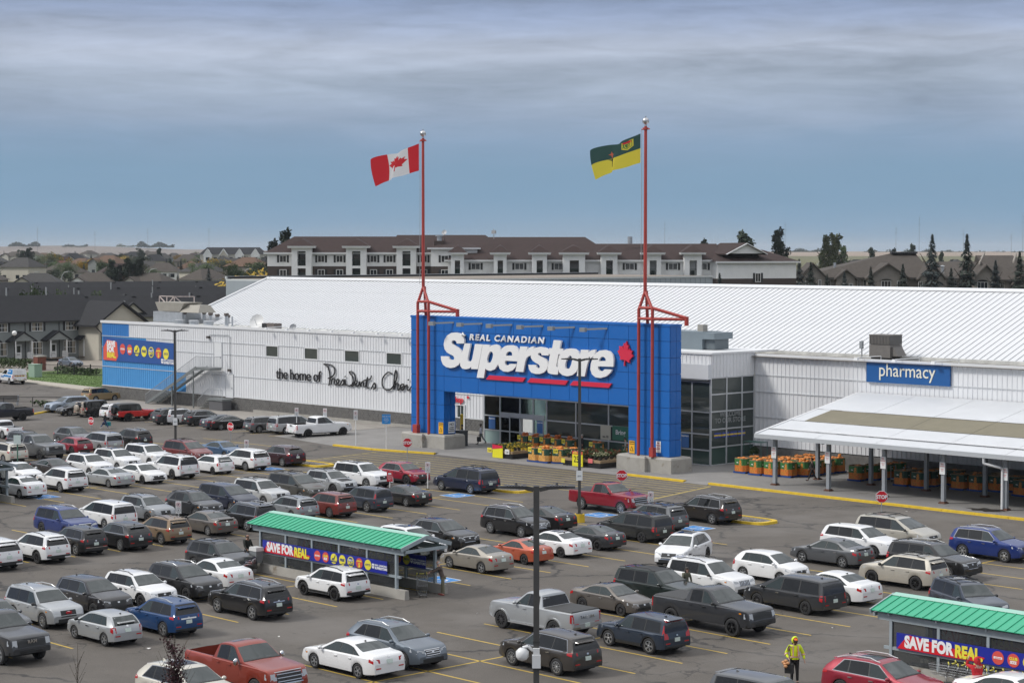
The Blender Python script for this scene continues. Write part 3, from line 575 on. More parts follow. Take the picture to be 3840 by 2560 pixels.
# raised store name
LW=mat('white_letter',(.80,.80,.80),.35); LS=mat('letter_side',(.45,.46,.47),.5)
def heavy(s_,size,bev,ext,shear,space,off=0):           # thick rounded letter solids: outline bevel instead of a wide offset
    cu=bpy.data.curves.new('txt','FONT'); cu.body=s_; cu.size=size; cu.extrude=ext; cu.bevel_depth=bev; cu.bevel_resolution=0; cu.offset=off; cu.shear=shear; cu.space_character=space; cu.resolution_u=4
    o=bpy.data.objects.new('txt',cu); me=bpy.data.meshes.new_from_object(o); bpy.data.objects.remove(o); bpy.data.curves.remove(cu); return me
def fitx(t,w): 
    xs_=[v.co.x for v in t.vertices]; x0=min(xs_); k=w/(max(xs_)-x0); t.transform(Matrix.Translation((-x0,0,0))); t.transform(Matrix.Diagonal((k,1,1,1))); t.materials.clear(); t.materials.append(LW)
NAME_OUTLINES=[[[(-23.9,9.5),(-23.85,9.81),(-24.02,10.12),(-24.44,10.36),(-25.0,10.43),(-25.56,10.37),(-26.12,10.12),(-26.43,9.76),(-26.55,9.32),(-26.43,8.91),(-26.12,8.64),(-25.66,8.48),(-25.33,8.39),(-25.16,8.24),(-25.21,8.05),(-25.52,7.99),(-25.84,8.07),(-25.96,8.3),(-26.93,8.28),(-26.88,7.92),(-26.65,7.55),(-26.22,7.35),(-25.66,7.29),(-25.1,7.38),(-24.63,7.6),(-24.37,7.87),(-24.18,8.22),(-24.12,8.53),(-24.24,8.85),(-24.53,9.04),(-24.95,9.22),(-25.33,9.36),(-25.49,9.48),(-25.51,9.6),(-25.39,9.71),(-25.14,9.74),(-24.92,9.65),(-24.83,9.47)]],[[(-23.81,9.52),(-23.04,9.52),(-23.43,8.21),(-23.38,8.01),(-23.2,7.94),(-22.97,8.02),(-22.83,8.21),(-22.48,9.51),(-21.52,9.5),(-22.12,7.34),(-22.99,7.33),(-22.94,7.52),(-23.24,7.35),(-23.7,7.27),(-24.12,7.31),(-24.37,7.52),(-24.4,7.83),(-24.26,8.34)]],[[(-21.48,9.5),(-20.63,9.51),(-20.68,9.27),(-20.34,9.48),(-19.89,9.56),(-19.54,9.5),(-19.29,9.29),(-19.22,8.96),(-19.31,8.53),(-19.54,7.91),(-19.98,7.43),(-20.52,7.27),(-20.88,7.3),(-21.17,7.44),(-21.38,6.62),(-22.27,6.61)],[(-20.63,8.88),(-20.83,8.59),(-20.97,8.22),(-20.9,7.98),(-20.7,7.94),(-20.47,8.03),(-20.27,8.37),(-20.19,8.71),(-20.29,8.89),(-20.47,8.93)]],[[(-18.38,9.54),(-17.86,9.57),(-17.38,9.48),(-17.09,9.25),(-17.0,8.92),(-17.07,8.5),(-17.18,8.22),(-18.69,8.22),(-18.74,8.0),(-18.61,7.84),(-18.34,7.83),(-18.12,7.97),(-17.29,7.99),(-17.38,7.76),(-17.77,7.44),(-18.34,7.28),(-18.92,7.3),(-19.36,7.49),(-19.55,7.85),(-19.54,8.28),(-19.36,8.83),(-19.05,9.27),(-18.74,9.45)],[(-18.61,8.65),(-18.52,8.87),(-18.3,9.01),(-18.08,9.03),(-17.86,8.95),(-17.81,8.68)]],[[(-16.85,9.5),(-15.98,9.5),(-16.08,9.14),(-15.78,9.42),(-15.42,9.54),(-15.16,9.57),(-15.29,9.03),(-15.55,8.8),(-15.88,8.69),(-16.12,8.51),(-16.26,8.19),(-16.46,7.35),(-17.42,7.35)]],[[(-13.42,9.31),(-13.44,8.86),(-14.26,8.85),(-14.31,9.0),(-14.45,9.06),(-14.63,9.02),(-14.7,8.91),(-14.58,8.79),(-14.21,8.67),(-13.81,8.56),(-13.56,8.37),(-13.51,8.05),(-13.66,7.7),(-14.01,7.42),(-14.5,7.28),(-15.0,7.26),(-15.5,7.35),(-15.78,7.61),(-15.86,7.99),(-14.95,8.01),(-14.9,7.86),(-14.75,7.74),(-14.55,7.77),(-14.46,7.91),(-14.6,8.06),(-15.0,8.2),(-15.35,8.36),(-15.55,8.6),(-15.57,8.91),(-15.4,9.23),(-15.0,9.46),(-14.5,9.55),(-13.91,9.51),(-13.56,9.41)]],[[(-12.85,10.16),(-11.97,10.15),(-12.14,9.49),(-11.76,9.49),(-11.9,9.02),(-12.29,9.02),(-12.55,8.06),(-12.53,7.96),(-12.39,7.95),(-12.26,7.95),(-12.36,7.33),(-12.73,7.31),(-13.22,7.34),(-13.51,7.43),(-13.59,7.63),(-13.51,7.99),(-13.27,8.98),(-13.46,8.99),(-13.37,9.48),(-13.02,9.48)]],[[(-10.89,9.54),(-10.41,9.52),(-10.02,9.36),(-9.81,9.03),(-9.81,8.62),(-9.94,8.07),(-10.21,7.65),(-10.69,7.35),(-11.27,7.24),(-11.8,7.3),(-12.19,7.52),(-12.37,7.9),(-12.36,8.38),(-12.19,8.87),(-11.8,9.3),(-11.37,9.49)],[(-10.98,8.95),(-11.27,8.7),(-11.46,8.35),(-11.51,8.07),(-11.41,7.87),(-11.22,7.83),(-10.98,7.92),(-10.79,8.24),(-10.69,8.58),(-10.74,8.86),(-10.87,8.95)]],[[(-9.69,9.48),(-8.81,9.49),(-8.88,9.24),(-8.51,9.49),(-8.02,9.56),(-8.15,9.03),(-8.5,8.88),(-8.79,8.66),(-8.97,8.31),(-9.26,7.31),(-10.16,7.31)]],[[(-7.57,9.49),(-7.01,9.56),(-6.45,9.46),(-6.13,9.21),(-6.01,8.84),(-6.03,8.24),(-7.75,8.2),(-7.75,8.03),(-7.61,7.86),(-7.38,7.81),(-7.14,7.88),(-7.05,7.99),(-6.19,8.01),(-6.35,7.75),(-6.82,7.43),(-7.47,7.27),(-8.03,7.3),(-8.43,7.52),(-8.61,7.92),(-8.55,8.4),(-8.33,8.88),(-7.99,9.27)],[(-7.66,8.64),(-7.52,8.88),(-7.29,9.01),(-7.05,8.97),(-6.89,8.84),(-6.89,8.67)]]]
for k_,loops in enumerate(NAME_OUTLINES):            # each letter a flat-faced solid about 18 cm deep
    cu=bpy.data.curves.new('letter','CURVE'); cu.dimensions='2D'; cu.fill_mode='BOTH'; cu.extrude=.09
    for lp in loops:
        sp=cu.splines.new('POLY'); sp.points.add(len(lp)-1); sp.use_cyclic_u=True
        for q_,(x,z) in zip(sp.points,lp): q_.co=(x+15.7,z,0,1)
    o=bpy.data.objects.new('letter',cu); me=bpy.data.meshes.new_from_object(o); bpy.data.objects.remove(o); me.materials.clear(); me.materials.append(LW); link('store_name_letter',me,por,(0,-.18-.004*(k_%2),0),FACE_S)
t2=heavy('REAL CANADIAN',.72,.015,.03,.14,1.28,.012); fitx(t2,9.27); link('store_name_upper',t2,por,(-23.35+15.7,-.1,9.83),FACE_S)
LRED=mat('sign_red',(.62,.02,.06),.4)
for a,b in((-21.25,-16.35),(-16.15,-11.3),(-11.1,-6.35)): PP(MB().prism([(a,PY0-.02,6.5),(b-.32,PY0-.02,6.5),(b,PY0-.02,6.87),(a+.42,PY0-.02,6.87)],(0,-.12,0)),'underline_bar',LRED)
o=PP(MB().prism([(-4.85+x*.95,PY0-.02,9.12+z*1.28) for x,z in [( a*math.cos(-.16)-b*math.sin(-.16),a*math.sin(-.16)+b*math.cos(-.16)) for a,b in leaf_pts(.98)]],(0,-.16,0)),'maple_leaf',LRED)
for i,x in enumerate([-27.1,-23.43,-19.7,-15.95,-12.25,-8.57]):
    t=thing('sign_lamp','grey arm lamp reaching out over the blue store sign','sign lamp',(x+1.6,1.6,11.2),0,'arm lamps above the store name')
    MB().bar((0,0,.08),(-1.5,-1.15,0),.1,.14).obj('arm',GREYST,t); MB().hexa([(-1.75,-1.45,-.2),(-1.35,-1.25,-.2),(-1.35,-.95,-.2),(-1.75,-1.15,-.2)],[(-1.75,-1.45,.14),(-1.35,-1.25,.14),(-1.35,-.95,.14),(-1.75,-1.15,.14)]).obj('lamp_head',GREYST,t)
# notices fixed on the piers
def notice(x,z,w,h,col,lines,inkc,axis='F',label='',y=None):
    t=thing('notice',label,'notice',(x,(PY0-.02) if y is None else y,z),0 if axis=='F' else math.pi/2)
    MB().box(-w/2,w/2,-.02,.0,-h/2,h/2).obj('plate',mat('notice_%d_%d'%(col[0]*99,col[2]*99),col,.5),t)
    for s,sz,dz in lines: text(s,'lettering',mat('ink_%d%d'%(inkc[0]*99,inkc[2]*99),inkc,.5),t,(0,-.028,dz),FACE_S,sz,ext=.002,bold=.006)
    return t
def warn(t):
    MB().prism([(-.2,-.025,-.32),(.2,-.025,-.32),(0,-.025,.06)],(0,-.008,0)).obj('triangle',BLK,t); MB().prism([(-.13,-.034,-.28),(.13,-.034,-.28),(0,-.034,-.02)],(0,-.004,0)).obj('triangle_inner',mat('notice_amber',(.80,.42,.02),.5),t)
warn(notice(-27.2,1.9,.6,1.0,(.8,.42,.02),[('CAUTION',.12,.36),('WALK WITH CARE',.06,.22)],BK,label='amber caution notice on the left blue leg by its inner edge'))
warn(notice(-4.2,1.9,.6,1.0,(.8,.42,.02),[('CAUTION',.12,.36),('WALK WITH CARE',.06,.22)],BK,label='amber caution notice on the right blue leg by its inner edge'))
notice(-26.78,1.95,.75,1.0,(.72,.74,.76),[('NO',.32,.16),('LOITERING',.11,-.05),('SOLICITING',.11,-.2),('PANHANDLING',.10,-.36)],BK,axis='S',label='white NO loitering notice on the inner face of the left blue leg',y=2.45)
notice(-1.35,2.1,.5,.9,(.8,.8,.8),[('NO',.16,.24),('PARKING',.1,.08),('FIRE LANE',.07,-.08),('TOW AWAY',.07,-.2)],RD,label='small white no parking notice on the right blue leg')
# seagull on the initial of the sign
GULLW=mat('gull_white',(.78,.78,.77),.7); t=thing('gull','white gull with grey wings perched on the first letter of the store name','gull',(-24.0,1.38,9.98),2.6)
MB().ball((0,0,.2),.17,1.7,.8,.75).ball((.27,0,.38),.1,1.1,1,1).tube((.12,0,.25),(.27,0,.38),.09).obj('body',GULLW,t,60); MB().tube((.36,0,.37),(.47,0,.34),.03,.008).obj('beak',mat('beak_yellow',(.6,.35,.03)),t)
MB().hexa([(-.42,-.15,.24),(.1,-.17,.22),(.1,-.12,.14),(-.42,-.1,.2)],[(-.45,-.12,.28),(.12,-.13,.32),(.12,-.1,.32),(-.45,-.1,.28)]).hexa([(-.42,.15,.24),(.1,.17,.22),(.1,.12,.14),(-.42,.1,.2)],[(-.45,.12,.28),(.12,.13,.32),(.12,.1,.32),(-.45,.1,.28)]).obj('wings',mat('gull_grey',(.3,.31,.33),.7),t); MB().tube((0,-.05,.1),(0,-.05,-.02),.012).tube((0,.05,.1),(0,.05,-.02),.012).obj('legs',mat('beak_yellow'),t)
# ---- flagpoles on their pipe frames
REDP=mat('red_pipe_paint',(.36,.045,.035),.45,var=.16,scale=1.4,det=6,wear=((.16,.035,.03),.66,1.2)); STEEL=mat('steel_ball',(.5,.5,.51),.3,.85)
def flagpole(xc,side,ztop,zf,label):
    t=thing('flagpole',label,'flagpole',(xc+.5,1.15,1.33)); mx=-.35; z=lambda h:h-1.33; r=.13; a,b=-.70,.76
    for q,y in((a,0),(b,0)):
        mb=MB().tube((q,y,0),(q,y,z(12.95)),r,n=12).tube((q,y,z(12.9)),(mx,.35,z(14.35)),r*.95,n=12).ball((q,y,z(12.93)),r*1.02,n=10,m=6); mb.obj('pipe',REDP,t,50)
    MB().tube((mx,.75,z(10.0)),(mx,.5,z(14.4)),.13,n=10).obj('rear_pipe',REDP,t,50)
    m_=MB()
    for h in(12.2,11.95+1.1): m_.tube((a,0,z(h)),(b,0,z(h)),.12,n=10).tube((0,.6,z(h)),(b,0,z(h)),.10,n=8)
    m_.tube((a,0,z(12.2)),(0,.7,z(12.2)),.10,n=8); m_.obj('cross_tube',REDP,t,50)
    MB().tube((b,0,z(13.05)),(3.35,1.1,z(12.3)),.13,n=10).tube((b,0,z(12.2)),(3.3,1.1,z(12.2)),.12,n=8).obj('brace',REDP,t,50); MB().tube((3.35,1.1,z(12.42)),(3.35,1.1,z(11.7)),.17,n=12).obj('brace_post',REDP,t,50)
    MB().tube((mx,.35,z(14.1)),(mx,.35,z(ztop-.75)),.145,.12,n=14).obj('mast',REDP,t,50)
    m_=MB().tube((mx,.35,z(ztop-1.0)),(mx,.35,z(ztop-.86)),.24,n=14).tube((mx-.42,.35,z(ztop-.98)),(mx+.42,.35,z(ztop-.98)),.05); m_.obj('truck_collar',REDP,t,50)
    MB().ball((mx,.35,z(ztop-.34)),.27,n=16,m=10).tube((mx,.35,z(ztop-.8)),(mx,.35,z(ztop-.55)),.1).tube((mx,.35,z(ztop-.1)),(mx,.35,z(ztop+.05)),.05).obj('ball_finial',STEEL,t,60)
    MB().path([(mx-.42,.35,z(ztop-1.0)),(mx-.4,.33,z(ztop-6)),(mx-.42,.3,z(14.6))],.018,n=4).obj('halyard',GREYST,t)
    MB().box(.9*(-1 if side<0 else 1)-.2,.9*(-1 if side<0 else 1)+.2 if side>0 else -.52,-.3,.1,0,.75).obj('conduit_box',REDP,t); MB().box(.12,.3,.1,.3,z(12.9),z(13.3)).obj('junction_box',GREYST,t)
    return t
flagpole(-29.6,-1,28.25,0,'red flagpole on a red pipe frame carrying the red and white flag'); flagpole(-2.9,1,28.1,0,'red flagpole on a red pipe frame carrying the green and yellow flag')
def flag(name,loc,Wf,Hf,cellcol,mats,label,droop,deco):
    # cloth grid streaming towards -X, rippled; cellcol(u,v) -> material index
    t=thing(name,label,'flag',loc); nu,nv=30,16; mb=MB()
    def P(u,v,off=0):
        d=u*Wf; sag=droop*u+.9*droop*u*u*.35; y=.28*math.sin(u*9.5+v*1.6)*min(1,u*2.2)+.12*math.sin(u*19+1-v*2)*u 
        px_=d*.97+.1*math.sin(u*7+v*2)*u; yy=y-off
        return Vector((-.73*px_+.68*yy,-.68*px_-.73*yy*-1 if False else -.68*px_+.73*yy, v*Hf*(1-.12*u*(1+math.sin(u*5)))-sag+.10*math.sin(u*9.5+.8)*u))
    vs=[P(i/nu,j/nv) for i in range(nu+1) for j in range(nv+1)]
    for i in range(nu):
        for j in range(nv): mb.add([vs[i*(nv+1)+j],vs[(i+1)*(nv+1)+j],vs[(i+1)*(nv+1)+j+1],vs[i*(nv+1)+j+1]],[(0,1,2,3)],cellcol((i+.5)/nu,(j+.5)/nv))
    mb.obj('cloth',mats,t,180)
    for nm,m,poly in deco:
        pts=[P(u,v) for u,v in poly]; cu=sum(u for u,v in poly)/len(poly); cv=sum(v for u,v in poly)/len(poly)
        # subdivide from the centre so that the print follows the ripples, on both faces
        for sgn in(-1,1):
            b2=MB(); n=len(poly); rings=[[P(cu+(u-cu)*f,cv+(v-cv)*f,.02*sgn) for u,v in poly] for f in(0.02,.35,.7,1)]
            for r0,r1 in zip(rings,rings[1:]): b2.add(r0+r1,[(i,(i+1)%n,n+(i+1)%n,n+i) for i in range(n)])
            b2.obj(nm,m,t)
    return t
FR=mat('flag_red',(.60,.012,.022),.75); FW=mat('flag_white',(.74,.74,.74),.75); FG=mat('flag_green',(.022,.075,.065),.75); FY=mat('flag_yellow',(.72,.62,.05),.75)
lf=[(.5-a*.30,.5+b*.42) for a,b in leaf_pts(.95)]
flag('canada_flag',(-30.0,1.5,24.65),4.05,2.4,lambda u,v:0 if u<.25 or u>.75 else 1,[FR,FW],'red and white flag with a red leaf streaming from the left flagpole',1.0,[('leaf_emblem',FR,lf)])
stem=[(.70,.20),(.72,.20),(.725,.42),(.80,.50),(.725,.47),(.745,.56),(.71,.48),(.67,.56),(.695,.46),(.62,.50),(.70,.40)]
lily=[(.70,.52),(.68,.62),(.64,.66),(.69,.68),(.715,.76),(.735,.68),(.78,.66),(.735,.62),(.72,.52)]
shield=[(.16,.92),(.36,.92),(.36,.68),(.26,.58),(.16,.68)]
flag('province_flag',(-3.3,1.5,24.5),3.7,2.3,lambda u,v:0 if v>.5 else 1,[FG,FY],'green over yellow flag with a lily and a small shield on the right flagpole',.95,[('shield_edge',FY,shield),('shield',mat('shield_green',(.05,.20,.05),.7),[(.26+(u-.26)*.86,.77+(v-.77)*.86) for u,v in shield]),('shield_chief',FR,[(.18,.905),(.34,.905),(.34,.82),(.18,.82)]),('lily_stem',mat('lily_dark',(.02,.03,.015),.7),stem),('lily_flower',mat('lily_orange',(.55,.12,.06),.7),lily)])
# ================================================================ CANOPY
CAN=mat('white_corrugated',(.58,.595,.615),.45,var=.04,scale=.6); CANT=mat('tan_translucent_sheet',(.20,.18,.125),.6,var=.08,scale=.8)
can=thing('canopy','white corrugated loading canopy with a tan light strip along the right store wall','canopy',(9.1,1.0,0))
cy0,cy1,cz0,cz1,cx0,cx1=.55,13.3,3.9,6.3,9.4,62
def czz(y): return cz0+(cz1-cz0)*(y-cy0)/(cy1-cy0)
def corr(name,x0,x1,y0,y1,m,dz=0):
    p=.16; n=int((x1-x0)/p); mb=MB(); vs=[]
    for i in range(2*n+1): x=x0+i*p/2; z=.03 if i%2 else 0; vs+=[(x-9.1,y0-1,czz(y0)+z+dz),(x-9.1,y1-1,czz(y1)+z+dz)]
    mb.add(vs,[(2*i,2*i+2,2*i+3,2*i+1) for i in range(2*n)]); return mb.obj(name,m,can)
for k in range(10):
    a=cx0+k*5.31; b=a+5.31-.01
    corr('roof_sheet',a,b,cy0,2.1,CAN); corr('roof_sheet',a,b,2.1,4.6,CAN,.03); corr('light_sheet',a,b,4.6,7.9,CANT,.06) if k>0 else corr('light_sheet',a+1.3,b,4.6,7.9,CANT,.06); corr('roof_sheet',a,b,7.9,cy1,CAN,.09)
corr('roof_sheet',cx0,cx0+1.3,4.6,7.9,CAN,.06)
def CC(mb,name,m): mb.v=[(x-9.1,y-1,z) for x,y,z in mb.v]; return mb.obj(name,m,can)
CC(MB().box(cx0-.05,cx1,cy0-.22,cy0-.02,cz0-.26,cz0+.05),'gutter',mat('grey_gutter',(.42,.44,.46),.5)); CC(MB().bar((cx0-.06,cy0,cz0),(cx0-.06,cy1,cz1),.16,.22),'barge_trim',TRIMW)
CC(MB().bar((cx0,2.1,czz(2.1)+.10),(cx1,2.1,czz(2.1)+.10),.2,.06),'flashing',TRIMW)
PST=mat('canopy_post_paint',(.27,.29,.31),.5,var=.1,scale=1.5)
for i,x in enumerate([10.55,15.5,20.4,25.35,30.3,35.2,40.1,45]):
    for y in(1.35,6.5):
        h=czz(y)-.3; CC(MB().box(x-.13,x+.13,y-.13,y+.13,.13,h),'post',PST); CC(MB().box(x-.26,x+.26,y-.26,y+.26,.12,.2).box(x-.2,x+.2,y-.2,y+.2,.2,.26),'base_plate',mat('rusty_base',(.12,.055,.035),.85,var=.3,scale=6))
    CC(MB().bar((x,cy0,cz0-.2),(x,cy1,cz1-.22),.16,.3),'rafter',PST)
    if i<5:
        s=CC(MB().box(x-.22,x+.22,1.16,1.2,2.15,3.0),'parking_notice',WHITEP)
        for w,sz,z in(('NO',.15,2.82),('PARKING',.095,2.68),('LOADING',.06,2.5),('ZONE',.06,2.4)): text(w,'lettering',mat('ink_red',RD,.5),s,(x-9.1,.15,z),FACE_S,sz,ext=.002)
for y in(1.35,6.5): CC(MB().box(cx0,cx1,y-.08,y+.08,czz(y)-.34,czz(y)-.1),'beam',PST)
CC(MB().path([(29.1,.45,cz0-.2),(29.1,.5,cz0-.65),(30.1,1.0,cz0-.9),(30.15,1.12,cz0-1.0),(30.15,1.12,.2)],.09,n=8),'downpipe',TRIMW)
# pharmacy sign
t=thing('pharmacy_sign','blue sign panel with thin white lower-case lettering on the right store wall','sign',(14,RW-.12,8.05)); MB().box(-3.85,3.85,-.12,.06,-.78,.82).obj('panel',mat('sign_blue',(.012,.09,.28),.4),t)
text('pharmacy','lettering',mat('sign_cream',(.72,.70,.60),.5),t,(-.05,-.15,-.25),FACE_S,1.45,ext=.02,xs=.93)
# ================================================================ ROOFTOP AND WALL FITTINGS
RTU=mat('brown_grey_unit',(.15,.14,.13),.6,var=.1,scale=2); GL2=mat('grey_louvre',(.09,.088,.085),.6)
t=thing('air_unit','boxy brown grey air conditioner standing behind the pharmacy sign','air unit',(10.2,15.6,8.86)); MB().box(-1,1,-.8,.8,.25,1.25).obj('cabinet',RTU,t); MB().box(-1,1,-.8,.8,1.27,2.0).obj('fan_section',GL2,t); MB().box(-1.03,1.03,-.83,.83,1.98,2.06).obj('lid',RTU,t); MB().hexa([(1,-.6,.4),(1.6,-.6,.4),(1.6,.6,.4),(1,.6,.4)],[(1,-.6,1.1),(1.15,-.6,1.1),(1.15,.6,1.1),(1,.6,1.1)]).obj('hood',RTU,t); MB().box(-.9,.9,-.7,.7,0,.25).obj('curb',DARK,t)
m_=MB()
for i in range(14): m_.box(-.95+i*.14,-.89+i*.14,-.84,-.8,1.32,1.95)
m_.obj('grille',RTU,t)
t=thing('meter_stand','small grey meter box on a pipe stand left of the air conditioner','meter',(7.9,15.6,8.86)); MB().tube((0,0,0),(0,0,1.5),.05).obj('stand',GREYST,t); MB().box(-.14,.14,-.15,.05,.85,1.45).obj('meter_box',GREYST,t)
t=thing('air_handler','long blue grey metal plant housing on the roof right of the portal','air unit',(-6.0,12.2,9.3)); MB().box(-3.4,1.0,-1.2,1.2,.0,1.5).obj('housing',mat('plant_grey',(.17,.21,.235),.5,var=.06,scale=1),t); MB().box(1.0,2.3,-1.2,1.2,.9,1.45).obj('hood',mat('plant_grey'),t); MB().box(1.0,2.1,-.9,.9,.05,.9).obj('end_box',mat('plant_dark',(.11,.135,.15),.5),t); MB().box(-.3,.3,-.3,.3,1.5,2.05).obj('vent',CONC,t)
t=thing('duct_bank','big galvanised duct box with slanted air hoods at the left end of the roof','duct',(-91.8,17.5,8.86)); MB().box(-3,3,-1.3,1.3,.35,1.55).obj('duct_box',GALV,t)
TANU=mat('tan_hood',(.30,.28,.24),.6,var=.08,scale=1); MB().hexa([(-2.2,-1.1,1.6),(2.2,-1.1,1.6),(2.2,1.1,1.6),(-2.2,1.1,1.6)],[(-2.6,-1.3,2.65),(3.4,-1.3,2.65),(3.4,1.3,2.65),(-2.6,1.3,2.65)]).obj('hood',TANU,t); MB().hexa([(2.4,-1.25,1.55),(6.2,-1.25,1.55),(6.2,1.2,1.55),(2.4,1.2,1.55)],[(3.2,-.6,2.4),(5.6,-.6,2.4),(5.6,.8,2.4),(3.2,.8,2.4)]).obj('hood',TANU,t)
t=thing('lattice_screen','open rusty white steel lattice frame on the left end of the roof','frame',(-97.6,20,8.86)); m_=MB()
for a,b in(((-1.6,0,1.2),(1.6,0,1.2)),((-1.6,0,3.2),(1.6,0,3.2)),((-1.6,0,.0),(-1.6,0,3.2)),((1.6,0,0),(1.6,0,3.2)),((-1.6,0,1.2),(1.6,0,3.2)),((-1.6,0,3.2),(1.6,0,1.2)),((0,0,1.2),(0,0,3.2)),((1.6,0,1.2),(3.4,1.6,1.2)),((1.6,0,3.2),(3.4,1.6,3.2)),((3.4,1.6,0),(3.4,1.6,3.2)),((1.6,0,3.2),(3.4,1.6,1.2))): m_.bar(a,b,.1,.1)
m_.obj('lattice',mat('rusty_white',(.45,.38,.35),.7,var=.25,scale=3),t)
def stack(x,y,h,r,label,cap=True):
    t=thing('exhaust_stack',label,'exhaust stack',(x,y,8.86),0,'exhaust stacks on the left roof'); MB().tube((0,0,0),(0,0,h),r,n=12).tube((0,0,0),(0,0,.35),r*1.5,r*1.05,n=12).obj('pipe',GALV,t,50)
    if cap: MB().tube((0,0,h+.05),(0,0,h+.28),r*1.5,r*1.35,n=12).tube((0,0,h-.05),(0,0,h+.05),r*1.1,n=10).obj('cap',mat('dark_cap',(.10,.08,.07),.6),t,50)
for x,y,h in((-88.9,16.6,1.35),(-86.4,17.6,1.4),(-85.2,18.6,1.1),(-83.7,16.6,1.35),(-82.0,17.8,1.1),(-80.6,16.6,1.35)): stack(x,y,h,.2,'galvanised exhaust stack with a dark cap at the foot of the white roof')
stack(-79.2,16.4,1.3,.1,'thin capless vent pipe right of the exhaust stacks',False)
for x in(-87.8,-85.0,-82.1):
    t=thing('roof_fan','squat round galvanised roof fan among the exhaust stacks','roof fan',(x,15.2,8.86),0,'round roof fans'); MB().tube((0,0,.0),(0,0,.7),.55,.6,n=16).obj('drum',GALV,t,50); MB().tube((0,0,.7),(0,0,.78),.64,.5,n=16).obj('lid',GALV,t,50)
def dish(x,y,r,m,label,z=8.86,ry=.3):
    t=thing('satellite_dish',label,'satellite dish',(x,y,z)); d=Vector((.35,-.8,.45)).normalized(); q=d.to_track_quat('Z','Y').to_matrix(); mb=MB(); n=18; rings=[]
    for k in range(5):
        rr=r*k/4; rings.append([Vector((0,0,r*1.05))+q@Vector((rr*math.cos(2*math.pi*i/n),rr*math.sin(2*math.pi*i/n),.3*rr*rr/r)) for i in range(n)])
    for a,b in zip(rings,rings[1:]): mb.add(a+b,[(i,(i+1)%n,n+(i+1)%n,n+i) for i in range(n)])
    mb.obj('reflector',m,t,180); MB().tube((0,.1,0),(0,.1,r*1.05),.07).obj('mount',GREYST,t); MB().tube(Vector((0,0,r*.3)),Vector((0,0,r*1.05))+d*r*.8,.025).obj('feed_arm',GREYST,t)
dish(-72.0,14.6,.85,mat('dish_white',(.62,.62,.61),.5,var=.05),'large white satellite dish behind the parapet of the left wall'); dish(-65.6,14.6,.42,mat('dish_grey',(.22,.23,.24),.5),'small grey satellite dish right of the brown roof unit')
t=thing('condenser','low brown roof unit between the two satellite dishes','air unit',(-69.4,14.6,8.86)); MB().box(-1.1,1.1,-.5,.5,.1,.85).obj('cabinet',mat('condenser_brown',(.12,.10,.09),.6),t); MB().box(-1.1,-.3,-.53,-.5,.15,.8).obj('opening',DARK,t)
# ---- steel stair to the upper door
STEP=mat('stair_steel',(.20,.215,.215),.5,.3,var=.1,scale=2)
st_=thing('fire_stair','grey steel outside stair climbing the store wall to the upper door','stair',(-80,11.6,0)); sy0,sy1=-.75,.75
def SS(mb,name,m): mb.v=[(x+80,y,z) for x,y,z in mb.v]; return mb.obj(name,m,st_)
N_=26; ax,az,bx_,bz_=-88.4,.15,-78.3,4.72
for i in range(N_):
    x=ax+(bx_-ax)*(i+.5)/N_; z=az+(bz_-az)*(i+1)/N_; SS(MB().box(x-.17,x+.17,sy0+.06,sy1-.06,z-.05,z),'tread',STEP)
for y in(sy0,sy1): SS(MB().bar((ax,y,az-.05),(bx_,y,bz_-.05),.07,.32),'stringer',STEP)
SS(MB().box(bx_,-75.6,sy0,sy1,bz_-.28,bz_),'landing',STEP)
for y in(sy0,):
    mb=MB().bar((ax,y,az+1.05),(bx_,y,bz_+1.2),.05,.05).bar((bx_,y,bz_+1.2),(-75.6,y,bz_+1.2),.05,.05).bar((-75.6,y,bz_),(-75.6,y,bz_+1.2),.05,.05).bar((-75.6,y,bz_+1.2),(-75.6,sy1,bz_+1.2),.05,.05); SS(mb,'handrail',GALV)
    for i in range(56):
        x=ax+(bx_-ax)*i/56; z=az+(bz_-az)*i/56; SS(MB().bar((x,y,z),(x,y,z+1.08),.022,.022),'baluster',GALV)
    for i in range(17): x=bx_+2.7*i/16; SS(MB().bar((x,y,bz_),(x,y,bz_+1.2),.022,.022),'baluster',GALV)
for i in range(8): SS(MB().bar((-75.6,sy0+i*.2,bz_),(-75.6,sy0+i*.2,bz_+1.2),.022,.022),'baluster',GALV)
for x in(-79.0,-83.2): SS(MB().bar((x,sy0+.1,.1),(x,sy0+.1,az+(bz_-az)*min(1,(x-ax)/(bx_-ax))-.2),.12,.12),'column',STEP)
ls=thing('low_stair','short grey steel stair up to the lower white door','stair',(-75,11.6,0)); N2=6
for i in range(N2): MB().box(-3.1+i*.3,-2.8+i*.3,-.6,.6,.2+i*.2,.25+i*.2).obj('tread',STEP,ls)
MB().box(-1.2,1.5,-.7,.7,1.2,1.4).obj('landing',STEP,ls); MB().box(-1.1,1.4,-.6,.6,.14,1.2).obj('landing_base',mat('landing_dark_grey',(.10,.10,.105),.7),ls)  # base is a plain dark grey box under the landing deck
mb=MB().bar((-3.1,-.7,1.15),(-1.2,-.7,2.4),.05,.05).bar((-1.2,-.7,2.4),(1.5,-.7,2.4),.05,.05).bar((1.5,-.7,1.4),(1.5,-.7,2.4),.05,.05); mb.obj('handrail',GALV,ls)
for i in range(24): 
    x=-3.1+4.6*i/23; zb=.15+1.25*min(1,(x+3.1)/1.9); MB().bar((x,-.7,zb),(x,-.7,zb+1.0),.022,.022).obj('baluster',GALV,ls)
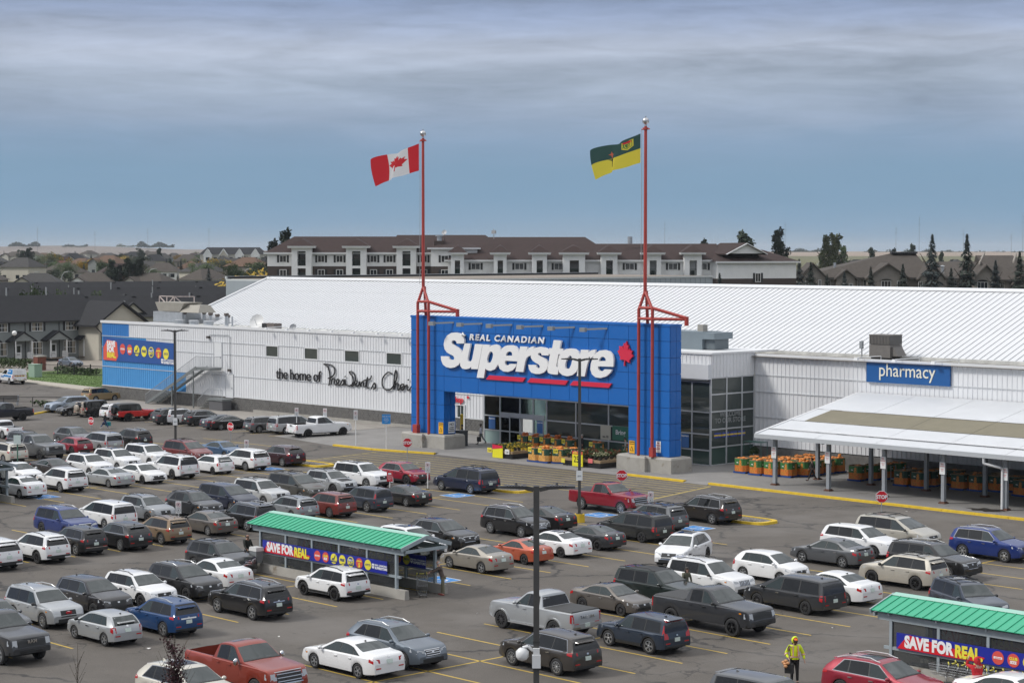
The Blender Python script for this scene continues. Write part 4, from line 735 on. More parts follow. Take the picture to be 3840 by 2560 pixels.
# ================================================================ CART SHELTERS, CARTS, LAMPS, SIGNS
GRN=mat('green_roof_sheet',(.040,.35,.20),.45,var=.06,scale=.8); SHL=mat('shelter_steel',(.30,.345,.37),.5,var=.1,scale=1.5,wear=((.20,.13,.10),.70,4)); BANP=mat('poster_blue',(.012,.022,.30),.45,var=.05,scale=1); REDB=mat('poster_red',(.62,.012,.022),.45)
PLEX=bpy.data.materials.new('scratched_plastic'); PLEX.use_nodes=True; _t=PLEX.node_tree; _t.nodes.clear()
_tr=_t.nodes.new('ShaderNodeBsdfTransparent'); _tr.inputs[0].default_value=(.62,.64,.64,1); _d=_t.nodes.new('ShaderNodeBsdfPrincipled'); _d.inputs['Base Color'].default_value=(.10,.105,.11,1); _d.inputs['Roughness'].default_value=.12; _mx=_t.nodes.new('ShaderNodeMixShader'); _nz=_t.nodes.new('ShaderNodeTexNoise'); _nz.inputs['Scale'].default_value=1.4; _nz.inputs['Detail'].default_value=6
_mr=_t.nodes.new('ShaderNodeMapRange'); _mr.inputs['From Min'].default_value=.35; _mr.inputs['From Max'].default_value=.75; _mr.inputs['To Min'].default_value=.22; _mr.inputs['To Max'].default_value=.5; _o=_t.nodes.new('ShaderNodeOutputMaterial')
_t.links.new(_nz.outputs[0],_mr.inputs[0]); _t.links.new(_mr.outputs[0],_mx.inputs[0]); _t.links.new(_tr.outputs[0],_mx.inputs[1]); _t.links.new(_d.outputs[0],_mx.inputs[2]); _t.links.new(_mx.outputs[0],_o.inputs[0])
def poster_strip(parent,x,y,z,flip=False,n=7,L=10.55,label=True):
    b=link('poster',MB().box(0,L,-.02,.02,-.33,.33).mesh('poster',BANP),parent,(x,y,z))
    flat('red_slash',[(.05,-.31),(4.05,-.31),(4.3,-.02),(3.9,-.02),(.75,.28)][0:2]+[(4.25,-.1),(.62,.30),(.35,.05)],REDB,b).location=(0,-.022,0)
    text('SAVE FOR','lettering',WHP,b,(.42,-.045,-.2),FACE_S,.66,ext=.003,bold=.036,align='LEFT',xs=.80); text('REAL.','lettering',YELP,b,(2.85,-.045,-.24),FACE_S,.66,ext=.003,bold=.036,align='LEFT',xs=.80)
    for i,k in enumerate('ocmfban'[:n]): badge(b,4.85+.70*i,.0,.27,k,y=-.024)
    brand(b,9.75-.15,-.1,.34,y=-.03); return b
def shelter(x0,x1,yf,yb,label,back=True,strip=True):
    t=thing('cart_shelter',label,'cart shelter',(x0,yf,0),0,'green-roofed cart shelters'); L=x1-x0; D=yb-yf; ym=D/2
    for y in(0,D): MB().hexa([(.3,y-.16,0),(L+.25,y-.16,0),(L+.25,y+.16,0),(.3,y+.16,0)],[(.3,y-.12,.46),(L+.25,y-.12,.46),(L+.25,y+.12,.46),(.3,y+.12,.46)]).obj('concrete_curb',CONC,t)
    n=6
    for y in(0,D):
        for i in range(n): x=.55+i*(L-1.1)/(n-1); MB().box(x-.065,x+.065,y-.07,y+.07,.46,2.5).obj('post',SHL,t)
        MB().box(-.1,L+.1,y-.08,y+.08,2.22,2.5).obj('beam',SHL,t); MB().box(.2,L-.2,y-.05,y+.05,1.02,1.14).obj('rail',SHL,t)
        for i in range(n-1):
            a=.55+i*(L-1.1)/(n-1)+.075; b=.55+(i+1)*(L-1.1)/(n-1)-.075
            MB().box(a,b,y-.012,y+.012,.5,1.0).obj('panel',PLEX,t); MB().box(a,b,y-.012,y+.012,1.18,2.2).obj('panel',PLEX,t)
    for i in range(n):
        x=.55+i*(L-1.1)/(n-1); MB().bar((x,-.25,2.52),(x,ym,2.98),.08,.14).bar((x,D+.25,2.52),(x,ym,2.98),.08,.14).obj('rafter',SHL,t)
    k=int(L/.42)+1; w=(L+.5)/k
    for i in range(k):                                   # roof sheets with a standing rib, near and far slope
        xa=-.25+i*w; xb=xa+w-.006
        for y0,sg in((-.35,1),(D+.35,-1)):
            MB().hexa([(xa,y0,2.60),(xb,y0,2.60),(xb,ym,3.06),(xa,ym,3.06)],[(xa,y0,2.625),(xb,y0,2.625),(xb,ym,3.085),(xa,ym,3.085)]).bar((xa,y0,2.635),(xa,ym,3.095),.045,.05).obj('roof_sheet',GRN,t)
    MB().hexa([(-.27,ym-.18,3.06),(L+.27,ym-.18,3.06),(L+.27,ym+.18,3.06),(-.27,ym+.18,3.06)],[(-.27,ym-.16,3.10),(L+.27,ym-.16,3.10),(L+.27,ym+.16,3.14),(-.27,ym+.16,3.14)]).obj('ridge_cap',mat('pale_green_cap',(.30,.52,.44),.5),t)
    for x in(-.27,L+.27): MB().bar((x,-.38,2.56),(x,ym,3.04),.06,.2).bar((x,D+.38,2.56),(x,ym,3.04),.06,.2).bar((x,-.1,2.42),(x,D+.1,2.42),.08,.16).obj('gable_trim',SHL,t)
    if strip: poster_strip(t,.9,-.12,1.46)
    if back: poster_strip(t,.9,D-.12,1.46)
    return t
shelter(15,27.6,-49.6,-47.0,'green-roofed cart shelter in the middle of the lot with the full poster along its front')
shelter(54.4,67.2,-46.3,-43.7,'green-roofed cart shelter at the lower right cut by the edge of the photo')
shelter(-33.2,-20.4,-47.2,-44.6,'cart shelter at the left edge of the photo of which one end shows')
# ---- shopping carts
WIRE=mat('cart_wire',(.33,.34,.35),.35,.7); CHB=mat('cart_handle_black',(.02,.02,.022),.5); CHY=mat('cart_handle_yellow',(.62,.56,.10),.5)
def grid(mb,a,b,c,d,n,m,r=.006):
    a,b,c,d=map(Vector,(a,b,c,d))
    for i in range(n+1): t=i/n; mb.tube(a+(b-a)*t,d+(c-d)*t,r,n=3,cap=False)
    for i in range(m+1): t=i/m; mb.tube(a+(d-a)*t,b+(c-b)*t,r,n=3,cap=False)
def cart_parts():
    bk=MB(); A=[(-.38,-.26,.52),(.42,-.20,.55),(.42,.20,.55),(-.38,.26,.52)]; T=[(-.42,-.29,.98),(.52,-.22,.92),(.52,.22,.92),(-.42,.29,.98)]
    for i in range(4): j=(i+1)%4; grid(bk,A[i],A[j],T[j],T[i],8 if i%2==0 else 6,4)
    grid(bk,*A,8,5); fr=MB()
    for s in(-1,1): fr.path([(-.50,s*.27,1.02),(-.34,s*.27,.55),(-.40,s*.26,.20),(.50,s*.17,.14)],.016,n=5).tube((-.34,s*.26,.55),(.30,s*.2,.52),.012,n=4)
    fr.tube((-.40,-.26,.2),(-.40,.26,.2),.014,n=5).tube((.50,-.17,.14),(.50,.17,.14),.014,n=5); lo=MB(); grid(lo,(-.36,-.23,.22),(.44,-.16,.18),(.44,.16,.18),(-.36,.23,.22),7,4)
    hd=MB().tube((-.52,-.28,1.03),(-.52,.28,1.03),.028,n=6); hb=MB().tube((-.53,-.12,1.045),(-.53,.12,1.045),.034,n=6).bar((-.50,-.27,1.0),(-.43,-.24,1.13),.03,.05).bar((-.50,.27,1.0),(-.43,.24,1.13),.03,.05)
    wh=MB().lathe([(0,-.016),(.06,-.016),(.065,0),(.06,.016),(0,.016)],10,axis='Y').box(-.012,.012,-.02,.02,0,.13)
    return [('basket',bk.mesh('basket',WIRE)),('frame',fr.mesh('frame',WIRE,180)),('lower_tray',lo.mesh('lower_tray',WIRE)),('handle',hd.mesh('handle',CHB,180)),('handle_grip',hb.mesh('handle_grip',CHY,180))],wh.mesh('caster',CHB)
CP,CW=cart_parts()
def cart(x,y,rz,label,group=None,z=0):
    t=thing('shopping_cart',label,'shopping cart',(x,y,z),rz,group)
    for n,me in CP: link(n,me,t)
    for a,b in((-.40,-.26),(-.40,.26),(.48,-.17),(.48,.17)): link('caster',CW,t,(a,b,.065))
    return t
g_='carts nested inside the cart shelters'
for i in range(22): cart(17.0+i*.29,-48.95,math.pi,'steel cart in the long nested row behind the clear panels of the middle shelter',g_)
for i in range(10): cart(16.5+i*.29,-47.75,math.pi,'steel cart in the rear nested row of the middle shelter',g_)
for i in range(9): cart(57.9+i*.44,-46.95+.0,math.pi,'steel cart with a yellow grip nested inside the lower right shelter','carts queued in the right shelter')
for i in range(8): cart(55.2+i*.30,-44.6,math.pi,'steel cart in the rear nested row of the lower right shelter','carts queued in the right shelter')
for i in range(5): cart(-21.9-i*.42,-45.7,0,'steel cart with a pale grip nested at the open end of the left shelter','carts in the left shelter')
cart(27.55,-48.3,2.5+math.pi,'steel cart pushed by the bald man in a brown jacket')
cart(-25.6,8.7,.5,'steel cart pushed by the woman in a white cardigan by the doors',z=.12)
# low table tray carried by the man's cart
t=thing('litter_bin','grey litter bin with a white bag hung on the left end of the middle shelter','bin',(15.75,-50.05,.55)); MB().hexa([(-.26,-.2,0),(.26,-.2,0),(.26,.2,0),(-.26,.2,0)],[(-.32,-.26,.75),(.32,-.26,.75),(.32,.26,.75),(-.32,.26,.75)]).obj('body',mat('bin_grey',(.20,.215,.225),.5),t); MB().hexa([(-.34,-.28,.66),(.34,-.28,.66),(.34,.28,.66),(-.34,.28,.66)],[(-.31,-.25,.86),(.31,-.25,.86),(.31,.25,.86),(-.31,.25,.86)]).obj('bag',mat('bag_white',(.55,.55,.54),.6),t)
# ---- lamp posts
POLE=mat('lamp_post_paint',(.055,.054,.052),.55,var=.14,scale=2); LHEAD=mat('lamp_head_black',(.028,.028,.029),.5)
def lamp(x,y,h,rz,label,base,sign=None):
    t=thing('lamp_post',label,'lamp post',(x,y,0),rz,'tall twin-head parking lot lamp posts'); zb=base
    if zb: MB().tube((0,0,0),(0,0,zb),.36,.34,n=20).obj('concrete_base',YEL,t,50); MB().box(-.2,.2,-.2,.2,zb,zb+.05).obj('base_plate',POLE,t)
    MB().box(-.09,.09,-.09,.09,zb,h).obj('pole',POLE,t)
    for s in(-1,1):
        a=MB().bar((s*.09,0,h-.12),(s*.34,0,h-.06),.09,.13); a.obj('bracket',POLE,t)
        hd=MB().hexa([(s*.30,-.17,h-.10),(s*1.18,-.16,h-.06),(s*1.18,.16,h-.06),(s*.30,.17,h-.10)],[(s*.30,-.17,h-.0),(s*1.18,-.15,h+.0),(s*1.18,.15,h+.0),(s*.30,.17,h-.0)]).obj('lamp_head',LHEAD,t)
        m2=MB()
        for i in range(6): m2.box(min(s*(.42+i*.09),s*(.46+i*.09)),max(s*(.42+i*.09),s*(.46+i*.09)),-.13,.13,h+.0,h+.025)
        m2.tube((s*.62,0,h),(s*.62,0,h+.10),.04); m2.obj('cooling_fins',mat('fin_grey',(.10,.10,.105),.5),hd)
    return t
p=at(2012,60.0); l1=lamp(p.x,p.y,10.42,math.radians(46),'nearest twin-head lamp post with a white camera globe, right of centre',.75)
CW_=mat('camera_white',(.66,.67,.67),.4); r=l1; c_,s_=math.cos(-math.radians(46)),math.sin(-math.radians(46))
def near(mb,nm,m):                       # fittings built along the viewer's side of the pole
    o=mb.obj(nm,m,r,60); o.rotation_euler=(0,0,math.radians(0)); return o
near(MB().path([(-.1,0,5.35),(-.25,0,5.48),(-.42,0,5.44)],.05,n=8).lathe([(0,-.52),(.14,-.47),(.2,-.38),(.2,-.22),(.12,-.14),(.05,-.10)],14,(-.43,0,5.55)),'camera_globe',CW_); near(MB().box(-.13,.13,-.22,-.09,4.85,5.25).box(-.1,.1,-.2,-.09,5.25,5.45),'camera_box',CW_)
near(MB().box(-.1,.1,-.1,.1,5.6,5.66),'strap',LHEAD)
l2=lamp(13.95,-22.97,10.62,math.radians(40),'middle twin-head lamp post on a yellow base in front of the store name',.55); l3=lamp(-40.9,-17.1,10.68,math.radians(42),'left twin-head lamp post in front of the white store wall',.6)
for r,z in((l2,3.05),(l3,2.75)):
    o=MB().box(-.2,.2,-.12,-.095,z-.32,z+.32).obj('parking_notice',WHITEP,r); MB().box(-.12,.12,-.128,-.12,z-.05,z+.02).tube((-.07,-.124,z-.08),(-.07,-.126,z-.02),.03).obj('car_pictogram',mat('pictogram_grey',(.32,.34,.35)),o)
# ---- signs on posts
STR=mat('stop_red',(.58,.012,.025),.4); POSTG=mat('sign_post',(.36,.37,.38),.45,.4)
def stop(px_,py_,d,rot,label,conc=False):
    p=at(px_,d); zc_=17.6-(py_-938)*d/7400
    t=thing('stop_sign',label,'stop sign',(p.x,p.y,0),rot); MB().tube((0,.03,0),(0,.03,zc_+.2),.032,n=8).obj('post',POSTG,t)
    def oct_(r): return [(r*math.cos(math.pi/8+i*math.pi/4),r*math.sin(math.pi/8+i*math.pi/4)) for i in range(8)]
    q=MB().prism([(a,0,zc_+b) for a,b in oct_(.405)],(0,-.012,0)).obj('plate',WHITEP,t); MB().prism([(a,-.013,zc_+b) for a,b in oct_(.375)],(0,-.006,0)).obj('red_face',STR,q); text('STOP','lettering',WHP,q,(0,-.024,zc_-.12),FACE_S,.33,ext=.002,bold=.012,xs=.86)
    return t
VR=math.atan2(-FH.x,FH.y)*1 if False else math.radians(44)       # a plate turned square to the lot lanes
stop(1526,1661,158,math.radians(52),'stop sign at the left end of the crossing in front of the left pier'); stop(2333,1784,134.5,math.radians(46),'stop sign behind the candy red pickup'); stop(3313,1865,123.7,math.radians(44),'stop sign at the yellow kerb in front of the loading canopy')
stop(861,1600,173.4,math.radians(10),'stop sign turned edge-on in the left of the lot near the black sedan'); stop(337,1579,179,math.radians(8),'stop sign at the far left by the woman with a teal bag')
def post_sign(x,y,zc_,w,h,rot,label,col,draw):
    t=thing('post_sign',label,'sign',(x,y,0),rot,None); MB().tube((0,.03,0),(0,.03,zc_+h/2),.035,n=8).obj('post',WHITEP,t); MB().box(-.12,.12,-.1,.14,0,.06).obj('foot',LHEAD,t); q=MB().box(-w/2,w/2,-.02,0,zc_-h/2,zc_+h/2).obj('plate',col,t); draw(q,zc_); return t
def nopark(q,z):
    def ring(cz,m): 
        pts=[(.13*math.cos(i*.5236),.13*math.sin(i*.5236)) for i in range(13)]; mb=MB()
        for (a,b),(c,d) in zip(pts,pts[1:]): mb.bar((a,-.025,cz+b),(c,-.025,cz+d),.008,.03,up=(0,1,0))
        return mb
    ring(z+.17,0).bar((-.09,-.03,z+.26),(.09,-.03,z+.08),.006,.03,up=(0,1,0)).obj('ring',STR,q); text('P','lettering',BLK,q,(0,-.024,z+.10),FACE_S,.19,ext=.001,bold=.006); ring(z-.17,0).obj('ring',mat('ring_dark',(.10,.12,.14),.5),q); text('&','lettering',BLK,q,(0,-.024,z-.23),FACE_S,.15,ext=.001)
for x,y,z,l in((-6.13,-18.44,1.62,'small no parking sign on a white post right of the crimson crossover'),):
    if l: post_sign(x,y,z,.36,.78,math.radians(46),l,WHITEP,nopark)
def ps(px_,py_,d,l,rot=46):
    p=at(px_,d); post_sign(p.x,p.y,17.6-(py_-938)*d/7400,.36,.78,math.radians(rot),l,WHITEP,nopark)
ps(2442.5,1868,128,'small no parking sign right of the candy red pickup'); ps(663,1905,123.2,'small no parking sign by the brown sedan with a spoiler'); ps(921,1667.5,163.3,'small no parking sign behind the white three-row SUV')
ps(1110,1545,187,'small no parking sign behind the silver minivan at the wall'); ps(1217,1547,186,'small no parking sign behind the white pickup at the wall',40)
p=at(1332,176.5); post_sign(p.x,p.y,17.6-(1557-938)*176.5/7400,.36,.9,math.radians(46),'white notice on a white post at the nose of the white pickup',WHITEP,nopark)
p=at(1447,173); post_sign(p.x,p.y,17.6-(1572-938)*173/7400,.75,.85,math.radians(46),'blue reserved notice on a white post on the pavement left of the left pier',mat('notice_blue',(.02,.23,.60),.45),lambda q,z:[text(s,'lettering',WHP,q,(0,-.025,z+dz),FACE_S,.11,ext=.001) for s,dz in(('RESERVED FOR',.2),('POLICE',.02),('VEHICLES',-.13),('ONLY',-.28))])
p=at(1459.6,140); post_sign(p.x,p.y,17.6-(1788-938)*140/7400,.42,.72,math.radians(46),'red notice in front of the white SUV with amber head lamps',STR,lambda q,z:[text(s,'lettering',WHP,q,(0,-.025,z+dz),FACE_S,.1,ext=.001) for s,dz in(('PICKUP',.0),('ORDERS',-.12),('ONLY',-.24))]+[MB().prism([(-.12,-.022,z+.12),(.12,-.022,z+.12),(.1,-.022,z+.26),(-.1,-.022,z+.26)],(0,-.004,0)).obj('bag_symbol',WHP,q)])
p=at(59,154); t=thing('route_sign','pale green sign on a tall green pole behind the left cart shelter','sign',(p.x,p.y,0),math.radians(46)); MB().tube((0,0,0),(0,0,3.2),.05,n=8).obj('post',mat('pole_green',(.06,.16,.11),.5),t); MB().box(-.28,.28,-.08,-.05,2.45,3.15).obj('plate',mat('plate_green_white',(.60,.68,.64),.5),t)
# yellow bollard and grey box beside the left pier
t=thing('bollard','yellow steel bollard standing behind the left pier','bollard',(-28.9,5.6,.12)); MB().tube((0,0,0),(0,0,2.6),.14,n=12).ball((0,0,2.6),.14,1,1,.7,12,6).obj('tube',mat('bollard_yellow',(.66,.46,.04),.5),t,50)
t=thing('ash_box','dark grey waste box behind the left pier','bin',(-27.6,4.4,.12)); MB().box(-.45,.45,-.35,.35,0,1.3).obj('body',mat('box_grey',(.07,.075,.08),.6),t); MB().box(-.48,.48,-.38,.38,1.3,1.38).obj('lid',mat('box_grey'),t)
# ================================================================ PUMPKINS AND FLOWERS AT THE DOORS
PORG=mat('pumpkin_orange',(.62,.20,.025),.5,var=.18,scale=6); PDK=mat('pumpkin_deep',(.42,.10,.016),.55,var=.2,scale=6); STEM=mat('pumpkin_stem',(.12,.11,.05),.8)
def pump_me(name,m,f):
    mb=MB(); n,k=14,7; vs=[];fs=[]
    for j in range(k+1):
        p_=math.pi*j/k
        for i in range(n): a=2*math.pi*i/n; r=math.sin(p_)*(1-.09*(i%2)); vs.append((r*math.cos(a),r*math.sin(a),f*math.cos(p_)-(.12*math.exp(-((p_)/.45)**2))))
    for j in range(k):
        for i in range(n): fs.append((j*n+i,(j+1)*n+i,(j+1)*n+(i+1)%n,j*n+(i+1)%n))
    mb.add(vs,fs); mb.tube((0,0,f-.14),(.09,.04,f+.2),.11,.07,n=5,mi=1); return mb.mesh(name,[m,STEM],60)
PM=[pump_me('pumpkin',PORG,.80),pump_me('pumpkin',PDK,.86),pump_me('pumpkin',PORG,.72)]
CARD=mat('cardboard',(.30,.21,.12),.8,var=.08,scale=3); CGRN=mat('print_green',(.035,.16,.04),.6,var=.3,scale=4); CDGR=mat('print_dark_green',(.02,.075,.045),.6,var=.25,scale=3); CORG=mat('print_orange',(.64,.24,.035),.6,var=.18,scale=5); CORD=mat('print_deep_orange',(.60,.16,.02),.6,var=.18,scale=5); INKB=mat('print_black',(.02,.015,.012),.6); TAGW=mat('tag_white',(.70,.70,.66),.6); TAGY=mat('tag_yellow',(.72,.60,.05),.6); PALB=mat('pallet_blue',(.012,.07,.30),.7,var=.2,scale=3)
def bin_parts(green,orange):
    W_,D_,H_,c_=.58,.52,1.05,.2; oc=[(-W_+c_,-D_),(W_-c_,-D_),(W_,-D_+c_),(W_,D_-c_),(W_-c_,D_),(-W_+c_,D_),(-W_,D_-c_),(-W_,-D_+c_)]
    wl=MB(); n=8; i2=[(x*.965,y*.965) for x,y in oc]
    wl.add([(x,y,0) for x,y in oc]+[(x,y,H_) for x,y in oc]+[(x,y,H_) for x,y in i2]+[(x,y,.5) for x,y in i2],[(i,(i+1)%n,n+(i+1)%n,n+i) for i in range(n)]+[(n+i,n+(i+1)%n,2*n+(i+1)%n,2*n+i) for i in range(n)]+[(2*n+i,2*n+(i+1)%n,3*n+(i+1)%n,3*n+i) for i in range(n)]+[tuple(range(3*n,4*n))])
    gr=MB();og=MB();fa=MB();ey=MB();tg=MB()
    for i in range(n):
        (ax,ay),(bx,by)=oc[i],oc[(i+1)%n]; L=math.hypot(bx-ax,by-ay); ux,uy=(bx-ax)/L,(by-ay)/L; nx_,ny_=uy,-ux
        P=lambda s,z,o: (ax+ux*s+nx_*o,ay+uy*s+ny_*o,z)
        gr.add([P(0,.48,.006),P(L,.48,.006),P(L,1.0,.006),P(0,1.0,.006)],[(0,1,2,3)])
        k=max(2,int(L/.14)); pts=[P(0,.03,.010)]+[P(L,.03,.010)]+[P(L-L*j/(k*2),.44+.09*abs(math.sin(j*math.pi/2+.4)),.010) for j in range(k*2+1)]; og.add(pts,[tuple(range(len(pts)))])
        def face(s,z,r,o):
            fa.add([P(s+r*1.1*math.cos(q*.6283),z+r*math.sin(q*.6283),o) for q in range(10)],[tuple(range(10))]); o+=.004
            for e_ in(-.4,.4): ey.add([P(s+(e_-.2)*r,z+.12*r,o),P(s+(e_+.2)*r,z+.12*r,o),P(s+e_*r,z+.5*r,o)],[(0,1,2)])
            ey.add([P(s-.5*r,z-.2*r,o),P(s,z-.6*r,o),P(s+.5*r,z-.2*r,o),P(s,z-.35*r,o)],[(0,1,2,3)])
        if L>.5:
            face(L*.70,.82,.10,.016); face(L*.70,.64,.12,.020); face(L*.70,.42,.14,.024)
            face(L*.2,.22,.13,.016); face(L*.48,.18,.12,.018)
            tg.add([P(L*.2,.68,.014),P(L*.42,.66,.014),P(L*.42,.74,.014),P(L*.2,.75,.014)],[(0,1,2,3)])
        elif L>.2: face(L*.5,.24,.11,.016)
    return [('box',wl.mesh('box',CARD)),('printed_band',gr.mesh('printed_band',green)),('printed_pumpkins',og.mesh('printed_pumpkins',orange)),('printed_faces',fa.mesh('printed_faces',CORG if orange is CORD else mat('print_pale_orange',(.70,.36,.08),.6,var=.12,scale=6))),('face_marks',ey.mesh('face_marks',INKB)),('label_patch',tg.mesh('label_patch',TAGW))]
BP=[bin_parts(CGRN,CORD),bin_parts(CDGR,CORD),bin_parts(CDGR,mat('print_peach',(.66,.33,.09),.6,var=.2,scale=5))]
PAL=MB()
for i in range(6): PAL.box(-.6+i*.216,-.6+i*.216+.13,-.52,.52,.11,.135)
for y in(-.5,-.05,.40): PAL.box(-.6,.6,y,y+.1,.02,.11)
PALM=PAL.mesh('pallet',PALB); nb=[0]
def pbin(x,y,rz,var,heap,label,fill=0,price=False,pm=0,z=.12):
    tag(link('pallet',PALM,None,(x,y,z),(0,0,rz)),label.replace('cardboard pumpkin bin','blue pallet under the bin',1),'pallet','blue pallets under the pumpkin bins')
    t=thing('pumpkin_bin',label,'bin',(x,y,z+.14),rz,'printed cardboard pumpkin bins')
    for n,me in BP[var]: link(n,me,t)
    if price: o=MB().box(-.42,-.02,-.545,-.53,.72,1.08).obj('price_card',TAGY,t); text('5.00','lettering',INKB,o,(-.22,-.548,.84),FACE_S,.17,ext=.001,bold=.004)
    for k in range(heap):
        a=R.uniform(0,6.28); r=.40*math.sqrt(R.random()); s=R.uniform(.14,.185); lay_=0 if k<8 else 1; r*=(1 if lay_==0 else .6)
        zz=z+.14+(1.0 if fill==0 else .95)+lay_*.19+R.uniform(-.03,.05); o=link('pumpkin',PM[pm if R.random()<.85 else 2],None,(x+r*math.cos(a),y+r*math.sin(a),zz),(R.uniform(-.4,.4),R.uniform(-.4,.4),R.uniform(0,6)),(s,s,s))
        tag(o,label.replace('cardboard pumpkin bin','pumpkin in the bin',1),'pumpkin','pumpkins heaped in the bins')
# under the canopy: a block of filled bins at the left, then smaller groups
k=0
for i,(x,y) in enumerate([(3.7,5.9),(5.4,5.65),(6.75,5.75),(7.95,6.25),(8.5,7.5),(8.55,8.8),(8.6,10.1),(8.65,11.4),(3.7,7.2),(5.1,7.1),(6.4,7.2),(7.2,8.3),(5.9,8.5),(4.6,8.6),(7.2,9.7),(5.9,9.9),(7.25,11.1),(6.0,11.3)]):
    pos=['front row leftmost','front row second','front row third','front corner','right side second','right side third','right side fourth','right side last']
    lab=('cardboard pumpkin bin '+pos[i]+' of the block by the glass corner') if i<8 else 'cardboard pumpkin bin inside the block by the glass corner'
    pbin(x,y,R.uniform(-.04,.04),[0,0,0,0,0,0,0,0][i%8],6 if i<3 else (9 if i<8 else 8),lab,0)
for i,(x,y) in enumerate([(13.1,8.1),(13.6,9.4),(13.9,10.7),(14.0,12.0)]): pbin(x,y,.03,0,2 if i==0 else 4,['cardboard pumpkin bin standing alone between the second and third canopy posts','cardboard pumpkin bin second in the short row behind the second canopy post','cardboard pumpkin bin third in the short row behind the second canopy post','cardboard pumpkin bin last in the short row behind the second canopy post'][i],1)
for i,(x,y) in enumerate([(17.4,7.9),(18.9,7.9),(19.0,9.2),(18.9,10.5),(17.5,9.4),(20.0,11.0)]): pbin(x,y,.02,1,1 if i<2 else 4,['cardboard pumpkin bin left of the fourth canopy post with a white note','cardboard pumpkin bin right behind the fourth canopy post'][i] if i<2 else 'cardboard pumpkin bin behind the fourth canopy post in the shade',1)
for i,(x,y) in enumerate([(21.7,8.9),(23.0,9.2),(24.2,9.9),(22.3,10.4),(23.6,11.2),(25.4,10.6),(26.9,8.9),(28.3,9.4),(27.6,10.8)]): pbin(x,y,-.03,1,1 if i<3 else 3,['cardboard pumpkin bin left of the pair behind the fifth canopy post','cardboard pumpkin bin right of the pair behind the fifth canopy post'][i] if i<2 else 'cardboard pumpkin bin in the shade at the right end of the canopy',1)
# in front of the doors
for i,(x,y,rz) in enumerate([(-13.5,-.05,.03),(-12.3,-.05,0),(-11.2,.45,.5),(-11.1,1.75,.02),(-12.4,1.3,.0),(-13.55,1.3,0)]):
    pbin(x,y,rz,2,11 if i in(1,2) else (4 if i<4 else 6),['cardboard pumpkin bin at the front left corner of the door display','cardboard pumpkin bin second in the front row of the door display','cardboard pumpkin bin turned at the front right corner of the door display','cardboard pumpkin bin at the right side of the door display','cardboard pumpkin bin in the middle of the door display','cardboard pumpkin bin behind the left front bin of the door display'][i],1,True)
for i,x in enumerate([-21.6,-20.2,-18.8,-17.4,-16.1]): pbin(x-.2,6.7,.0,1,10,'cardboard pumpkin bin '+['first','second','third','fourth','fifth'][i]+' from the left in the row against the glazing',0,True,1)
for i,x in enumerate([-13.0,-9.2,-7.9,-6.6]): pbin(x,6.7,.0,1,6,'cardboard pumpkin bin '+['behind the middle lamp post','left of the pair','in the middle','at the right end'][i]+' against the dark glazing',0,i%2==0,1)
# ---- flower stands
FOL=mat('mum_foliage',(.040,.075,.022),.8,var=.35,scale=9); FLY=mat('mum_yellow',(.66,.46,.03),.7,var=.2,scale=20); FLR=mat('mum_rust',(.22,.035,.02),.7,var=.25,scale=20); FLP=mat('mum_pale',(.72,.66,.42),.7,var=.15,scale=20); POTY=mat('pot_yellow',(.66,.48,.04),.5); POTB=mat('pot_dark',(.035,.033,.03),.6); WRAP=mat('black_wrap',(.012,.012,.013),.35,bump=.6,scale=5); SIGY=mat('price_yellow',(.74,.68,.02),.5)
def leafball(seed,r,hgt,n,sz,mi=0,fl=0,mb=None,low=-.2):
    q=random.Random(seed); mb=mb or MB()
    for k in range(n):
        a=q.uniform(0,6.283); c=q.uniform(low,1); rr=r*(.55+.45*q.random()); s=math.sqrt(max(0,1-c*c)); p=Vector((rr*s*math.cos(a),rr*s*math.sin(a),hgt*c*(.6+.4*q.random()))); 
        d=Vector((q.gauss(0,1),q.gauss(0,1),q.gauss(0,1))).normalized(); e_=d.orthogonal().normalized(); f=d.cross(e_); z=sz*q.uniform(.6,1.3)
        mb.add([p-e_*z,p+f*z*.6,p+e_*z,p-f*z*.6],[(0,1,2,3)],fl if (fl and q.random()<.42 and c>.05) else mi)
    return mb
def plant_me(seed,fl): return leafball(seed,.26,.24,240,.05,0,1).mesh('foliage',[FOL,fl])
PLM={'y':[plant_me(i,FLY) for i in(1,2)],'r':[plant_me(i,FLR) for i in(3,4)],'p':[plant_me(5,FLP)],'g':[plant_me(6,FOL)]}
POTM={m.name:MB().lathe([(0,0),(.10,0),(.14,.2),(.12,.2),(0,.18)],10).mesh('pot',m,50) for m in(POTY,POTB)}
def potted(x,y,z,k,pot,label,grp,s=1):
    t=thing('potted_flower',label,'potted plant',(x,y,z),R.uniform(0,6),grp,(s,s,s)); link('pot',POTM[pot.name],t); link('foliage',R.choice(PLM[k]),t,(0,0,.32))
def stand(x0,x1,y0,y1,label):
    t=thing('flower_stand',label,'display stand',((x0+x1)/2,(y0+y1)/2,.12)); w,d=(x1-x0)/2,(y1-y0)/2; MB().box(-w,w,-d,d,0,.42).obj('wrapped_base',WRAP,t); MB().box(-w-.02,w+.02,-d-.02,d+.02,.42,.62).obj('board_edge',CARD,t); return t
s1=stand(-18.55,-16.1,-.3,2.6,'low flower stand wrapped in black film left of the door pumpkins')
for i in range(24): potted(-18.3+(i%6)*.40+R.uniform(-.06,.06),-.05+(i//6)*.72+R.uniform(-.1,.1),.74,'y' if i%3 else 'g',POTY if i%4<2 else POTB,'potted mum with yellow blooms on the left flower stand','potted flowers on the left stand')
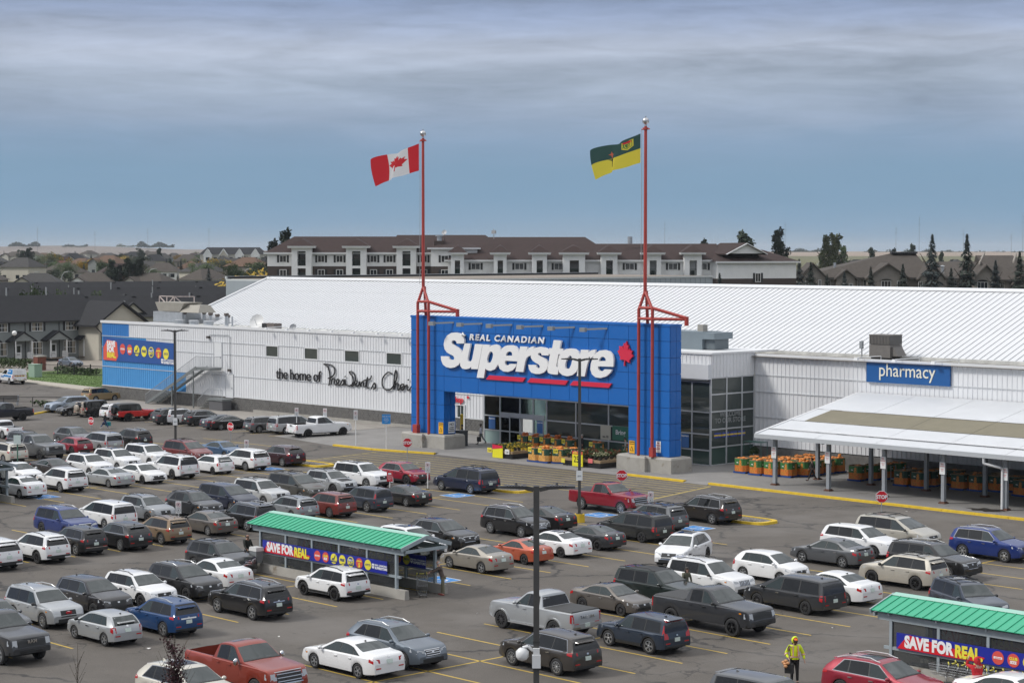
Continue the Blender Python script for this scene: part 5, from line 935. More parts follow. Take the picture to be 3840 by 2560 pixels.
o=thing('price_board','blank bright yellow price board with a red strip leaning on the left flower stand','sign',(-17.75,-.42,.14)); MB().box(-.62,.62,-.03,.03,0,1.02).obj('board',SIGY,o); MB().hexa([(-.62,-.045,.70),(.1,-.045,.86),(.62,-.045,.86),(.62,-.032,.86)],[(-.62,-.045,1.1),(-.5,-.045,1.12),(.62,-.045,1.04),(.62,-.032,1.04)]).obj('red_strip',LRED,o)
for x,l in((-18.75,'left'),(-16.6,'right')):
    o=thing('price_card','small yellow price card at the '+l+' of the left flower stand','sign',(x,-.42,.62)); MB().box(-.26,.26,-.02,.02,-.1,.3).obj('card',TAGY if l=='left' else TAGW,o); text('7.00','lettering',INKB,o,(0,-.024,0),FACE_S,.2,ext=.001,bold=.004)
stand(-10.2,-6.0,-.2,3.6,'low flower stand wrapped in black film right of the middle lamp post')
for i in range(40):
    x=-9.9+(i%8)*.5+R.uniform(-.08,.08); y=.1+(i//8)*.72+R.uniform(-.1,.1); kk='p' if (i//8<2 and i%8 in(1,2,6,7)) else ('r' if i%3 else 'g'); potted(x,y,.74,kk,POTB,{'p':'potted pale cream mum on the right flower stand','r':'potted rust red mum on the right flower stand','g':'leafy green pot on the right flower stand'}[kk],'potted flowers on the right stand',1.15)
o=thing('price_board','yellow SUPER PRICE board reading 25 in front of the right flower stand','sign',(-8.2,-.55,.13)); MB().box(-.58,.58,-.03,.03,.05,1.25).obj('board',SIGY,o); MB().box(-.58,.58,-.04,-.03,1.02,1.26).obj('red_header',LRED,o); text('SUPER PRICE','lettering',YELP,o,(0,-.045,1.08),FACE_S,.17,ext=.002,bold=.006); text('25','lettering',INKB,o,(-.12,-.034,.38),FACE_S,.72,ext=.002,bold=.01,xs=.8); text('EACH','lettering',INKB,o,(.36,-.034,.22),FACE_S,.1,ext=.001)
o=thing('price_card','small pink price card on the edge of the right flower stand','sign',(-7.0,-.3,.62)); MB().box(-.24,.24,-.02,.02,-.1,.25).obj('card',mat('card_pink',(.70,.16,.16),.5),o)
o=thing('price_card','small yellow price card left of the 25 board','sign',(-9.9,-.5,.5)); MB().box(-.2,.2,-.02,.02,-.15,.2).obj('card',TAGY,o)
# folding rack and plant at the canopy's left end
t=thing('plant_rack','thin green metal rack with one dark potted plant beside the glazed corner','rack',(.6,11.2,.12)); mb=MB()
for a,b in((-.9,-.4),(.9,-.4),(.9,.4),(-.9,.4)): mb.tube((a,b,0),(a,b,1.9),.03)
mb.box(-.95,.95,-.45,.45,.6,.64).box(-.95,.95,-.45,.45,1.86,1.9); mb.obj('frame',mat('rack_green',(.05,.12,.10),.5),t); leafball(77,.45,.5,320,.09).obj('plant',FOL,t).location=(-.1,0,1.0)
t=thing('stacked_crates','pile of white wrapped boxes in the shade at the right end of the canopy','boxes',(29.8,11.6,.12)); MB().box(-.7,.7,-.5,.5,0,1.2).obj('crate',TAGW,t); MB().hexa([(-.8,-.5,1.22),(.6,-.5,1.22),(.6,.5,1.22),(-.8,.5,1.22)],[(-.3,-.5,2.1),(.7,-.5,1.9),(.7,.5,1.9),(-.3,.5,2.1)]).obj('crate',TAGW,t)
t=thing('trolley','grey flat trolley parked between the third and fourth canopy posts','trolley',(15.9,9.6,.12)); mb=MB().box(-.6,.6,-.35,.35,.2,.26)
for x in(-.6,.6): mb.tube((x,-.3,.2),(x,-.3,1.2),.025).tube((x,.3,.2),(x,.3,1.2),.025).tube((x,-.3,1.2),(x,.3,1.2),.025)
mb.obj('frame',GALV,t)
for a,b in((-.5,-.3),(.5,-.3),(.5,.3),(-.5,.3)): link('caster',CW,t,(a,b,.065))
PROF={
'sedan':[(-1,.50),(-.985,.62),(-.965,.70),(-.93,.735),(-.70,.765),(-.66,.78),(-.36,.955),(-.22,.99),(0,1.0),(.10,.985),(.14,.965),(.46,.70),(.50,.685),(.90,.565),(.965,.50),(1,.36)],
'coupe':[(-1,.48),(-.985,.62),(-.965,.72),(-.93,.755),(-.76,.775),(-.70,.80),(-.30,.97),(-.15,1.0),(0,.995),(.07,.97),(.43,.70),(.47,.685),(.89,.55),(.965,.48),(1,.36)],
'hatch':[(-1,.46),(-.985,.58),(-.96,.66),(-.90,.76),(-.80,.90),(-.72,.965),(-.5,.99),(-.1,1.0),(.12,.975),(.16,.95),(.52,.70),(.56,.685),(.90,.58),(.965,.52),(1,.38)],
'suv':[(-1,.46),(-.985,.60),(-.965,.655),(-.93,.76),(-.885,.90),(-.85,.955),(-.78,.975),(-.5,.993),(-.1,1.0),(.08,.985),(.12,.965),(.43,.705),(.47,.69),(.88,.60),(.965,.53),(1,.38)],
'boxsuv':[(-1,.46),(-.99,.60),(-.975,.66),(-.955,.78),(-.93,.92),(-.91,.965),(-.85,.98),(-.5,.995),(-.1,1.0),(.10,.985),(.13,.965),(.40,.70),(.44,.685),(.89,.61),(.965,.55),(1,.40)],
'fastsuv':[(-1,.46),(-.985,.60),(-.96,.68),(-.90,.77),(-.78,.91),(-.70,.955),(-.5,.985),(-.15,1.0),(.08,.98),(.12,.96),(.44,.70),(.48,.685),(.89,.60),(.965,.53),(1,.38)],
'van':[(-1,.42),(-.985,.58),(-.975,.66),(-.945,.80),(-.91,.93),(-.88,.965),(-.80,.98),(-.4,1.0),(.10,.985),(.16,.96),(.54,.69),(.58,.67),(.89,.54),(.965,.47),(1,.35)],
'pickup':[(-1,.40),(-.995,.60),(-.985,.655),(-.97,.665),(-.3,.665),(-.292,.67),(-.255,.90),(-.225,.965),(-.12,.99),(.02,1.0),(.10,.985),(.14,.96),(.36,.715),(.40,.70),(.90,.645),(.965,.60),(1,.40)],
'jeep':[(-1,.45),(-.997,.55),(-.985,.95),(-.97,.985),(-.5,1.0),(.03,.985),(.05,.97),(.19,.665),(.21,.64),(.90,.575),(.96,.56),(.97,.50),(1,.36)],
}
# L,W,H defaults; belt rear/front as fraction of H; tumble; wheelbase/L; front overhang/L; R
DEF={
'sedan':(4.70,1.82,1.44,.655,.615,.50,.590,.20,.325),
'coupe':(4.45,1.75,1.38,.675,.625,.52,.585,.205,.32),
'hatch':(4.15,1.72,1.49,.645,.61,.42,.615,.195,.315),
'suv':(4.60,1.86,1.68,.625,.60,.40,.590,.20,.365),
'boxsuv':(4.75,1.92,1.75,.605,.59,.34,.590,.195,.38),
'fastsuv':(4.65,1.88,1.64,.635,.605,.42,.60,.195,.37),
'van':(5.12,1.99,1.75,.58,.575,.33,.595,.19,.345),
'pickup':(5.85,2.03,1.93,.655,.645,.34,.62,.17,.415),
'jeep':(4.70,1.87,1.86,.60,.585,.12,.625,.14,.41),
}
def gridfun(pts,sig):
    # piecewise-linear on 1 cm grid, box-smoothed twice
    x0,x1=pts[0][0],pts[-1][0]; n=int(round((x1-x0)/.01)); xs=[x0+(x1-x0)*i/n for i in range(n+1)]
    zs=[];j=0
    for x in xs:
        while j<len(pts)-2 and x>pts[j+1][0]: j+=1
        (a,za),(b,zb)=pts[j],pts[j+1]; zs.append(za+(zb-za)*min(1,max(0,(x-a)/(b-a))))
    for _ in range(2):
        k=int(sig/.01); pre=[0]
        for z in zs: pre.append(pre[-1]+z)
        o=[]
        for i in range(n+1):
            r=min(k,i,n-i); o.append((pre[i+r+1]-pre[i-r])/(2*r+1))
        zs=o
    def f(x):
        t=(x-x0)/(x1-x0)*n; t=min(max(t,0),n-1e-6); i=int(t); return zs[i]+(zs[i+1]-zs[i])*(t-i)
    return f
class Car:
    def __init__(s,typ,L=None,W=None,H=None):
        d=DEF[typ]; s.typ=typ; s.L=L or d[0]; s.W=W or d[1]; s.H=H or d[2]
        s.br,s.bf,s.tum=d[3],d[4],d[5]; s.R=d[8]*(s.H/d[2])**.5
        h=s.L/2; s.h=h
        s.xf=h-d[7]*s.L; s.xr=s.xf-d[6]*s.L
        s.Hf=gridfun([(a*h,b*s.H) for a,b in PROF[typ]],.04 if typ in('pickup','jeep') else .06)
        s.sill=.17*s.H if typ!='pickup' else .24*s.H
        if typ in('jeep',): s.sill=.27*s.H
    def Htop(s,x): return s.Hf(x)
    def B(s,x):
        t=(x+s.h)/s.L; b=(s.br+(s.bf-s.br)*t)*s.H
        return min(b,s.Hf(x)-.035)
    def Wd(s,x):
        w=s.W/2; d1=s.h-x; d2=x+s.h
        box=s.typ in('pickup','jeep','van','boxsuv')
        r1,k1=(.75,.17) if not box else (.6,.13); r2,k2=(.5,.11) if not box else (.3,.06)
        if d1<r1: w*=1-k1*(1-d1/r1)**2.2
        if d2<r2: w*=1-k2*(1-d2/r2)**2.2
        if s.typ=='jeep' and x>.18*s.h: w*=.80
        return w
    def edge(s,x):
        H=s.Hf(x); cr=.05 if H>.8*s.H else .03; He=max(H-cr,s.B(x)+.004); w=s.Wd(x)-.06
        return max(w-s.tum*(He-s.B(x)),.3*s.W), He
# ================================================================ VEHICLES
def paint(name,rgb,metal=.0,rough=.32): return mat('paint_'+name,rgb,rough+.12,metal,coat=1,var=.035,scale=.9,spec=.28)
PAINT={k:paint(k,*v) for k,v in {
 'white':((.74,.745,.75),),'silverwhite':((.55,.56,.56),.25),'silver':((.40,.415,.425),.45),'silvergrey':((.27,.285,.30),.45),'steel':((.10,.105,.112),.4),'midgrey':((.13,.135,.14),.4),
 'darkgrey':((.034,.036,.040),.3),'gunmetal':((.036,.038,.043),.3),'black':((.009,.009,.010),),'blackblue':((.012,.014,.020),),'dustyblack':((.020,.021,.021),.1,.5),'umberblack':((.018,.015,.014),.2),'darkbrownblack':((.018,.017,.019),.2),
 'slate':((.045,.055,.075),.35),'bluegrey':((.12,.145,.175),.45),'iceblue':((.27,.32,.385),.4),'steelblue':((.12,.15,.20),.4),'medblue':((.055,.115,.21),.3),'navy':((.010,.016,.040),.15),'nightblue':((.022,.034,.055),.35),'royalblue':((.010,.030,.16),.25),'blue':((.012,.055,.165),.3),
 'crimson':((.27,.010,.028),.25),'candyred':((.24,.006,.018),.25),'red':((.52,.016,.014),),'dullred':((.17,.028,.028),.2),'dustyred':((.17,.034,.028),.2,.42),'ramred':((.26,.036,.020),.3),'maroon':((.038,.008,.013),.25),
 'orange':((.44,.095,.045),.3),'gold':((.30,.21,.10),.4),'goldbrown':((.235,.165,.10),.35,.42),'beige':((.42,.36,.29),.3),'cream':((.56,.53,.46),.15),'tan':((.42,.40,.35),.3),'champagne':((.30,.275,.235),.45),'champagnegold':((.46,.43,.37),.35),'brown':((.115,.102,.090),.4),'umber':((.050,.044,.039),.35),'bronze':((.085,.083,.074),.4),'darkbrown':((.028,.021,.020),.3),'darkgreen':((.014,.022,.020),.25)}.items()}
GLS=mat('car_glass',(.016,.026,.026),.02,0,spec=.85); GLT=mat('tinted_glass',(.008,.009,.010),.03,0,spec=.6)
PLA=mat('black_plastic',(.020,.021,.022),.55); LIN=mat('wheel_well',(.006,.006,.006),.9); TYR=mat('tyre_rubber',(.018,.018,.019),.8); CHR=mat('chrome',(.62,.63,.64),.14,1); RIMS=mat('alloy_silver',(.42,.43,.44),.3,.7); RIMB=mat('alloy_black',(.018,.018,.019),.35,.3); RIMD=mat('alloy_dark',(.10,.10,.105),.3,.7)
LRE=mat('lamp_red',(.42,.012,.014),.15,coat=.6); LWH=mat('lamp_clear',(.42,.44,.46),.12,coat=.8); LAM=mat('lamp_amber',(.62,.22,.02),.2); PLT=mat('plate_pale_green',(.55,.63,.58),.5,var=.12,scale=18); RAIL=mat('rail_silver',(.5,.51,.52),.3,.6); BED=mat('bed_liner',(.018,.018,.018),.8); TON=mat('bed_cover',(.045,.046,.047),.7,var=.15,scale=8)
def tyre_me():
    mb=MB().lathe([(.62,-.30),(.80,-.33),(.95,-.31),(1,-.22),(1,.22),(.95,.31),(.80,.33),(.62,.30)],26,axis='Y'); return mb.mesh('wheel',TYR,60)
def rim_me(style,m):
    mb=MB(); n=26; mb.lathe([(.66,.24),(.66,.31),(.60,.32),(.58,.24)],n,axis='Y'); mb.lathe([(.62,.12),(0,.12)],n,axis='Y',mi=1); mb.lathe([(.15,.28),(.10,.31),(0,.31)],10,axis='Y'); mb.lathe([(.15,.12),(.15,.28)],10,axis='Y')
    k={'five':5,'ten':10,'six':6,'twin':5}[style]
    for i in range(k):
        for off in ((0,) if style!='twin' else (-.13,.13)):
            a=2*math.pi*i/k+off; w0,w1=(.075,.10) if style in('five','six') else (.045,.05)
            d=Vector((math.cos(a),0,math.sin(a))); q=Vector((-math.sin(a),0,math.cos(a))); Y=Vector((0,1,0))
            b=[d*.12-q*w0+Y*.20,d*.12+q*w0+Y*.20,d*.62+q*w1+Y*.20,d*.62-q*w1+Y*.20]; mb.hexa(b,[p+Y*(.10 if j<2 else .095) for j,p in enumerate(b)])
    return mb.mesh('rim',[m,RIMB],None)
TYME=tyre_me(); RIM={(s,c):rim_me(s,m) for s in('five','ten','six','twin') for c,m in(('s',RIMS),('b',RIMB),('d',RIMD))}
RIMSTY=['five','ten','six','twin']
DLO={'sedan':((-.62,-.40),(.40,.10),[(-.07,-.09),(-.45,-.42)],(.47,.155),(-.655,-.375)),
 'coupe':((-.55,-.32),(.37,.05),[(-.20,-.22)],(.445,.08),(-.705,-.31)),
 'hatch':((-.70,-.60),(.46,.15),[(-.04,-.06),(-.46,-.46)],(.53,.17),None),
 'suv':((-.84,-.76),(.37,.09),[(-.04,-.07),(-.44,-.46)],(.445,.125),None),
 'boxsuv':((-.88,-.85),(.35,.10),[(-.04,-.06),(-.42,-.43)],(.415,.135),None),
 'fastsuv':((-.76,-.58),(.38,.09),[(-.05,-.08),(-.46,-.46)],(.455,.125),None),
 'van':((-.90,-.85),(.49,.13),[(.04,.01),(-.40,-.40)],(.555,.175),None),
 'pickup':((-.225,-.205),(.32,.12),[(.045,.03)],(.375,.145),None),
 'jeep':((-.93,-.93),(.165,.06),[(-.13,-.13),(-.50,-.50)],(.185,.055),None)}
NP_=10
_carcache={}
def vehicle(cid,typ,dims,col,rim,flags,label,loc,rz,sc,cat):
    rr=random.Random(cid); cr=Car(typ,*dims); h=cr.h; fl=set(f for f in flags.split(',') if f); pm=PAINT[col]; vis_only=False
    root=thing({'pickup':'parked_pickup','van':'parked_minivan','jeep':'parked_off_roader','sedan':'parked_sedan','coupe':'parked_coupe','hatch':'parked_hatchback'}.get(typ,'parked_suv'),label,cat,loc,rz,'vehicles in the store parking lot',(sc,sc,sc))
    # ---- body loft
    ro=cr.R*1.16; xs=set([-h,h]); k=int(cr.L/.17)
    for i in range(k+1): xs.add(-h+cr.L*i/k)
    for a,_ in PROF[typ]: xs.add(a*h)
    for w in(cr.xf,cr.xr):
        for i in range(9): xs.add(w+ro*math.cos(math.pi*i/8))
        xs.add(w-ro-.004); xs.add(w+ro+.004)
    bed=None
    if typ=='pickup': bed=(-h*.965,-h*.315); xs|={bed[0]-.004,bed[0]+.004,bed[1]-.004,bed[1]+.004}
    xs=sorted(xs); x2=[xs[0]]
    for x in xs[1:]:
        if x-x2[-1]>.0035: x2.append(x)
    xs=x2
    def zbot(x):
        z=cr.sill+.06*max(0,(abs(x)-h+.5)/.5)
        for w in(cr.xf,cr.xr):
            d=abs(x-w)
            if d<ro: z=max(z,cr.R*.96+math.sqrt(max(0,ro*ro-d*d)))
            elif d<ro+.003: z=max(z,cr.sill)
        return min(z,cr.B(x)-.04)
    def half(x):
        w=cr.Wd(x); B=cr.B(x); ye,He=cr.edge(x); H=cr.Htop(x); zb=zbot(x); d=B-zb
        top=[(w-.06,B),(ye,He),(ye-.05,He+(H-He)*.5),(ye*.55,H-.012),(0,H)]
        if bed and bed[0]<x<bed[1] and 'tonneau' not in fl: top=[(w-.05,H-.02),(w-.07,H),(w-.13,H),(w-.15,.86),(0,.86)]
        return [(max(w-.32,.05),zb+.0),(w*.965,zb),(w,zb+d*.30),(w*.998,zb+d*.70),(w-.022,B-.022)]+top
    rows=[half(x) for x in xs]; V=[];Fc=[];Mi=[]
    for x,r in zip(xs,rows):
        V+=[(x,y,z) for y,z in r]+[(x,-y,z) for y,z in reversed(r[:-1])]
    K=2*NP_-1
    for i in range(len(xs)-1):
        xm=(xs[i]+xs[i+1])/2
        for j in range(K-1):
            jj=j if j<NP_-1 else K-2-j
            mi=1 if jj==0 else 0
            if bed and bed[0]<xm<bed[1] and 'tonneau' not in fl and jj>=7: mi=2
            if jj>=5 and ('blacktop' in fl and xm<.2*h): mi=3
            if jj>=7 and 'blackroof' in fl and -.6*h<xm<.1*h: mi=3
            Fc.append((i*K+j,i*K+j+1,(i+1)*K+j+1,(i+1)*K+j)); Mi.append(mi)
    Fc.append(tuple(range(K))); Mi.append(0); n0=(len(xs)-1)*K; Fc.append(tuple(n0+j for j in range(K-1,-1,-1))); Mi.append(0)
    mb=MB(); mb.v=V; mb.f=Fc; mb.m=Mi; me=mb.mesh('body',[pm,LIN,BED,PLA],38)
    link('body',me,root)
    bvh=BVHTree.FromPolygons([Vector(v) for v in V],Fc)
    MB().box(-h+.25,h-.25,-cr.W/2+.30,cr.W/2-.30,cr.sill-.05,cr.sill+.22).box(-h+.04,-h+.3,-cr.W*.40,cr.W*.40,cr.sill+.05,cr.sill+.2).box(h-.35,h-.1,-cr.W*.36,cr.W*.36,cr.sill+.03,cr.sill+.2).obj('underbody',LIN,root)
    # ---- conformed pieces
    def conform(name,grid,d,off,m,parent=root,depth=.02,near=False):
        rowsP=[]
        d=None if d is None else Vector(d).normalized()
        for row in grid:
            o=[]
            for p in row:
                p=Vector(p); hit=None
                if d is not None: hit=bvh.ray_cast(p-d*3,d)
                if hit is None or hit[0] is None: hit=bvh.find_nearest(p)
                L,N=hit[0],hit[1]
                ref=(-d) if d is not None else (p-Vector((0,0,.8)))
                if N.dot(ref)<0: N=-N
                o.append((L,N))
            rowsP.append(o)
        nr,ncc=len(rowsP),len(rowsP[0]); mb=MB(); vs=[L+N*off for r in rowsP for L,N in r]; fs=[]
        for i in range(nr-1):
            for j in range(ncc-1): fs.append((i*ncc+j,i*ncc+j+1,(i+1)*ncc+j+1,(i+1)*ncc+j))
        ring=[j for j in range(ncc)]+[i*ncc+ncc-1 for i in range(1,nr)]+[(nr-1)*ncc+j for j in range(ncc-2,-1,-1)]+[i*ncc for i in range(nr-2,0,-1)]
        flat_=[(L,N) for r in rowsP for L,N in r]; b0=len(vs); vs+=[flat_[q][0]-flat_[q][1]*depth for q in ring]
        for a in range(len(ring)): b=(a+1)%len(ring); fs.append((ring[a],ring[b],b0+b,b0+a))
        mb.add(vs,fs); return mb.obj(name,m,parent,40)
    def quadgrid(c00,c10,c11,c01,n,m_):
        c00,c10,c11,c01=map(Vector,(c00,c10,c11,c01))
        return [[(c00*(1-i/n)+c10*(i/n))*(1-j/m_)+(c01*(1-i/n)+c11*(i/n))*(j/m_) for i in range(n+1)] for j in range(m_+1)]
    # side glazing
    (rb,rt),(fb,ft),pil,(wsb,wst),rg=DLO[typ]
    def sidegrid(sg,a,b,n,zl=.035,zu=.055):           # a,b: (x at the bottom, x at the top)
        g_=[]
        for t in(0,.5,1):
            row=[]
            for i in range(n+1):
                f=i/n; xb=(a[0]+(b[0]-a[0])*f)*h; xt=(a[1]+(b[1]-a[1])*f)*h; zb=cr.B(xb)+zl; zt=cr.edge(xt)[1]-zu
                x=xb+(xt-xb)*t; z=zb+(max(zt,zb+.02)-zb)*t
                row.append((x,sg*2,z))
            g_.append(row)
        return g_
    tint=GLT if typ in('suv','boxsuv','fastsuv','van','pickup','jeep') else GLS
    e=.012
    for sg in(-1,1):
        d=(0,-sg,0)
        trim=CHR if 'chrome' in fl else PLA
        def cg(*a,**k): return [[(x,0,z) for x,y,z in r] for r in sidegrid(*a,**k)]
        conform('window_trim',cg(sg,(rb-.012,rt-.012),(fb+.015,ft+.012),6,.012,.034),d,.003,trim) if 'chrome' in fl else None
        conform('window_surround',cg(sg,(rb,rt),(fb,ft),6),d,.006,PLA)
        ed=[(fb-.01,ft-.008)]+pil+[(rb+.01,rt+.008)]
        for i,(a,b) in enumerate(zip(ed,ed[1:])): conform('side_window',cg(sg,(b[0]+e,b[1]+e),(a[0]-e,a[1]-e),3,.05,.068),d,.010,GLS if i==0 else tint)
        # doors with handles
        z0=cr.sill+.10; def_b=cr.xr+ro+.05; fx=cr.xf-ro-.06
        drs=[(pil[0][0]*h,min(fx,fb*h-.02))]
        if typ not in('coupe',): drs.append((max(pil[1][0]*h if len(pil)>1 else rb*h,-h),pil[0][0]*h))
        for a,b in drs:
            ab=max(a,def_b) if a<def_b else a
            if b-a<.3: continue
            gd=[]
            for t in(0,.35,.7,1):
                row=[]
                for i in range(5):
                    f=i/4; a2=ab if t<.5 else a+(ab-a)*.0; x=(a2+.012)+(b-a2-.024)*f; z=z0+(cr.B(x)-.03-z0)*t; row.append((x,0,z))
                gd.append(row)
            dr=conform('door',gd,d,.004,pm,depth=.012)
            xh=a+.16; zh=cr.B(xh)-.115; hit=bvh.ray_cast(Vector((xh,sg*3,zh)),Vector((0,-sg,0)))
            if hit[0] is not None:
                y=hit[0].y; MB().box(xh-.10,xh+.10,min(y,y+sg*.05),max(y,y+sg*.05),zh-.02,zh+.022).obj('handle',CHR if ('chrome' in fl or rr.random()<.12) else (PLA if col in('black','darkgrey') else pm),dr)
        # mirror
        xm=fb*h-.05; ym=cr.Wd(xm)+.06; big='bigmir' in fl
        m2=MB(); m2.ball((xm,sg*(ym+(.06 if big else .02)),cr.B(xm)+.10),.115,.75,1.0,(1.3 if big else .72),8,6); m2.box(xm-.03,xm+.05,min(sg*(ym-.12),sg*ym),max(sg*(ym-.12),sg*ym),cr.B(xm)+.02,cr.B(xm)+.07); m2.obj('mirror',CHR if big else (pm if rr.random()<.72 else PLA),root,60)
    # screens
    def topgrid(xa,xb,inset,n,m_,fr=1.0):
        g_=[]
        for j in range(m_+1):
            x=(xa+(xb-xa)*j/m_)*h; y=(cr.edge(x)[0]-inset)*fr; g_.append([(x,-y+2*y*i/n,0) for i in range(n+1)])
        return g_
    def conform_top(name,g_,off,m,parent=root): return conform(name,g_,(0,0,-1),off,m,parent)
    def g3(g_): return [[(x,y,3) for x,y,z in r] for r in g_]
    conform_top('windscreen',g3(topgrid(wsb-.008,wst+.012,.055,6,4)),.008,GLS)
    conform_top('cowl',g3(topgrid(wsb+.018,wsb-.012,.04,6,1)),.012,PLA)
    if rg: conform_top('rear_window',g3(topgrid(rg[0]+.012,rg[1]-.008,.06,6,4)),.008,GLS)
    else:
        if typ=='pickup': zt,zb_,xq=cr.H*.90,cr.B(-.1*h)+.06,-.27*h
        else:
            xq=-h; zb_=cr.B(-.9*h)+.05; zt=cr.H*(.93 if typ!='hatch' else .92)
        wb=cr.Wd(-.93*h if typ!='pickup' else -.2*h)-.15; wt=wb-cr.tum*(zt-zb_)*.75
        gd=[[(0,(-1+2*i/6)*(wb+(wt-wb)*t),zb_+(zt-zb_)*t) for i in range(7)] for t in(0,.33,.66,1)]
        if typ=='pickup': gd=[[( -.40*h,y,z) for x,y,z in r] for r in gd]; 
        o_=[]
        for r in gd: o_.append([(-h-.5 if typ!='pickup' else -.40*h,y,z) for x,y,z in r])
        # rays run forward; the start lies behind the pane
        def fwd(name,gr,off,m):
            vs=[];ok=True
            for r in gr:
                for p in r:
                    hit=bvh.ray_cast(Vector(p),Vector((1,0,0))); 
                    if hit[0] is None: hit=bvh.find_nearest(Vector(p))
                    N=hit[1] if hit[1].x<0 else -hit[1]; vs.append((hit[0],N))
            nr,ncc=len(gr),len(gr[0]); mb=MB(); P=[L+N*off for L,N in vs]+[L-N*.02 for L,N in vs]; q=nr*ncc
            fs=[(i*ncc+j,(i+1)*ncc+j,(i+1)*ncc+j+1,i*ncc+j+1) for i in range(nr-1) for j in range(ncc-1)]
            ring=[j for j in range(ncc)]+[i*ncc+ncc-1 for i in range(1,nr)]+[(nr-1)*ncc+j for j in range(ncc-2,-1,-1)]+[i*ncc for i in range(nr-2,0,-1)]
            for a in range(len(ring)): b=(a+1)%len(ring); fs.append((ring[a],ring[b],q+ring[b],q+ring[a]))
            mb.add(P,fs); return mb.obj(name,m,root,40)
        fwd('rear_window',o_,.008,tint)
    if 'sunroof' in fl: conform_top('sunroof',g3(topgrid(-.42,-.02,.20,4,3)),.006,GLT)
    if 'blueroof' in fl: conform_top('roof_glass',g3(topgrid(-.18,.08,.10,4,3)),.006,GLT)
    W2=cr.W/2
    def front(name,y0,y1,z0,z1,off,m,parent=root,n=4,end=1):
        x=end*(h+.6); return conform(name,[[(x,y0+(y1-y0)*i/n,z0+(z1-z0)*j/2) for i in range(n+1)] for j in range(3)],(-end,0,0),off,m,parent)
    def corner(name,sg,cols,m,off=.010,end=1):
        g_=[[],[],[]]
        for (x,fy,z0,z1) in cols:
            for j in range(3): g_[j].append((end*x,sg*fy*W2,z0+(z1-z0)*j/2))
        return conform(name,g_,None,off,m)
    Hh=cr.H; nose=cr.Htop(h*.93)
    # lamps
    if typ=='jeep':
        for sg in(-1,1):
            front('headlight',sg*W2*.42-.1,sg*W2*.42+.1,.90,1.08,.02,LWH); MB().box(-h-.05,-h+.03,min(sg*W2*.78,sg*W2*.93),max(sg*W2*.78,sg*W2*.93),.86,1.1).obj('taillight',LRE,root)
            for xw in(cr.xf,cr.xr):                       # flat flared guards
                m2=MB(); 
                for i in range(7):
                    a=math.pi*(.06+.88*i/7); b=math.pi*(.06+.88*(i+1)/7); ra=cr.R*1.26; 
                    m2.hexa([(xw+ra*math.cos(a),sg*(W2-.30),cr.R+ra*math.sin(a)*.92),(xw+ra*math.cos(a),sg*(W2+.03),cr.R+ra*math.sin(a)*.92),(xw+ra*math.cos(b),sg*(W2+.03),cr.R+ra*math.sin(b)*.92),(xw+ra*math.cos(b),sg*(W2-.30),cr.R+ra*math.sin(b)*.92)],
                            [(xw+(ra+.06)*math.cos(a),sg*(W2-.30),cr.R+.04+ra*math.sin(a)*.92),(xw+(ra+.06)*math.cos(a),sg*(W2+.04),cr.R+.04+ra*math.sin(a)*.92),(xw+(ra+.06)*math.cos(b),sg*(W2+.04),cr.R+.04+ra*math.sin(b)*.92),(xw+(ra+.06)*math.cos(b),sg*(W2-.30),cr.R+.04+ra*math.sin(b)*.92)])
                m2.obj('wheel_guard',PLA,root)
        m2=MB()
        for i in range(7): y=-.33+i*.11; m2.box(h-.01,h+.015,y-.035,y+.035,.80,1.02)
        m2.obj('grille',PLA,root)
        MB().box(h-.02,h+.14,-W2*.72,W2*.72,.52,.70).box(-h-.12,-h+.04,-W2*.80,W2*.80,.50,.68).obj('bumper',PLA,root)
    else:
        zn=nose-.03
        for sg in(-1,1):
            hl={'pickup':[(h-.03,.66,zn-.34,zn-.06),(h-.07,.86,zn-.34,zn-.05),(h-.32,.985,zn-.30,zn-.08)],'van':[(h-.06,.50,zn-.18,zn-.04),(h-.20,.84,zn-.16,zn+.02),(h-.55,.97,zn-.08,zn+.08)]}.get(typ,[(h-.05,.48,zn-.165,zn-.045),(h-.15,.80,zn-.17,zn-.015),(h-.46,.975,zn-.09,zn+.03)])
            hd=corner('headlight',sg,hl,LWH)
            if rr.random()<.3: corner('turn_lamp',sg,[(h-.46,.985,zn-.12,zn-.06),(h-.58,.995,zn-.11,zn-.05)],LAM,.012)
            bz=cr.B(-.95*h)
            if typ=='pickup': tl=[(h-.0,.84,.80*1,1.22*Hh/1.93),(h-.03,.985,.80,1.22*Hh/1.93),(h-.12,1.0,.82,1.21*Hh/1.93)]
            elif typ in('sedan','coupe'): tl=[(h-.02,.56,bz-.20,bz-.03),(h-.09,.88,bz-.21,bz-.01),(h-.30,.99,bz-.14,bz-.02)]
            elif 'bump' in fl: tl=[(h-.02,.84,bz-.28,bz+.42),(h-.10,.95,bz-.28,bz+.40),(h-.2,.98,bz-.26,bz+.36)]
            elif 'soul' in fl: tl=[(h-.02,.62,bz-.22,bz-.12),(h-.05,.90,bz-.22,bz+.44),(h-.12,.985,bz-.12,bz+.46)]
            elif typ in('boxsuv','van','hatch'): tl=[(h-.02,.74,bz-.26,bz+.03),(h-.07,.93,bz-.27,bz+.06),(h-.22,.99,bz-.20,bz+.05)]
            else: tl=[(h-.03,.60,bz-.13,bz+.0),(h-.10,.90,bz-.15,bz+.03),(h-.34,.99,bz-.10,bz+.03)]
            corner('taillight',sg,tl,LRE,.012,end=-1)
        if 'soul' in fl: front('lamp_bar',-W2*.62,W2*.62,Hh*.905,Hh*.945,.012,LRE,end=-1)
        # grille
        gz0,gz1=zn-.30,zn-.05; gw=.40
        if typ=='pickup': gz0,gz1,gw=zn-.46,zn-.05,.60
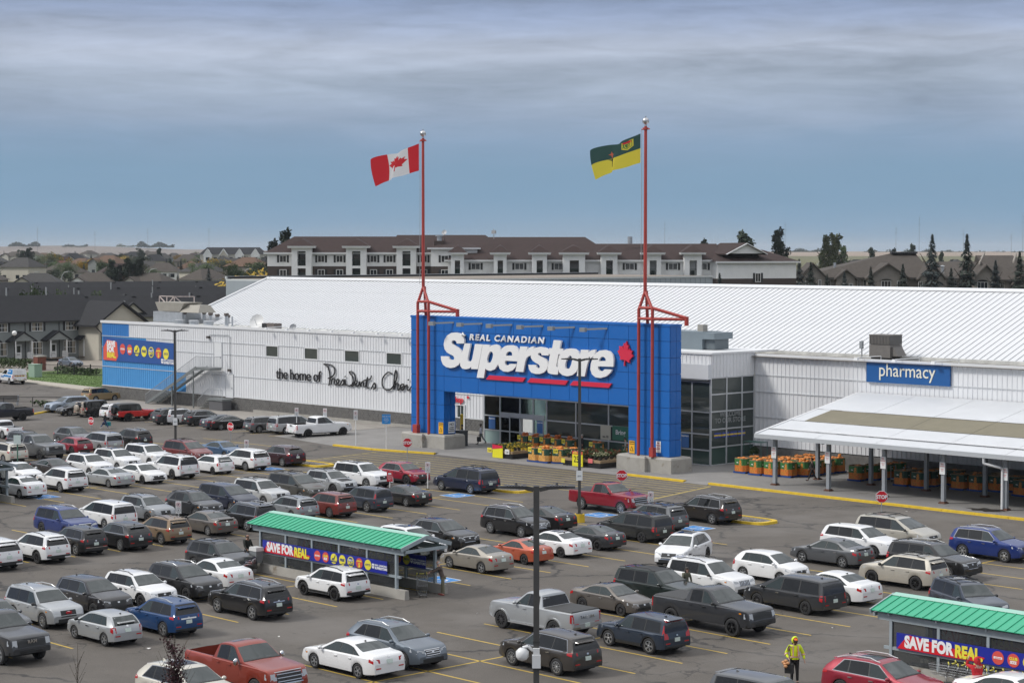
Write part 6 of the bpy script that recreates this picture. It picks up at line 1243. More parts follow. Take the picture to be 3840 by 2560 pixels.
        if typ in('van',): gz0,gz1,gw=zn-.20,zn-.05,.42
        if typ in('sedan','coupe','hatch'): gz0,gz1,gw=zn-.24,zn-.08,.44
        if 'blackgrille' in fl or 'blackfront' in fl: gz0-=.05; gw+=.04
        if 'chromegrille' in fl or 'vgrille' in fl or (typ in('suv','boxsuv','fastsuv','sedan') and rr.random()<.35): front('grille_frame',-W2*(gw+.05),W2*(gw+.05),gz0-.04,gz1+.03,.007,CHR)
        gr=front('grille',-W2*gw,W2*gw,gz0,gz1,.012,PLA,n=6)
        if 'chromegrille' in fl:
            for i in range(3): z=gz0+(gz1-gz0)*(i+.5)/3; front('grille_bar',-W2*gw*.95,W2*gw*.95,z-.014,z+.014,.022,CHR,gr)
        elif 'jeepgrille' in fl:
            for i in range(8): y=-W2*gw+2*W2*gw*i/7; front('grille_bar',y-.025,y+.025,gz0,gz1,.022,CHR,gr,n=1)
        elif typ=='pickup':
            for i in range(2): z=gz0+(gz1-gz0)*(i+1)/3; front('grille_bar',-W2*gw*.98,W2*gw*.98,z-.02,z+.02,.024,PLA if 'blackgrille' in fl else CHR,gr)
        if typ=='pickup':
            front('bumper',-W2*.93,W2*.93,cr.sill+.02,gz0-.04,.035,CHR if 'chromegrille' in fl else (pm if col in('midgrey','silver') else PLA)); front('bumper',-W2*.93,W2*.93,cr.sill+.03,.74,.045,CHR if rr.random()<.45 else (pm if col!='candyred' else CHR),end=-1)
        else: front('air_intake',-W2*.60,W2*.60,cr.sill+.10,cr.sill+.24,.008,PLA)
        if 'clad' in fl or 'rails' in fl or typ in('suv','boxsuv','fastsuv'):
            front('bumper_trim',-W2*.86,W2*.86,cr.sill+.03,cr.sill+(.24 if 'clad' in fl else .17),.014,PLA,end=-1); front('bumper_trim',-W2*.80,W2*.80,cr.sill+.02,cr.sill+.10,.014,PLA)
        for sg in(-1,1): front('reflector',sg*W2*.66-.13,sg*W2*.66+.13,cr.sill+.26,cr.sill+.31,.016,LRE,end=-1)
    # badge, plate and lettering on the tail
    pz=cr.B(-.95*h)-.28 if typ in('suv','fastsuv','boxsuv','van') else cr.B(-.95*h)-.17
    if typ=='pickup': pz=.66
    if typ=='jeep': pz=.80
    front('number_plate',-.16+(0 if typ!='jeep' else -.55),.16+(0 if typ!='jeep' else -.55),pz-.085,pz+.085,.055 if typ=='pickup' else .02,PLT,n=2,end=-1)
    if typ not in('pickup','jeep'): front('badge',-.055,.055,pz+.15,pz+.22,.014,CHR,n=1,end=-1); front('badge',-.06,.06,(nose-.03)-.16,(nose-.03)-.09,.026,CHR,n=1)
    if 'chromebar' in fl: front('tail_strip',-.42,.42,pz+.12,pz+.18,.02,WHITEP,end=-1)
    if 'chromebar2' in fl: front('tail_strip',-.34,.34,pz+.13,pz+.17,.02,CHR,end=-1)
    if 'chromebump' in fl: front('bumper_strip',-W2*.78,W2*.78,cr.sill+.24,cr.sill+.28,.02,CHR,end=-1)
    if 'patch' in fl: front('repair_patch',-.55,.25,pz+.02,pz+.2,.008,mat('primer_grey',(.20,.21,.22),.8),end=-1)
    if 'blackhood' in fl: conform_top('bonnet_patch',g3(topgrid(.56,.86,.30,4,3)),.006,PLA)
    if 'scoop' in fl: MB().hexa([(h*.52,-.28,cr.Htop(h*.52)-.03),(h*.72,-.26,cr.Htop(h*.72)-.03),(h*.72,.26,cr.Htop(h*.72)-.03),(h*.52,.28,cr.Htop(h*.52)-.03)],[(h*.52,-.22,cr.Htop(h*.52)+.01),(h*.71,-.22,cr.Htop(h*.70)+.06),(h*.71,.22,cr.Htop(h*.70)+.06),(h*.52,.22,cr.Htop(h*.52)+.01)]).obj('bonnet_scoop',PLA,root)
    if 'spoiler' in fl: MB().hexa([(-h*.97,-W2*.66,cr.Htop(-h*.95)+.05),(-h*.89,-W2*.66,cr.Htop(-h*.9)+.06),(-h*.89,W2*.66,cr.Htop(-h*.9)+.06),(-h*.97,W2*.66,cr.Htop(-h*.95)+.05)],[(-h*.975,-W2*.66,cr.Htop(-h*.95)+.10),(-h*.90,-W2*.66,cr.Htop(-h*.9)+.09),(-h*.90,W2*.66,cr.Htop(-h*.9)+.09),(-h*.975,W2*.66,cr.Htop(-h*.95)+.10)]).box(-h*.94,-h*.91,-W2*.55,-W2*.5,cr.Htop(-h*.93)-.03,cr.Htop(-h*.93)+.07).box(-h*.94,-h*.91,W2*.5,W2*.55,cr.Htop(-h*.93)-.03,cr.Htop(-h*.93)+.07).obj('spoiler',pm,root)
    if typ in('suv','fastsuv','hatch','boxsuv') and 'bump' not in fl: 
        xq=-h*(.90 if typ!='fastsuv' else .80); z=cr.Htop(xq); MB().hexa([(xq-.14,-W2*.52,z-.02),(xq+.12,-W2*.56,z+.01),(xq+.12,W2*.56,z+.01),(xq-.14,W2*.52,z-.02)],[(xq-.15,-W2*.50,z+.015),(xq+.14,-W2*.54,z+.045),(xq+.14,W2*.54,z+.045),(xq-.15,W2*.50,z+.015)]).obj('roof_spoiler',pm,root)
    def lett(s,m,x,z,size,rot,**k): text(s,'lettering',m,root,(x,0,z),rot,size,ext=.008,bold=.008,**k)
    RF=(math.pi/2,0,math.pi/2); RB=(math.pi/2,0,-math.pi/2)
    if 'gmc' in fl: lett('GMC',BLK,-h-.035,1.10,.19,RB,space=1.05)
    if 'tacoma' in fl: lett('TACOMA',CHR,-h-.03,.98,.16,RB,space=1.5)
    if 'gmcf' in fl: lett('GMC',mat('letter_red',(.5,.02,.03),.4),h+.012,nose-.22,.14,RF)
    if 'gmcg' in fl: lett('GMC',CHR,h+.012,nose-.22,.16,RF)
    if 'ram' in fl: lett('RAM',CHR,h+.025,nose-.26,.2,RF,space=1.15)
    # spare wheels
    if 'spare' in fl or 'spare_cover' in fl:
        c=(-h-.16,.12 if typ=='jeep' else -.05,1.12 if typ=='jeep' else .98)
        if 'spare' in fl: w=link('spare_wheel',TYME,root,c,(0,0,math.pi/2),(cr.R*.95,)*3); link('rim',RIM[('five','b')],w)
        else: MB().lathe([(0,-.16),(.30,-.16),(.36,-.12),(.37,.08),(.33,.12)],20,axis='X').obj('spare_wheel_cover',pm,root,40).location=c
    if 'tonneau' in fl:
        zt=cr.Htop(-.6*h); MB().hexa([(bed[0]+.02,-W2+.11,zt-.03),(bed[1]-.02,-W2+.11,zt-.03),(bed[1]-.02,W2-.11,zt-.03),(bed[0]+.02,W2-.11,zt-.03)],[(bed[0]+.04,-W2+.14,zt+.035),(bed[1]-.04,-W2+.14,zt+.035),(bed[1]-.04,W2-.14,zt+.035),(bed[0]+.04,W2-.14,zt+.035)]).obj('bed_cover',TON,root)
    if typ=='pickup' and 'tonneau' not in fl: MB().box(bed[0],bed[1],-W2*.62,W2*.62,.80,.87).obj('bed_floor',BED,root)
    if 'cap' in fl:                                           # cargo cap, service livery and lettering
        BLV=mat('livery_blue',(.015,.20,.52),.4); zt=cr.Htop(-.6*h); capm=MB().hexa([(-h+.03,-W2+.06,zt),(-h*.30,-W2+.06,zt),(-h*.30,W2-.06,zt),(-h+.03,W2-.06,zt)],[(-h+.10,-W2+.16,zt+.72),(-h*.27,-W2+.16,zt+.72),(-h*.27,W2-.16,zt+.72),(-h+.10,W2-.16,zt+.72)]); capm.obj('cargo_cap',pm,root)
        for sg in(-1,1):
            y=sg*(W2-.05); MB().hexa([(-h*.94,y-sg*.0,zt+.08),(-h*.34,y,zt+.08),(-h*.34,y+sg*.02,zt+.08),(-h*.94,y+sg*.02,zt+.08)],[(-h*.92,y-sg*.10,zt+.66),(-h*.45,y-sg*.10,zt+.66),(-h*.45,y-sg*.08,zt+.66),(-h*.92,y-sg*.08,zt+.66)]).obj('cap_panel',BLV,root)
            conform('side_panel',[[(x,0,z) for x in(-h*.96,-h*.72,-h*.45,-h*.12+(.3 if z<.9 else .5))] for z in(cr.R*2.3,1.05,cr.B(-.5*h)-.04)],(0,-sg,0),.008,BLV)
            text('ECOLAB','lettering',mat('print_white',(.82,.82,.82),.5),root,(-h*.64,sg*(W2+.0),zt+.34),(math.pi/2,0,0 if sg<0 else math.pi),.26,ext=.002,bold=.008); text('ECOLAB','lettering',BLV,root,(h*.22,sg*(W2+.02),.86),(math.pi/2,0,0 if sg<0 else math.pi),.30,ext=.003,bold=.01)
        m2=MB(); m3=MB()
        for i in range(8): (m2 if i%2 else m3).hexa([(-h-.075,-.72+i*.18,1.10),(-h-.07,-.72+i*.18,1.10),(-h-.07,-.54+i*.18,1.10),(-h-.075,-.54+i*.18,1.10)],[(-h-.075,-.64+i*.18,1.24),(-h-.07,-.64+i*.18,1.24),(-h-.07,-.46+i*.18,1.24),(-h-.075,-.46+i*.18,1.24)])
        m2.obj('hazard_stripe',LRE,root); m3.obj('hazard_stripe',CHY,root)
        MB().box(-h+.02,-h+.06,-.3,.3,zt+.15,zt+.6).obj('cap_window',WHITEP,root)
    # arches and sills in dark plastic
    if 'clad' in fl or 'flares' in fl or 'clad0' in fl or typ=='jeep' and False:
        mt=PLA if 'flares' not in fl else pm
        for sg in(-1,1):
            for xw in(cr.xf,cr.xr):
                g_=[[],[]]
                for i in range(11):
                    a=math.pi*(-.04+1.08*i/10)
                    for j,rad in enumerate((ro+.002,ro+(.075 if 'clad0' not in fl else .04))): g_[j].append((xw+rad*math.cos(a),0,max(cr.R*.96+rad*math.sin(a),cr.sill+.03)))
                conform('wheel_arch',g_,(0,-sg,0),.016 if 'flares' not in fl else .05,mt,depth=.01)
            if 'flares' not in fl: conform('sill_trim',[[(cr.xr+ro+.06+(cr.xf-cr.xr-2*ro-.12)*i/4,0,cr.sill+.02+j*.13) for i in range(5)] for j in(0,1)],(0,-sg,0),.016,PLA)
    if 'flares' in fl or (typ=='pickup' and rr.random()<.5):
        for sg in(-1,1): MB().box(cr.xr+ro,cr.xf-ro,min(sg*(W2-.10),sg*(W2+.03)),max(sg*(W2-.10),sg*(W2+.03)),cr.sill-.07,cr.sill-.01).obj('running_board',RAIL if col=='silver' else PLA,root)
    if 'rails' in fl and typ not in('sedan','coupe','pickup','jeep'):
        rm_=RAIL if (col in('silver','blue','black','umberblack','royalblue','bluegrey','crimson','slate') and 'bars' not in fl) else PLA
        for sg in(-1,1):
            pts=[(x*h,sg*(cr.edge(x*h)[0]-.075),cr.Htop(x*h)+(.065 if -.66<x<.02 else .0)) for x in(-.74,-.66,-.5,-.3,-.1,.02,.09)]
            MB().path(pts,.024,n=6).obj('roof_rail',rm_,root)
        if 'bars' in fl:
            for x in(-.52,-.12): y=cr.edge(x*h)[0]-.07; MB().bar((x*h,-y,cr.Htop(x*h)+.085),(x*h,y,cr.Htop(x*h)+.085),.06,.035).obj('roof_bar',PLA,root)
    if typ not in('pickup','jeep'): 
        xa=-.66*h if typ in('suv','boxsuv','van','fastsuv','hatch') else -.34*h; z=cr.Htop(xa); MB().prism([(xa-.09,-.02,z-.01),(xa+.09,-.02,z-.01),(xa-.07,-.02,z+.06)],(0,.04,0)).obj('aerial_fin',pm if rr.random()<.5 else PLA,root)
    # wheels
    st=RIMSTY[rr.randrange(4)]; rme=RIM[('five' if cid=='e6' else 'ten' if rim=='d' and st=='six' else st,rim)]
    for sg in(-1,1):
        for xw in(cr.xf,cr.xr):
            w=link('wheel',TYME,root,(xw,sg*(W2-.135),cr.R),(rr.uniform(0,6) if False else 0,0,0 if sg>0 else math.pi),(cr.R,cr.R*.98,cr.R)); link('rim',rme,w,None,(0,rr.uniform(0,6),0))
    return root
CARS=[
('w0', 'suv', (4.52, 1.84, 1.68), 'gold', 's', '', 'gold compact SUV half hidden behind the left end of the store', -96.17, 9.79, 95, 1.0, 'suv'),
('w1', 'suv', (4.86, 1.95, 1.7), 'iceblue', 'b', 'blackfront', 'pale blue-grey SUV with a black grille, nose out by the yellow kerb', -86.02, -0.72, -92, 0.993, 'suv'),
('w2', 'sedan', (4.6, 1.8, 1.46), 'black', 's', 'scoop', 'black sedan with a bonnet scoop, nose out, next to the pale blue-grey SUV', -81.63, -2.09, -92, 1.0, 'sedan'),
('w3', 'boxsuv', (4.25, 1.78, 1.68), 'beige', 's', 'spare_cover', 'beige small SUV with a beige covered spare wheel on its tailgate', -78.84, -1.65, 88, 1.0, 'suv'),
('w4', 'jeep', (4.75, 1.88, 1.86), 'black', 'b', 'spare', 'black open-road 4x4 with a bare spare wheel on its back', -78.5, -1.13, 90, 0.952, 'off-roader'),
('w5', 'suv', (4.58, 1.85, 1.68), 'white', 'd', '', 'white SUV parked between the black 4x4 and the red 4x4', -73.82, -1.52, 90, 1.0, 'suv'),
('w6', 'jeep', (4.6, 1.88, 1.87), 'red', 'b', 'spare,blacktop', 'bright red 4x4 with black hardtop and spare wheel', -71.42, -1.47, 84, 0.982, 'off-roader'),
('w7', 'fastsuv', (4.64, 1.87, 1.64), 'darkgrey', 'd', '', 'charcoal sporty SUV to the right of the red 4x4', -65.41, -0.75, 86, 1.0, 'suv'),
('w8', 'suv', (4.6, 1.84, 1.68), 'white', 'd', 'rails', 'white SUV behind the left lamp post, nose to the store wall', -65.0, 0.06, 84, 0.936, 'suv'),
('w9', 'fastsuv', (4.58, 1.88, 1.66), 'darkgrey', 'd', 'chrome', 'dark grey SUV with chrome window trim, right of the white SUV by the wall', -62.13, 0.7, 84, 0.95, 'suv'),
('w10', 'sedan', (4.55, 1.78, 1.43), 'slate', 'd', '', 'dark slate sedan wedged beside the black sedan at the wall', -57.34, -0.36, 84, 1.0, 'sedan'),
('w11', 'sedan', (4.92, 1.86, 1.46), 'black', 's', 'chrome', 'black luxury sedan with chrome window trim nose to the wall', -56.82, -0.1, 84, 0.942, 'sedan'),
('w12', 'suv', (4.4, 1.8, 1.55), 'midgrey', 's', 'clad', 'grey small crossover with black cladding nose to the wall', -51.63, 0.68, 82, 1.0, 'suv'),
('w13', 'van', (5.15, 2.0, 1.75), 'silver', 's', '', 'silver minivan with a dark rear bumper step, beside the white pickup at the wall', -48.97, 2.0, 82, 1.0, 'minivan'),
('w14', 'pickup', (5.88, 2.06, 1.93), 'white', 'b', 'open,gmc', 'white full-size pickup nose to the kerb left of the store entrance', -44.25, 1.34, 80, 1.027, 'pickup'),
('l0', 'pickup', (5.82, 2.02, 1.92), 'blackblue', 'b', 'open', 'black pickup crossing the far left edge by the yellow kerb', -80.38, -11.61, -97, 1.0, 'pickup'),
('l1', 'pickup', (4.89, 1.72, 1.68), 'white', 's', 'open', 'white small pickup cut by the left edge, tailgate to the right', -64.17, -20.76, 180, 1.0, 'pickup'),
('l2', 'suv', (4.75, 1.9, 1.68), 'darkgrey', 'd', 'rails,chrome', 'dark grey SUV mostly hidden behind the grey heavy pickup', -51.52, -25.37, 0, 1.0, 'suv'),
('l3', 'pickup', (6.05, 2.08, 2.03), 'midgrey', 'd', 'open,bigmir,blackgrille,gmcg', 'grey heavy-duty pickup with a tall black grille and chrome mirrors', -45.56, -27.89, 0, 1.0, 'pickup'),
('l4', 'suv', (4.83, 1.91, 1.67), 'cream', 's', 'rails', 'cream SUV at the left edge with tall red tail lamps, tail to the right', -44.99, -31.32, 180, 1.0, 'suv'),
('l5', 'sedan', (4.75, 1.83, 1.45), 'white', 's', '', 'white sedan nose to the right behind the left cart shelter', -31.72, -37.59, 0, 1.0, 'sedan'),
('l6', 'sedan', (4.6, 1.79, 1.47), 'white', 's', '', 'white sedan beside the left cart shelter with red tail lamps showing', -23.38, -42.19, 180, 1.0, 'sedan'),
('a1', 'fastsuv', (4.8, 1.91, 1.7), 'steel', 's', '', 'steel grey SUV behind the red hatchback crossover in the farthest lot row', -52.97, -19.79, 0, 0.979, 'suv'),
('a2', 'van', (5.1, 1.98, 1.75), 'silver', 's', '', 'silver minivan with a dark rear window, tail to the aisle, farthest lot row', -47.4, -20.65, 180, 0.971, 'minivan'),
('a3', 'fastsuv', (4.4, 1.8, 1.55), 'crimson', 'd', 'clad', 'crimson small crossover left of the silver minivan in the farthest lot row', -46.9, -23.66, 180, 0.953, 'suv'),
('a4', 'suv', (4.89, 1.84, 1.7), 'black', 's', 'rails', 'black SUV with roof rails at the right end of the farthest lot row', -48.36, -16.88, 180, 0.961, 'suv'),
('a5', 'coupe', (4.85, 1.87, 1.4), 'darkbrown', 's', 'chrome', 'dark brown fastback sedan behind the white SUV with black tailgate glass', -32.94, -33.77, 0, 0.964, 'coupe'),
('a6', 'suv', (4.68, 1.88, 1.7), 'white', 's', 'clad0', 'white SUV with two dark-red tail lamps left of the silver sedan', -24.55, -38.14, 180, 1.008, 'suv'),
('a7', 'suv', (4.66, 1.87, 1.68), 'white', 's', 'sunroof', 'white SUV with a sunroof nose to nose with the silver sedan', -31.44, -31.5, 0, 0.999, 'suv'),
('a8', 'suv', (4.86, 1.93, 1.72), 'white', 's', 'rails,sunroof', 'white SUV with black roof bars behind the white compact sedan', -33.26, -27.84, 0, 0.99, 'suv'),
('a9', 'boxsuv', (5.0, 2.0, 1.78), 'white', 'd', 'sunroof', 'large white SUV with a glass roof panel left of the dark red minivan', -34.46, -24.07, 0, 0.959, 'suv'),
('a10', 'van', (5.1, 1.98, 1.75), 'dullred', 's', 'rails,bars', 'dull red minivan with black roof bars behind the left lamp post', -34.71, -20.06, 0, 0.989, 'minivan'),
('a11', 'sedan', (4.68, 1.76, 1.45), 'medblue', 's', '', 'medium blue sedan at the end of the row behind the white SUVs', -35.27, -16.13, 0, 0.957, 'sedan'),
('a12', 'sedan', (5.07, 1.89, 1.44), 'silver', 's', '', 'rounded silver sedan with wide red tail lamps in the left lot row', -24.52, -34.21, 180, 0.962, 'sedan'),
('a13', 'sedan', (4.63, 1.8, 1.42), 'white', 'd', 'sunroof,blackgrille', 'white compact sedan with a black grille, nose out beside the rounded silver sedan', -24.79, -31.06, 0, 1.005, 'sedan'),
('a14', 'boxsuv', (4.83, 1.92, 1.8), 'white', 'd', 'rails', 'boxy white SUV with dark wrapped rear glass in the left lot row', -25.78, -27.61, 180, 1.008, 'suv'),
('a15', 'hatch', (4.37, 1.77, 1.55), 'white', 'd', '', 'white hatchback between two white SUVs in the left lot row', -26.22, -23.58, 180, 0.946, 'hatchback'),
('a16', 'suv', (4.95, 1.93, 1.73), 'white', 's', 'clad0', 'white three-row SUV left of the maroon SUV', -26.59, -20.18, 180, 0.982, 'suv'),
('a17', 'fastsuv', (4.78, 1.92, 1.74), 'maroon', 's', 'chrome', 'dark maroon SUV at the kerb island left of the crossing', -27.03, -16.22, 180, 0.968, 'suv'),
('b1', 'boxsuv', (5.0, 2.0, 1.78), 'white', 's', 'sunroof,rails', 'white SUV with amber head lamps behind the red parking notice', -11.03, -20.61, 0, 0.996, 'suv'),
('b2', 'fastsuv', (4.4, 1.8, 1.55), 'crimson', 'd', 'clad,chrome', 'crimson crossover nose out beside the crossing', -10.51, -17.01, 0, 1.011, 'suv'),
('b3', 'suv', (4.46, 1.8, 1.62), 'silver', 'd', 'rails,bars,clad,blackhood', 'silver crossover with a black bonnet patch and a roof rack', -9.86, -24.54, 0, 0.988, 'suv'),
('b4', 'van', (5.1, 1.96, 1.75), 'bronze', 's', 'rails,bars', 'bronze-grey minivan with roof bars nose out in the second lot row', -8.86, -28.4, 0, 0.996, 'minivan'),
('b5', 'boxsuv', (4.69, 1.83, 1.74), 'silverwhite', 's', 'rails,bars', 'pale silver SUV with black roof bars between two dark minivans', -7.77, -32.36, 0, 0.994, 'suv'),
('b6', 'van', (5.14, 1.95, 1.75), 'navy', 's', '', 'navy minivan nose out left of the pale silver SUV', -7.07, -35.64, 0, 0.983, 'minivan'),
('b7', 'fastsuv', (4.55, 1.84, 1.68), 'darkgrey', 's', 'rails', 'dark grey SUV behind the small no-parking sign in the second lot row', -5.79, -39.3, 0, 0.994, 'suv'),
('b8', 'suv', (4.36, 1.81, 1.63), 'silvergrey', 'd', 'rails', 'silver grey crossover nose out behind the tan SUV', -6.25, -42.66, 0, 0.992, 'suv'),
('b9', 'boxsuv', (4.56, 1.78, 1.71), 'slate', 's', 'bump', 'slate blue-grey SUV with tall thin red lamps left of the black sedan', -0.54, -29.11, 180, 0.95, 'suv'),
('b10', 'sedan', (4.9, 1.86, 1.46), 'black', 's', '', 'black sedan tail to the aisle beside the slate SUV below the crossing', -0.99, -25.28, 180, 0.93, 'sedan'),
('b11', 'suv', (4.52, 1.84, 1.68), 'dustyred', 's', '', 'dusty red SUV with a grimy rear window above the green shelter roof', -0.05, -32.66, 180, 0.952, 'suv'),
('b12', 'suv', (4.6, 1.88, 1.63), 'silvergrey', 's', 'rails', 'silver grey SUV with tall narrow lamps directly behind the green shelter roof', -0.66, -35.25, 180, 0.933, 'suv'),
('b13', 'boxsuv', (4.71, 1.85, 1.7), 'black', 's', 'rails,chrome', 'black SUV with chrome wheels at the left end of the green shelter', 1.21, -40.21, 180, 0.991, 'suv'),
('b14', 'sedan', (4.8, 1.79, 1.45), 'brown', 's', 'spoiler', 'brown sedan with a rear spoiler between the tan SUV and the black SUV', 1.12, -43.15, 180, 0.969, 'sedan'),
('b15', 'suv', (4.5, 1.84, 1.68), 'goldbrown', 's', 'rails,clad', 'tan older SUV with dark lower bumpers', 2.3, -47.27, 180, 0.949, 'suv'),
('b16', 'fastsuv', (4.74, 1.9, 1.66), 'black', 's', 'chrome', 'black SUV left of the tan older SUV', 2.68, -50.38, 180, 0.947, 'suv'),
('b17', 'suv', (4.65, 1.84, 1.66), 'black', 's', 'chrome,chromebump', 'black SUV with a bright strip along its rear bumper', 2.42, -53.22, 180, 0.943, 'suv'),
('b18', 'suv', (4.6, 1.86, 1.7), 'white', 'd', 'clad,rails', 'white SUV with dark grey cladding at the left of the black SUVs', 3.47, -56.35, 180, 0.952, 'suv'),
('b19', 'suv', (4.66, 1.84, 1.69), 'white', 'd', 'clad', 'white SUV cut by the left edge of the photo in the middle row', 3.73, -59.62, 180, 1.0, 'suv'),
('b20', 'van', (5.11, 1.98, 1.75), 'white', 's', '', 'white minivan tail to the aisle behind the black SUVs', -5.92, -46.08, 180, 0.956, 'minivan'),
('b21', 'boxsuv', (5.0, 1.99, 1.77), 'royalblue', 'd', 'rails', 'royal blue SUV nose out at the left of the white minivan', -3.99, -50.07, 0, 0.963, 'suv'),
('b22', 'suv', (4.6, 1.86, 1.66), 'midgrey', 'd', '', 'grey car with only its bonnet showing at the left edge of the photo', 0.71, -58.52, 0, 1.0, 'suv'),
('c1', 'suv', (4.52, 1.84, 1.68), 'darkgrey', 's', 'rails,bars,chromegrille', 'dark grey SUV with a chrome barred grille beside the man with a black bag', 14.12, -51.24, 0, 1.0, 'suv'),
('c2', 'sedan', (4.6, 1.8, 1.47), 'white', 's', '', 'white sedan with a gold badge between two dark SUVs left of the shelter', 17.64, -54.08, 180, 1.0, 'sedan'),
('c3', 'suv', (4.62, 1.86, 1.67), 'black', 'd', 'rails,clad,blackgrille', 'black SUV nose out in front of the white sedan left of the shelter', 19.2, -57.08, 0, 0.988, 'suv'),
('c4', 'suv', (4.54, 1.82, 1.57), 'white', 'd', 'rails,clad,blackgrille', 'white crossover with black wheel arches nose out', 19.26, -59.79, 0, 0.974, 'suv'),
('c5', 'suv', (4.69, 1.87, 1.68), 'darkbrownblack', 'd', 'chrome,blackgrille', 'near-black SUV nose out between the white crossover and the silver SUV', 19.78, -62.78, 0, 0.983, 'suv'),
('c6', 'boxsuv', (4.71, 1.85, 1.7), 'silver', 's', 'rails,blackgrille,gmcf', 'silver SUV with a square black grille and red letters', 20.54, -65.97, 0, 0.978, 'suv'),
('c7', 'suv', (4.75, 1.9, 1.66), 'steel', 'd', '', 'grey SUV behind the big black pickup at the left edge', 21.75, -69.41, 0, 1.0, 'suv'),
('c8', 'pickup', (5.9, 2.06, 1.97), 'gunmetal', 's', 'open,blackgrille,ram', 'gunmetal pickup with a broad black grille at the bottom left corner', 25.83, -71.37, 0, 1.0, 'pickup'),
('c9', 'hatch', (4.12, 1.7, 1.46), 'silver', 's', '', 'silver hatchback with tall bright red lamps', 26.19, -66.21, 180, 0.97, 'hatchback'),
('c10', 'suv', (4.26, 1.78, 1.66), 'blue', 's', 'rails,chromebar', 'blue small SUV with a white bar on its tailgate', 26.27, -63.11, 180, 0.973, 'suv'),
('c11', 'suv', (4.77, 1.84, 1.69), 'black', 's', 'chrome,rails,chromebar2', 'dusty black SUV alone in its bay with twin red lamps', 25.55, -57.68, 180, 0.993, 'suv'),
('c12', 'suv', (4.17, 1.8, 1.56), 'white', 'b', 'clad,rails', 'white crossover with black wheel arches in front of the cart shelter', 24.38, -51.65, 180, 1.0, 'suv'),
('d1', 'fastsuv', (4.83, 1.91, 1.67), 'cream', 's', 'sunroof,chrome', 'cream SUV behind the purple-leaved shrub at the bottom edge', 39.83, -70.95, 0, 1.0, 'suv'),
('d2', 'pickup', (5.82, 2.02, 1.97), 'ramred', 's', 'open,bigmir,chromegrille,sunroof', 'orange-red pickup with a chrome honeycomb grille at the bottom edge', 38.7, -67.43, 0, 1.004, 'pickup'),
('d3', 'sedan', (4.96, 1.88, 1.45), 'white', 's', '', 'white luxury sedan beside the blue-grey SUV at the bottom centre', 38.97, -62.16, 180, 0.978, 'sedan'),
('d4', 'fastsuv', (4.81, 1.9, 1.68), 'bluegrey', 's', 'rails,chrome,chromegrille', 'blue-grey SUV with a shield grille nose out next to the white luxury sedan', 38.88, -59.65, 0, 1.0, 'suv'),
('d5', 'suv', (4.69, 1.88, 1.68), 'umber', 's', 'chrome', 'brownish black SUV behind the near lamp post', 44.29, -55.78, 180, 0.991, 'suv'),
('d6', 'pickup', (5.41, 1.95, 1.89), 'silver', 'd', 'tonneau,flares,tacoma', 'silver pickup with a black bed cover behind the near lamp post', 38.39, -50.31, 180, 1.023, 'pickup'),
('d7', 'boxsuv', (4.2, 1.8, 1.6), 'nightblue', 's', 'soul,clad0', 'dark blue boxy hatch with red lamps framing its rear window', 44.17, -49.85, 180, 0.998, 'suv'),
('d8', 'pickup', (5.89, 2.03, 1.96), 'gunmetal', 'b', 'tonneau,blackgrille', 'dark grey pickup with a black bed cover and black wheels', 43.36, -44.1, 0, 1.016, 'pickup'),
('d9', 'sedan', (4.54, 1.75, 1.43), 'brown', 'd', 'sunroof', 'grey-brown sedan nose out behind the dark blue boxy hatch', 37.09, -44.34, 0, 0.953, 'sedan'),
('d10', 'boxsuv', (5.05, 2.0, 1.78), 'darkgreen', 'd', 'rails,blackroof', 'dark green SUV with a reflective roof beside the dark-haired woman', 37.12, -40.89, 0, 0.945, 'suv'),
('d11', 'boxsuv', (4.82, 1.94, 1.76), 'white', 's', 'rails,jeepgrille', 'white SUV with a seven-slot grille', 37.05, -36.96, 0, 0.973, 'suv'),
('d12', 'fastsuv', (4.81, 1.9, 1.68), 'white', 'b', 'sunroof,blackgrille', 'white SUV driving down the aisle towards the viewer', 29.74, -30.73, -68, 1.015, 'suv'),
('d13', 'hatch', (4.06, 1.7, 1.52), 'white', 's', '', 'white tall hatchback nose out left of the grey sedan', 36.68, -31.53, 0, 1.013, 'hatchback'),
('e1', 'suv', (4.69, 1.84, 1.73), 'black', 's', 'rails,chrome,chromegrille', 'black SUV with bright roof rails behind the near lamp post', 15.03, -29.74, 0, 1.006, 'suv'),
('e2', 'fastsuv', (4.89, 1.91, 1.69), 'black', 'd', 'chrome,vgrille', 'black SUV with a bright V-shaped grille', 15.84, -36.45, 0, 0.982, 'suv'),
('e3', 'suv', (4.58, 1.86, 1.68), 'white', 'd', 'sunroof,clad,blackgrille', 'white SUV with a sunroof behind the right end of the green shelter', 16.9, -39.89, 0, 0.995, 'suv'),
('e4', 'coupe', (4.8, 1.82, 1.43), 'black', 's', '', 'black coupe at the yellow base of the middle lamp post', 14.17, -26.6, 180, 1.0, 'coupe'),
('e5', 'coupe', (4.44, 1.7, 1.4), 'champagne', 's', '', 'champagne coupe beside the man pushing a cart', 23.27, -40.64, 180, 1.009, 'coupe'),
('e6', 'coupe', (4.38, 1.73, 1.4), 'orange', 'd', '', 'orange coupe with five-spoke wheels', 22.78, -36.84, 180, 0.93, 'coupe'),
('e7', 'sedan', (4.86, 1.82, 1.45), 'white', 'd', 'sunroof', 'white sedan with a dark rear window beside the orange coupe', 22.26, -33.57, 180, 0.954, 'sedan'),
('e8', 'coupe', (4.5, 1.75, 1.4), 'darkgrey', 'b', '', 'dark grey coupe with black wheels in front of the lamp post base', 21.88, -30.09, 180, 0.969, 'coupe'),
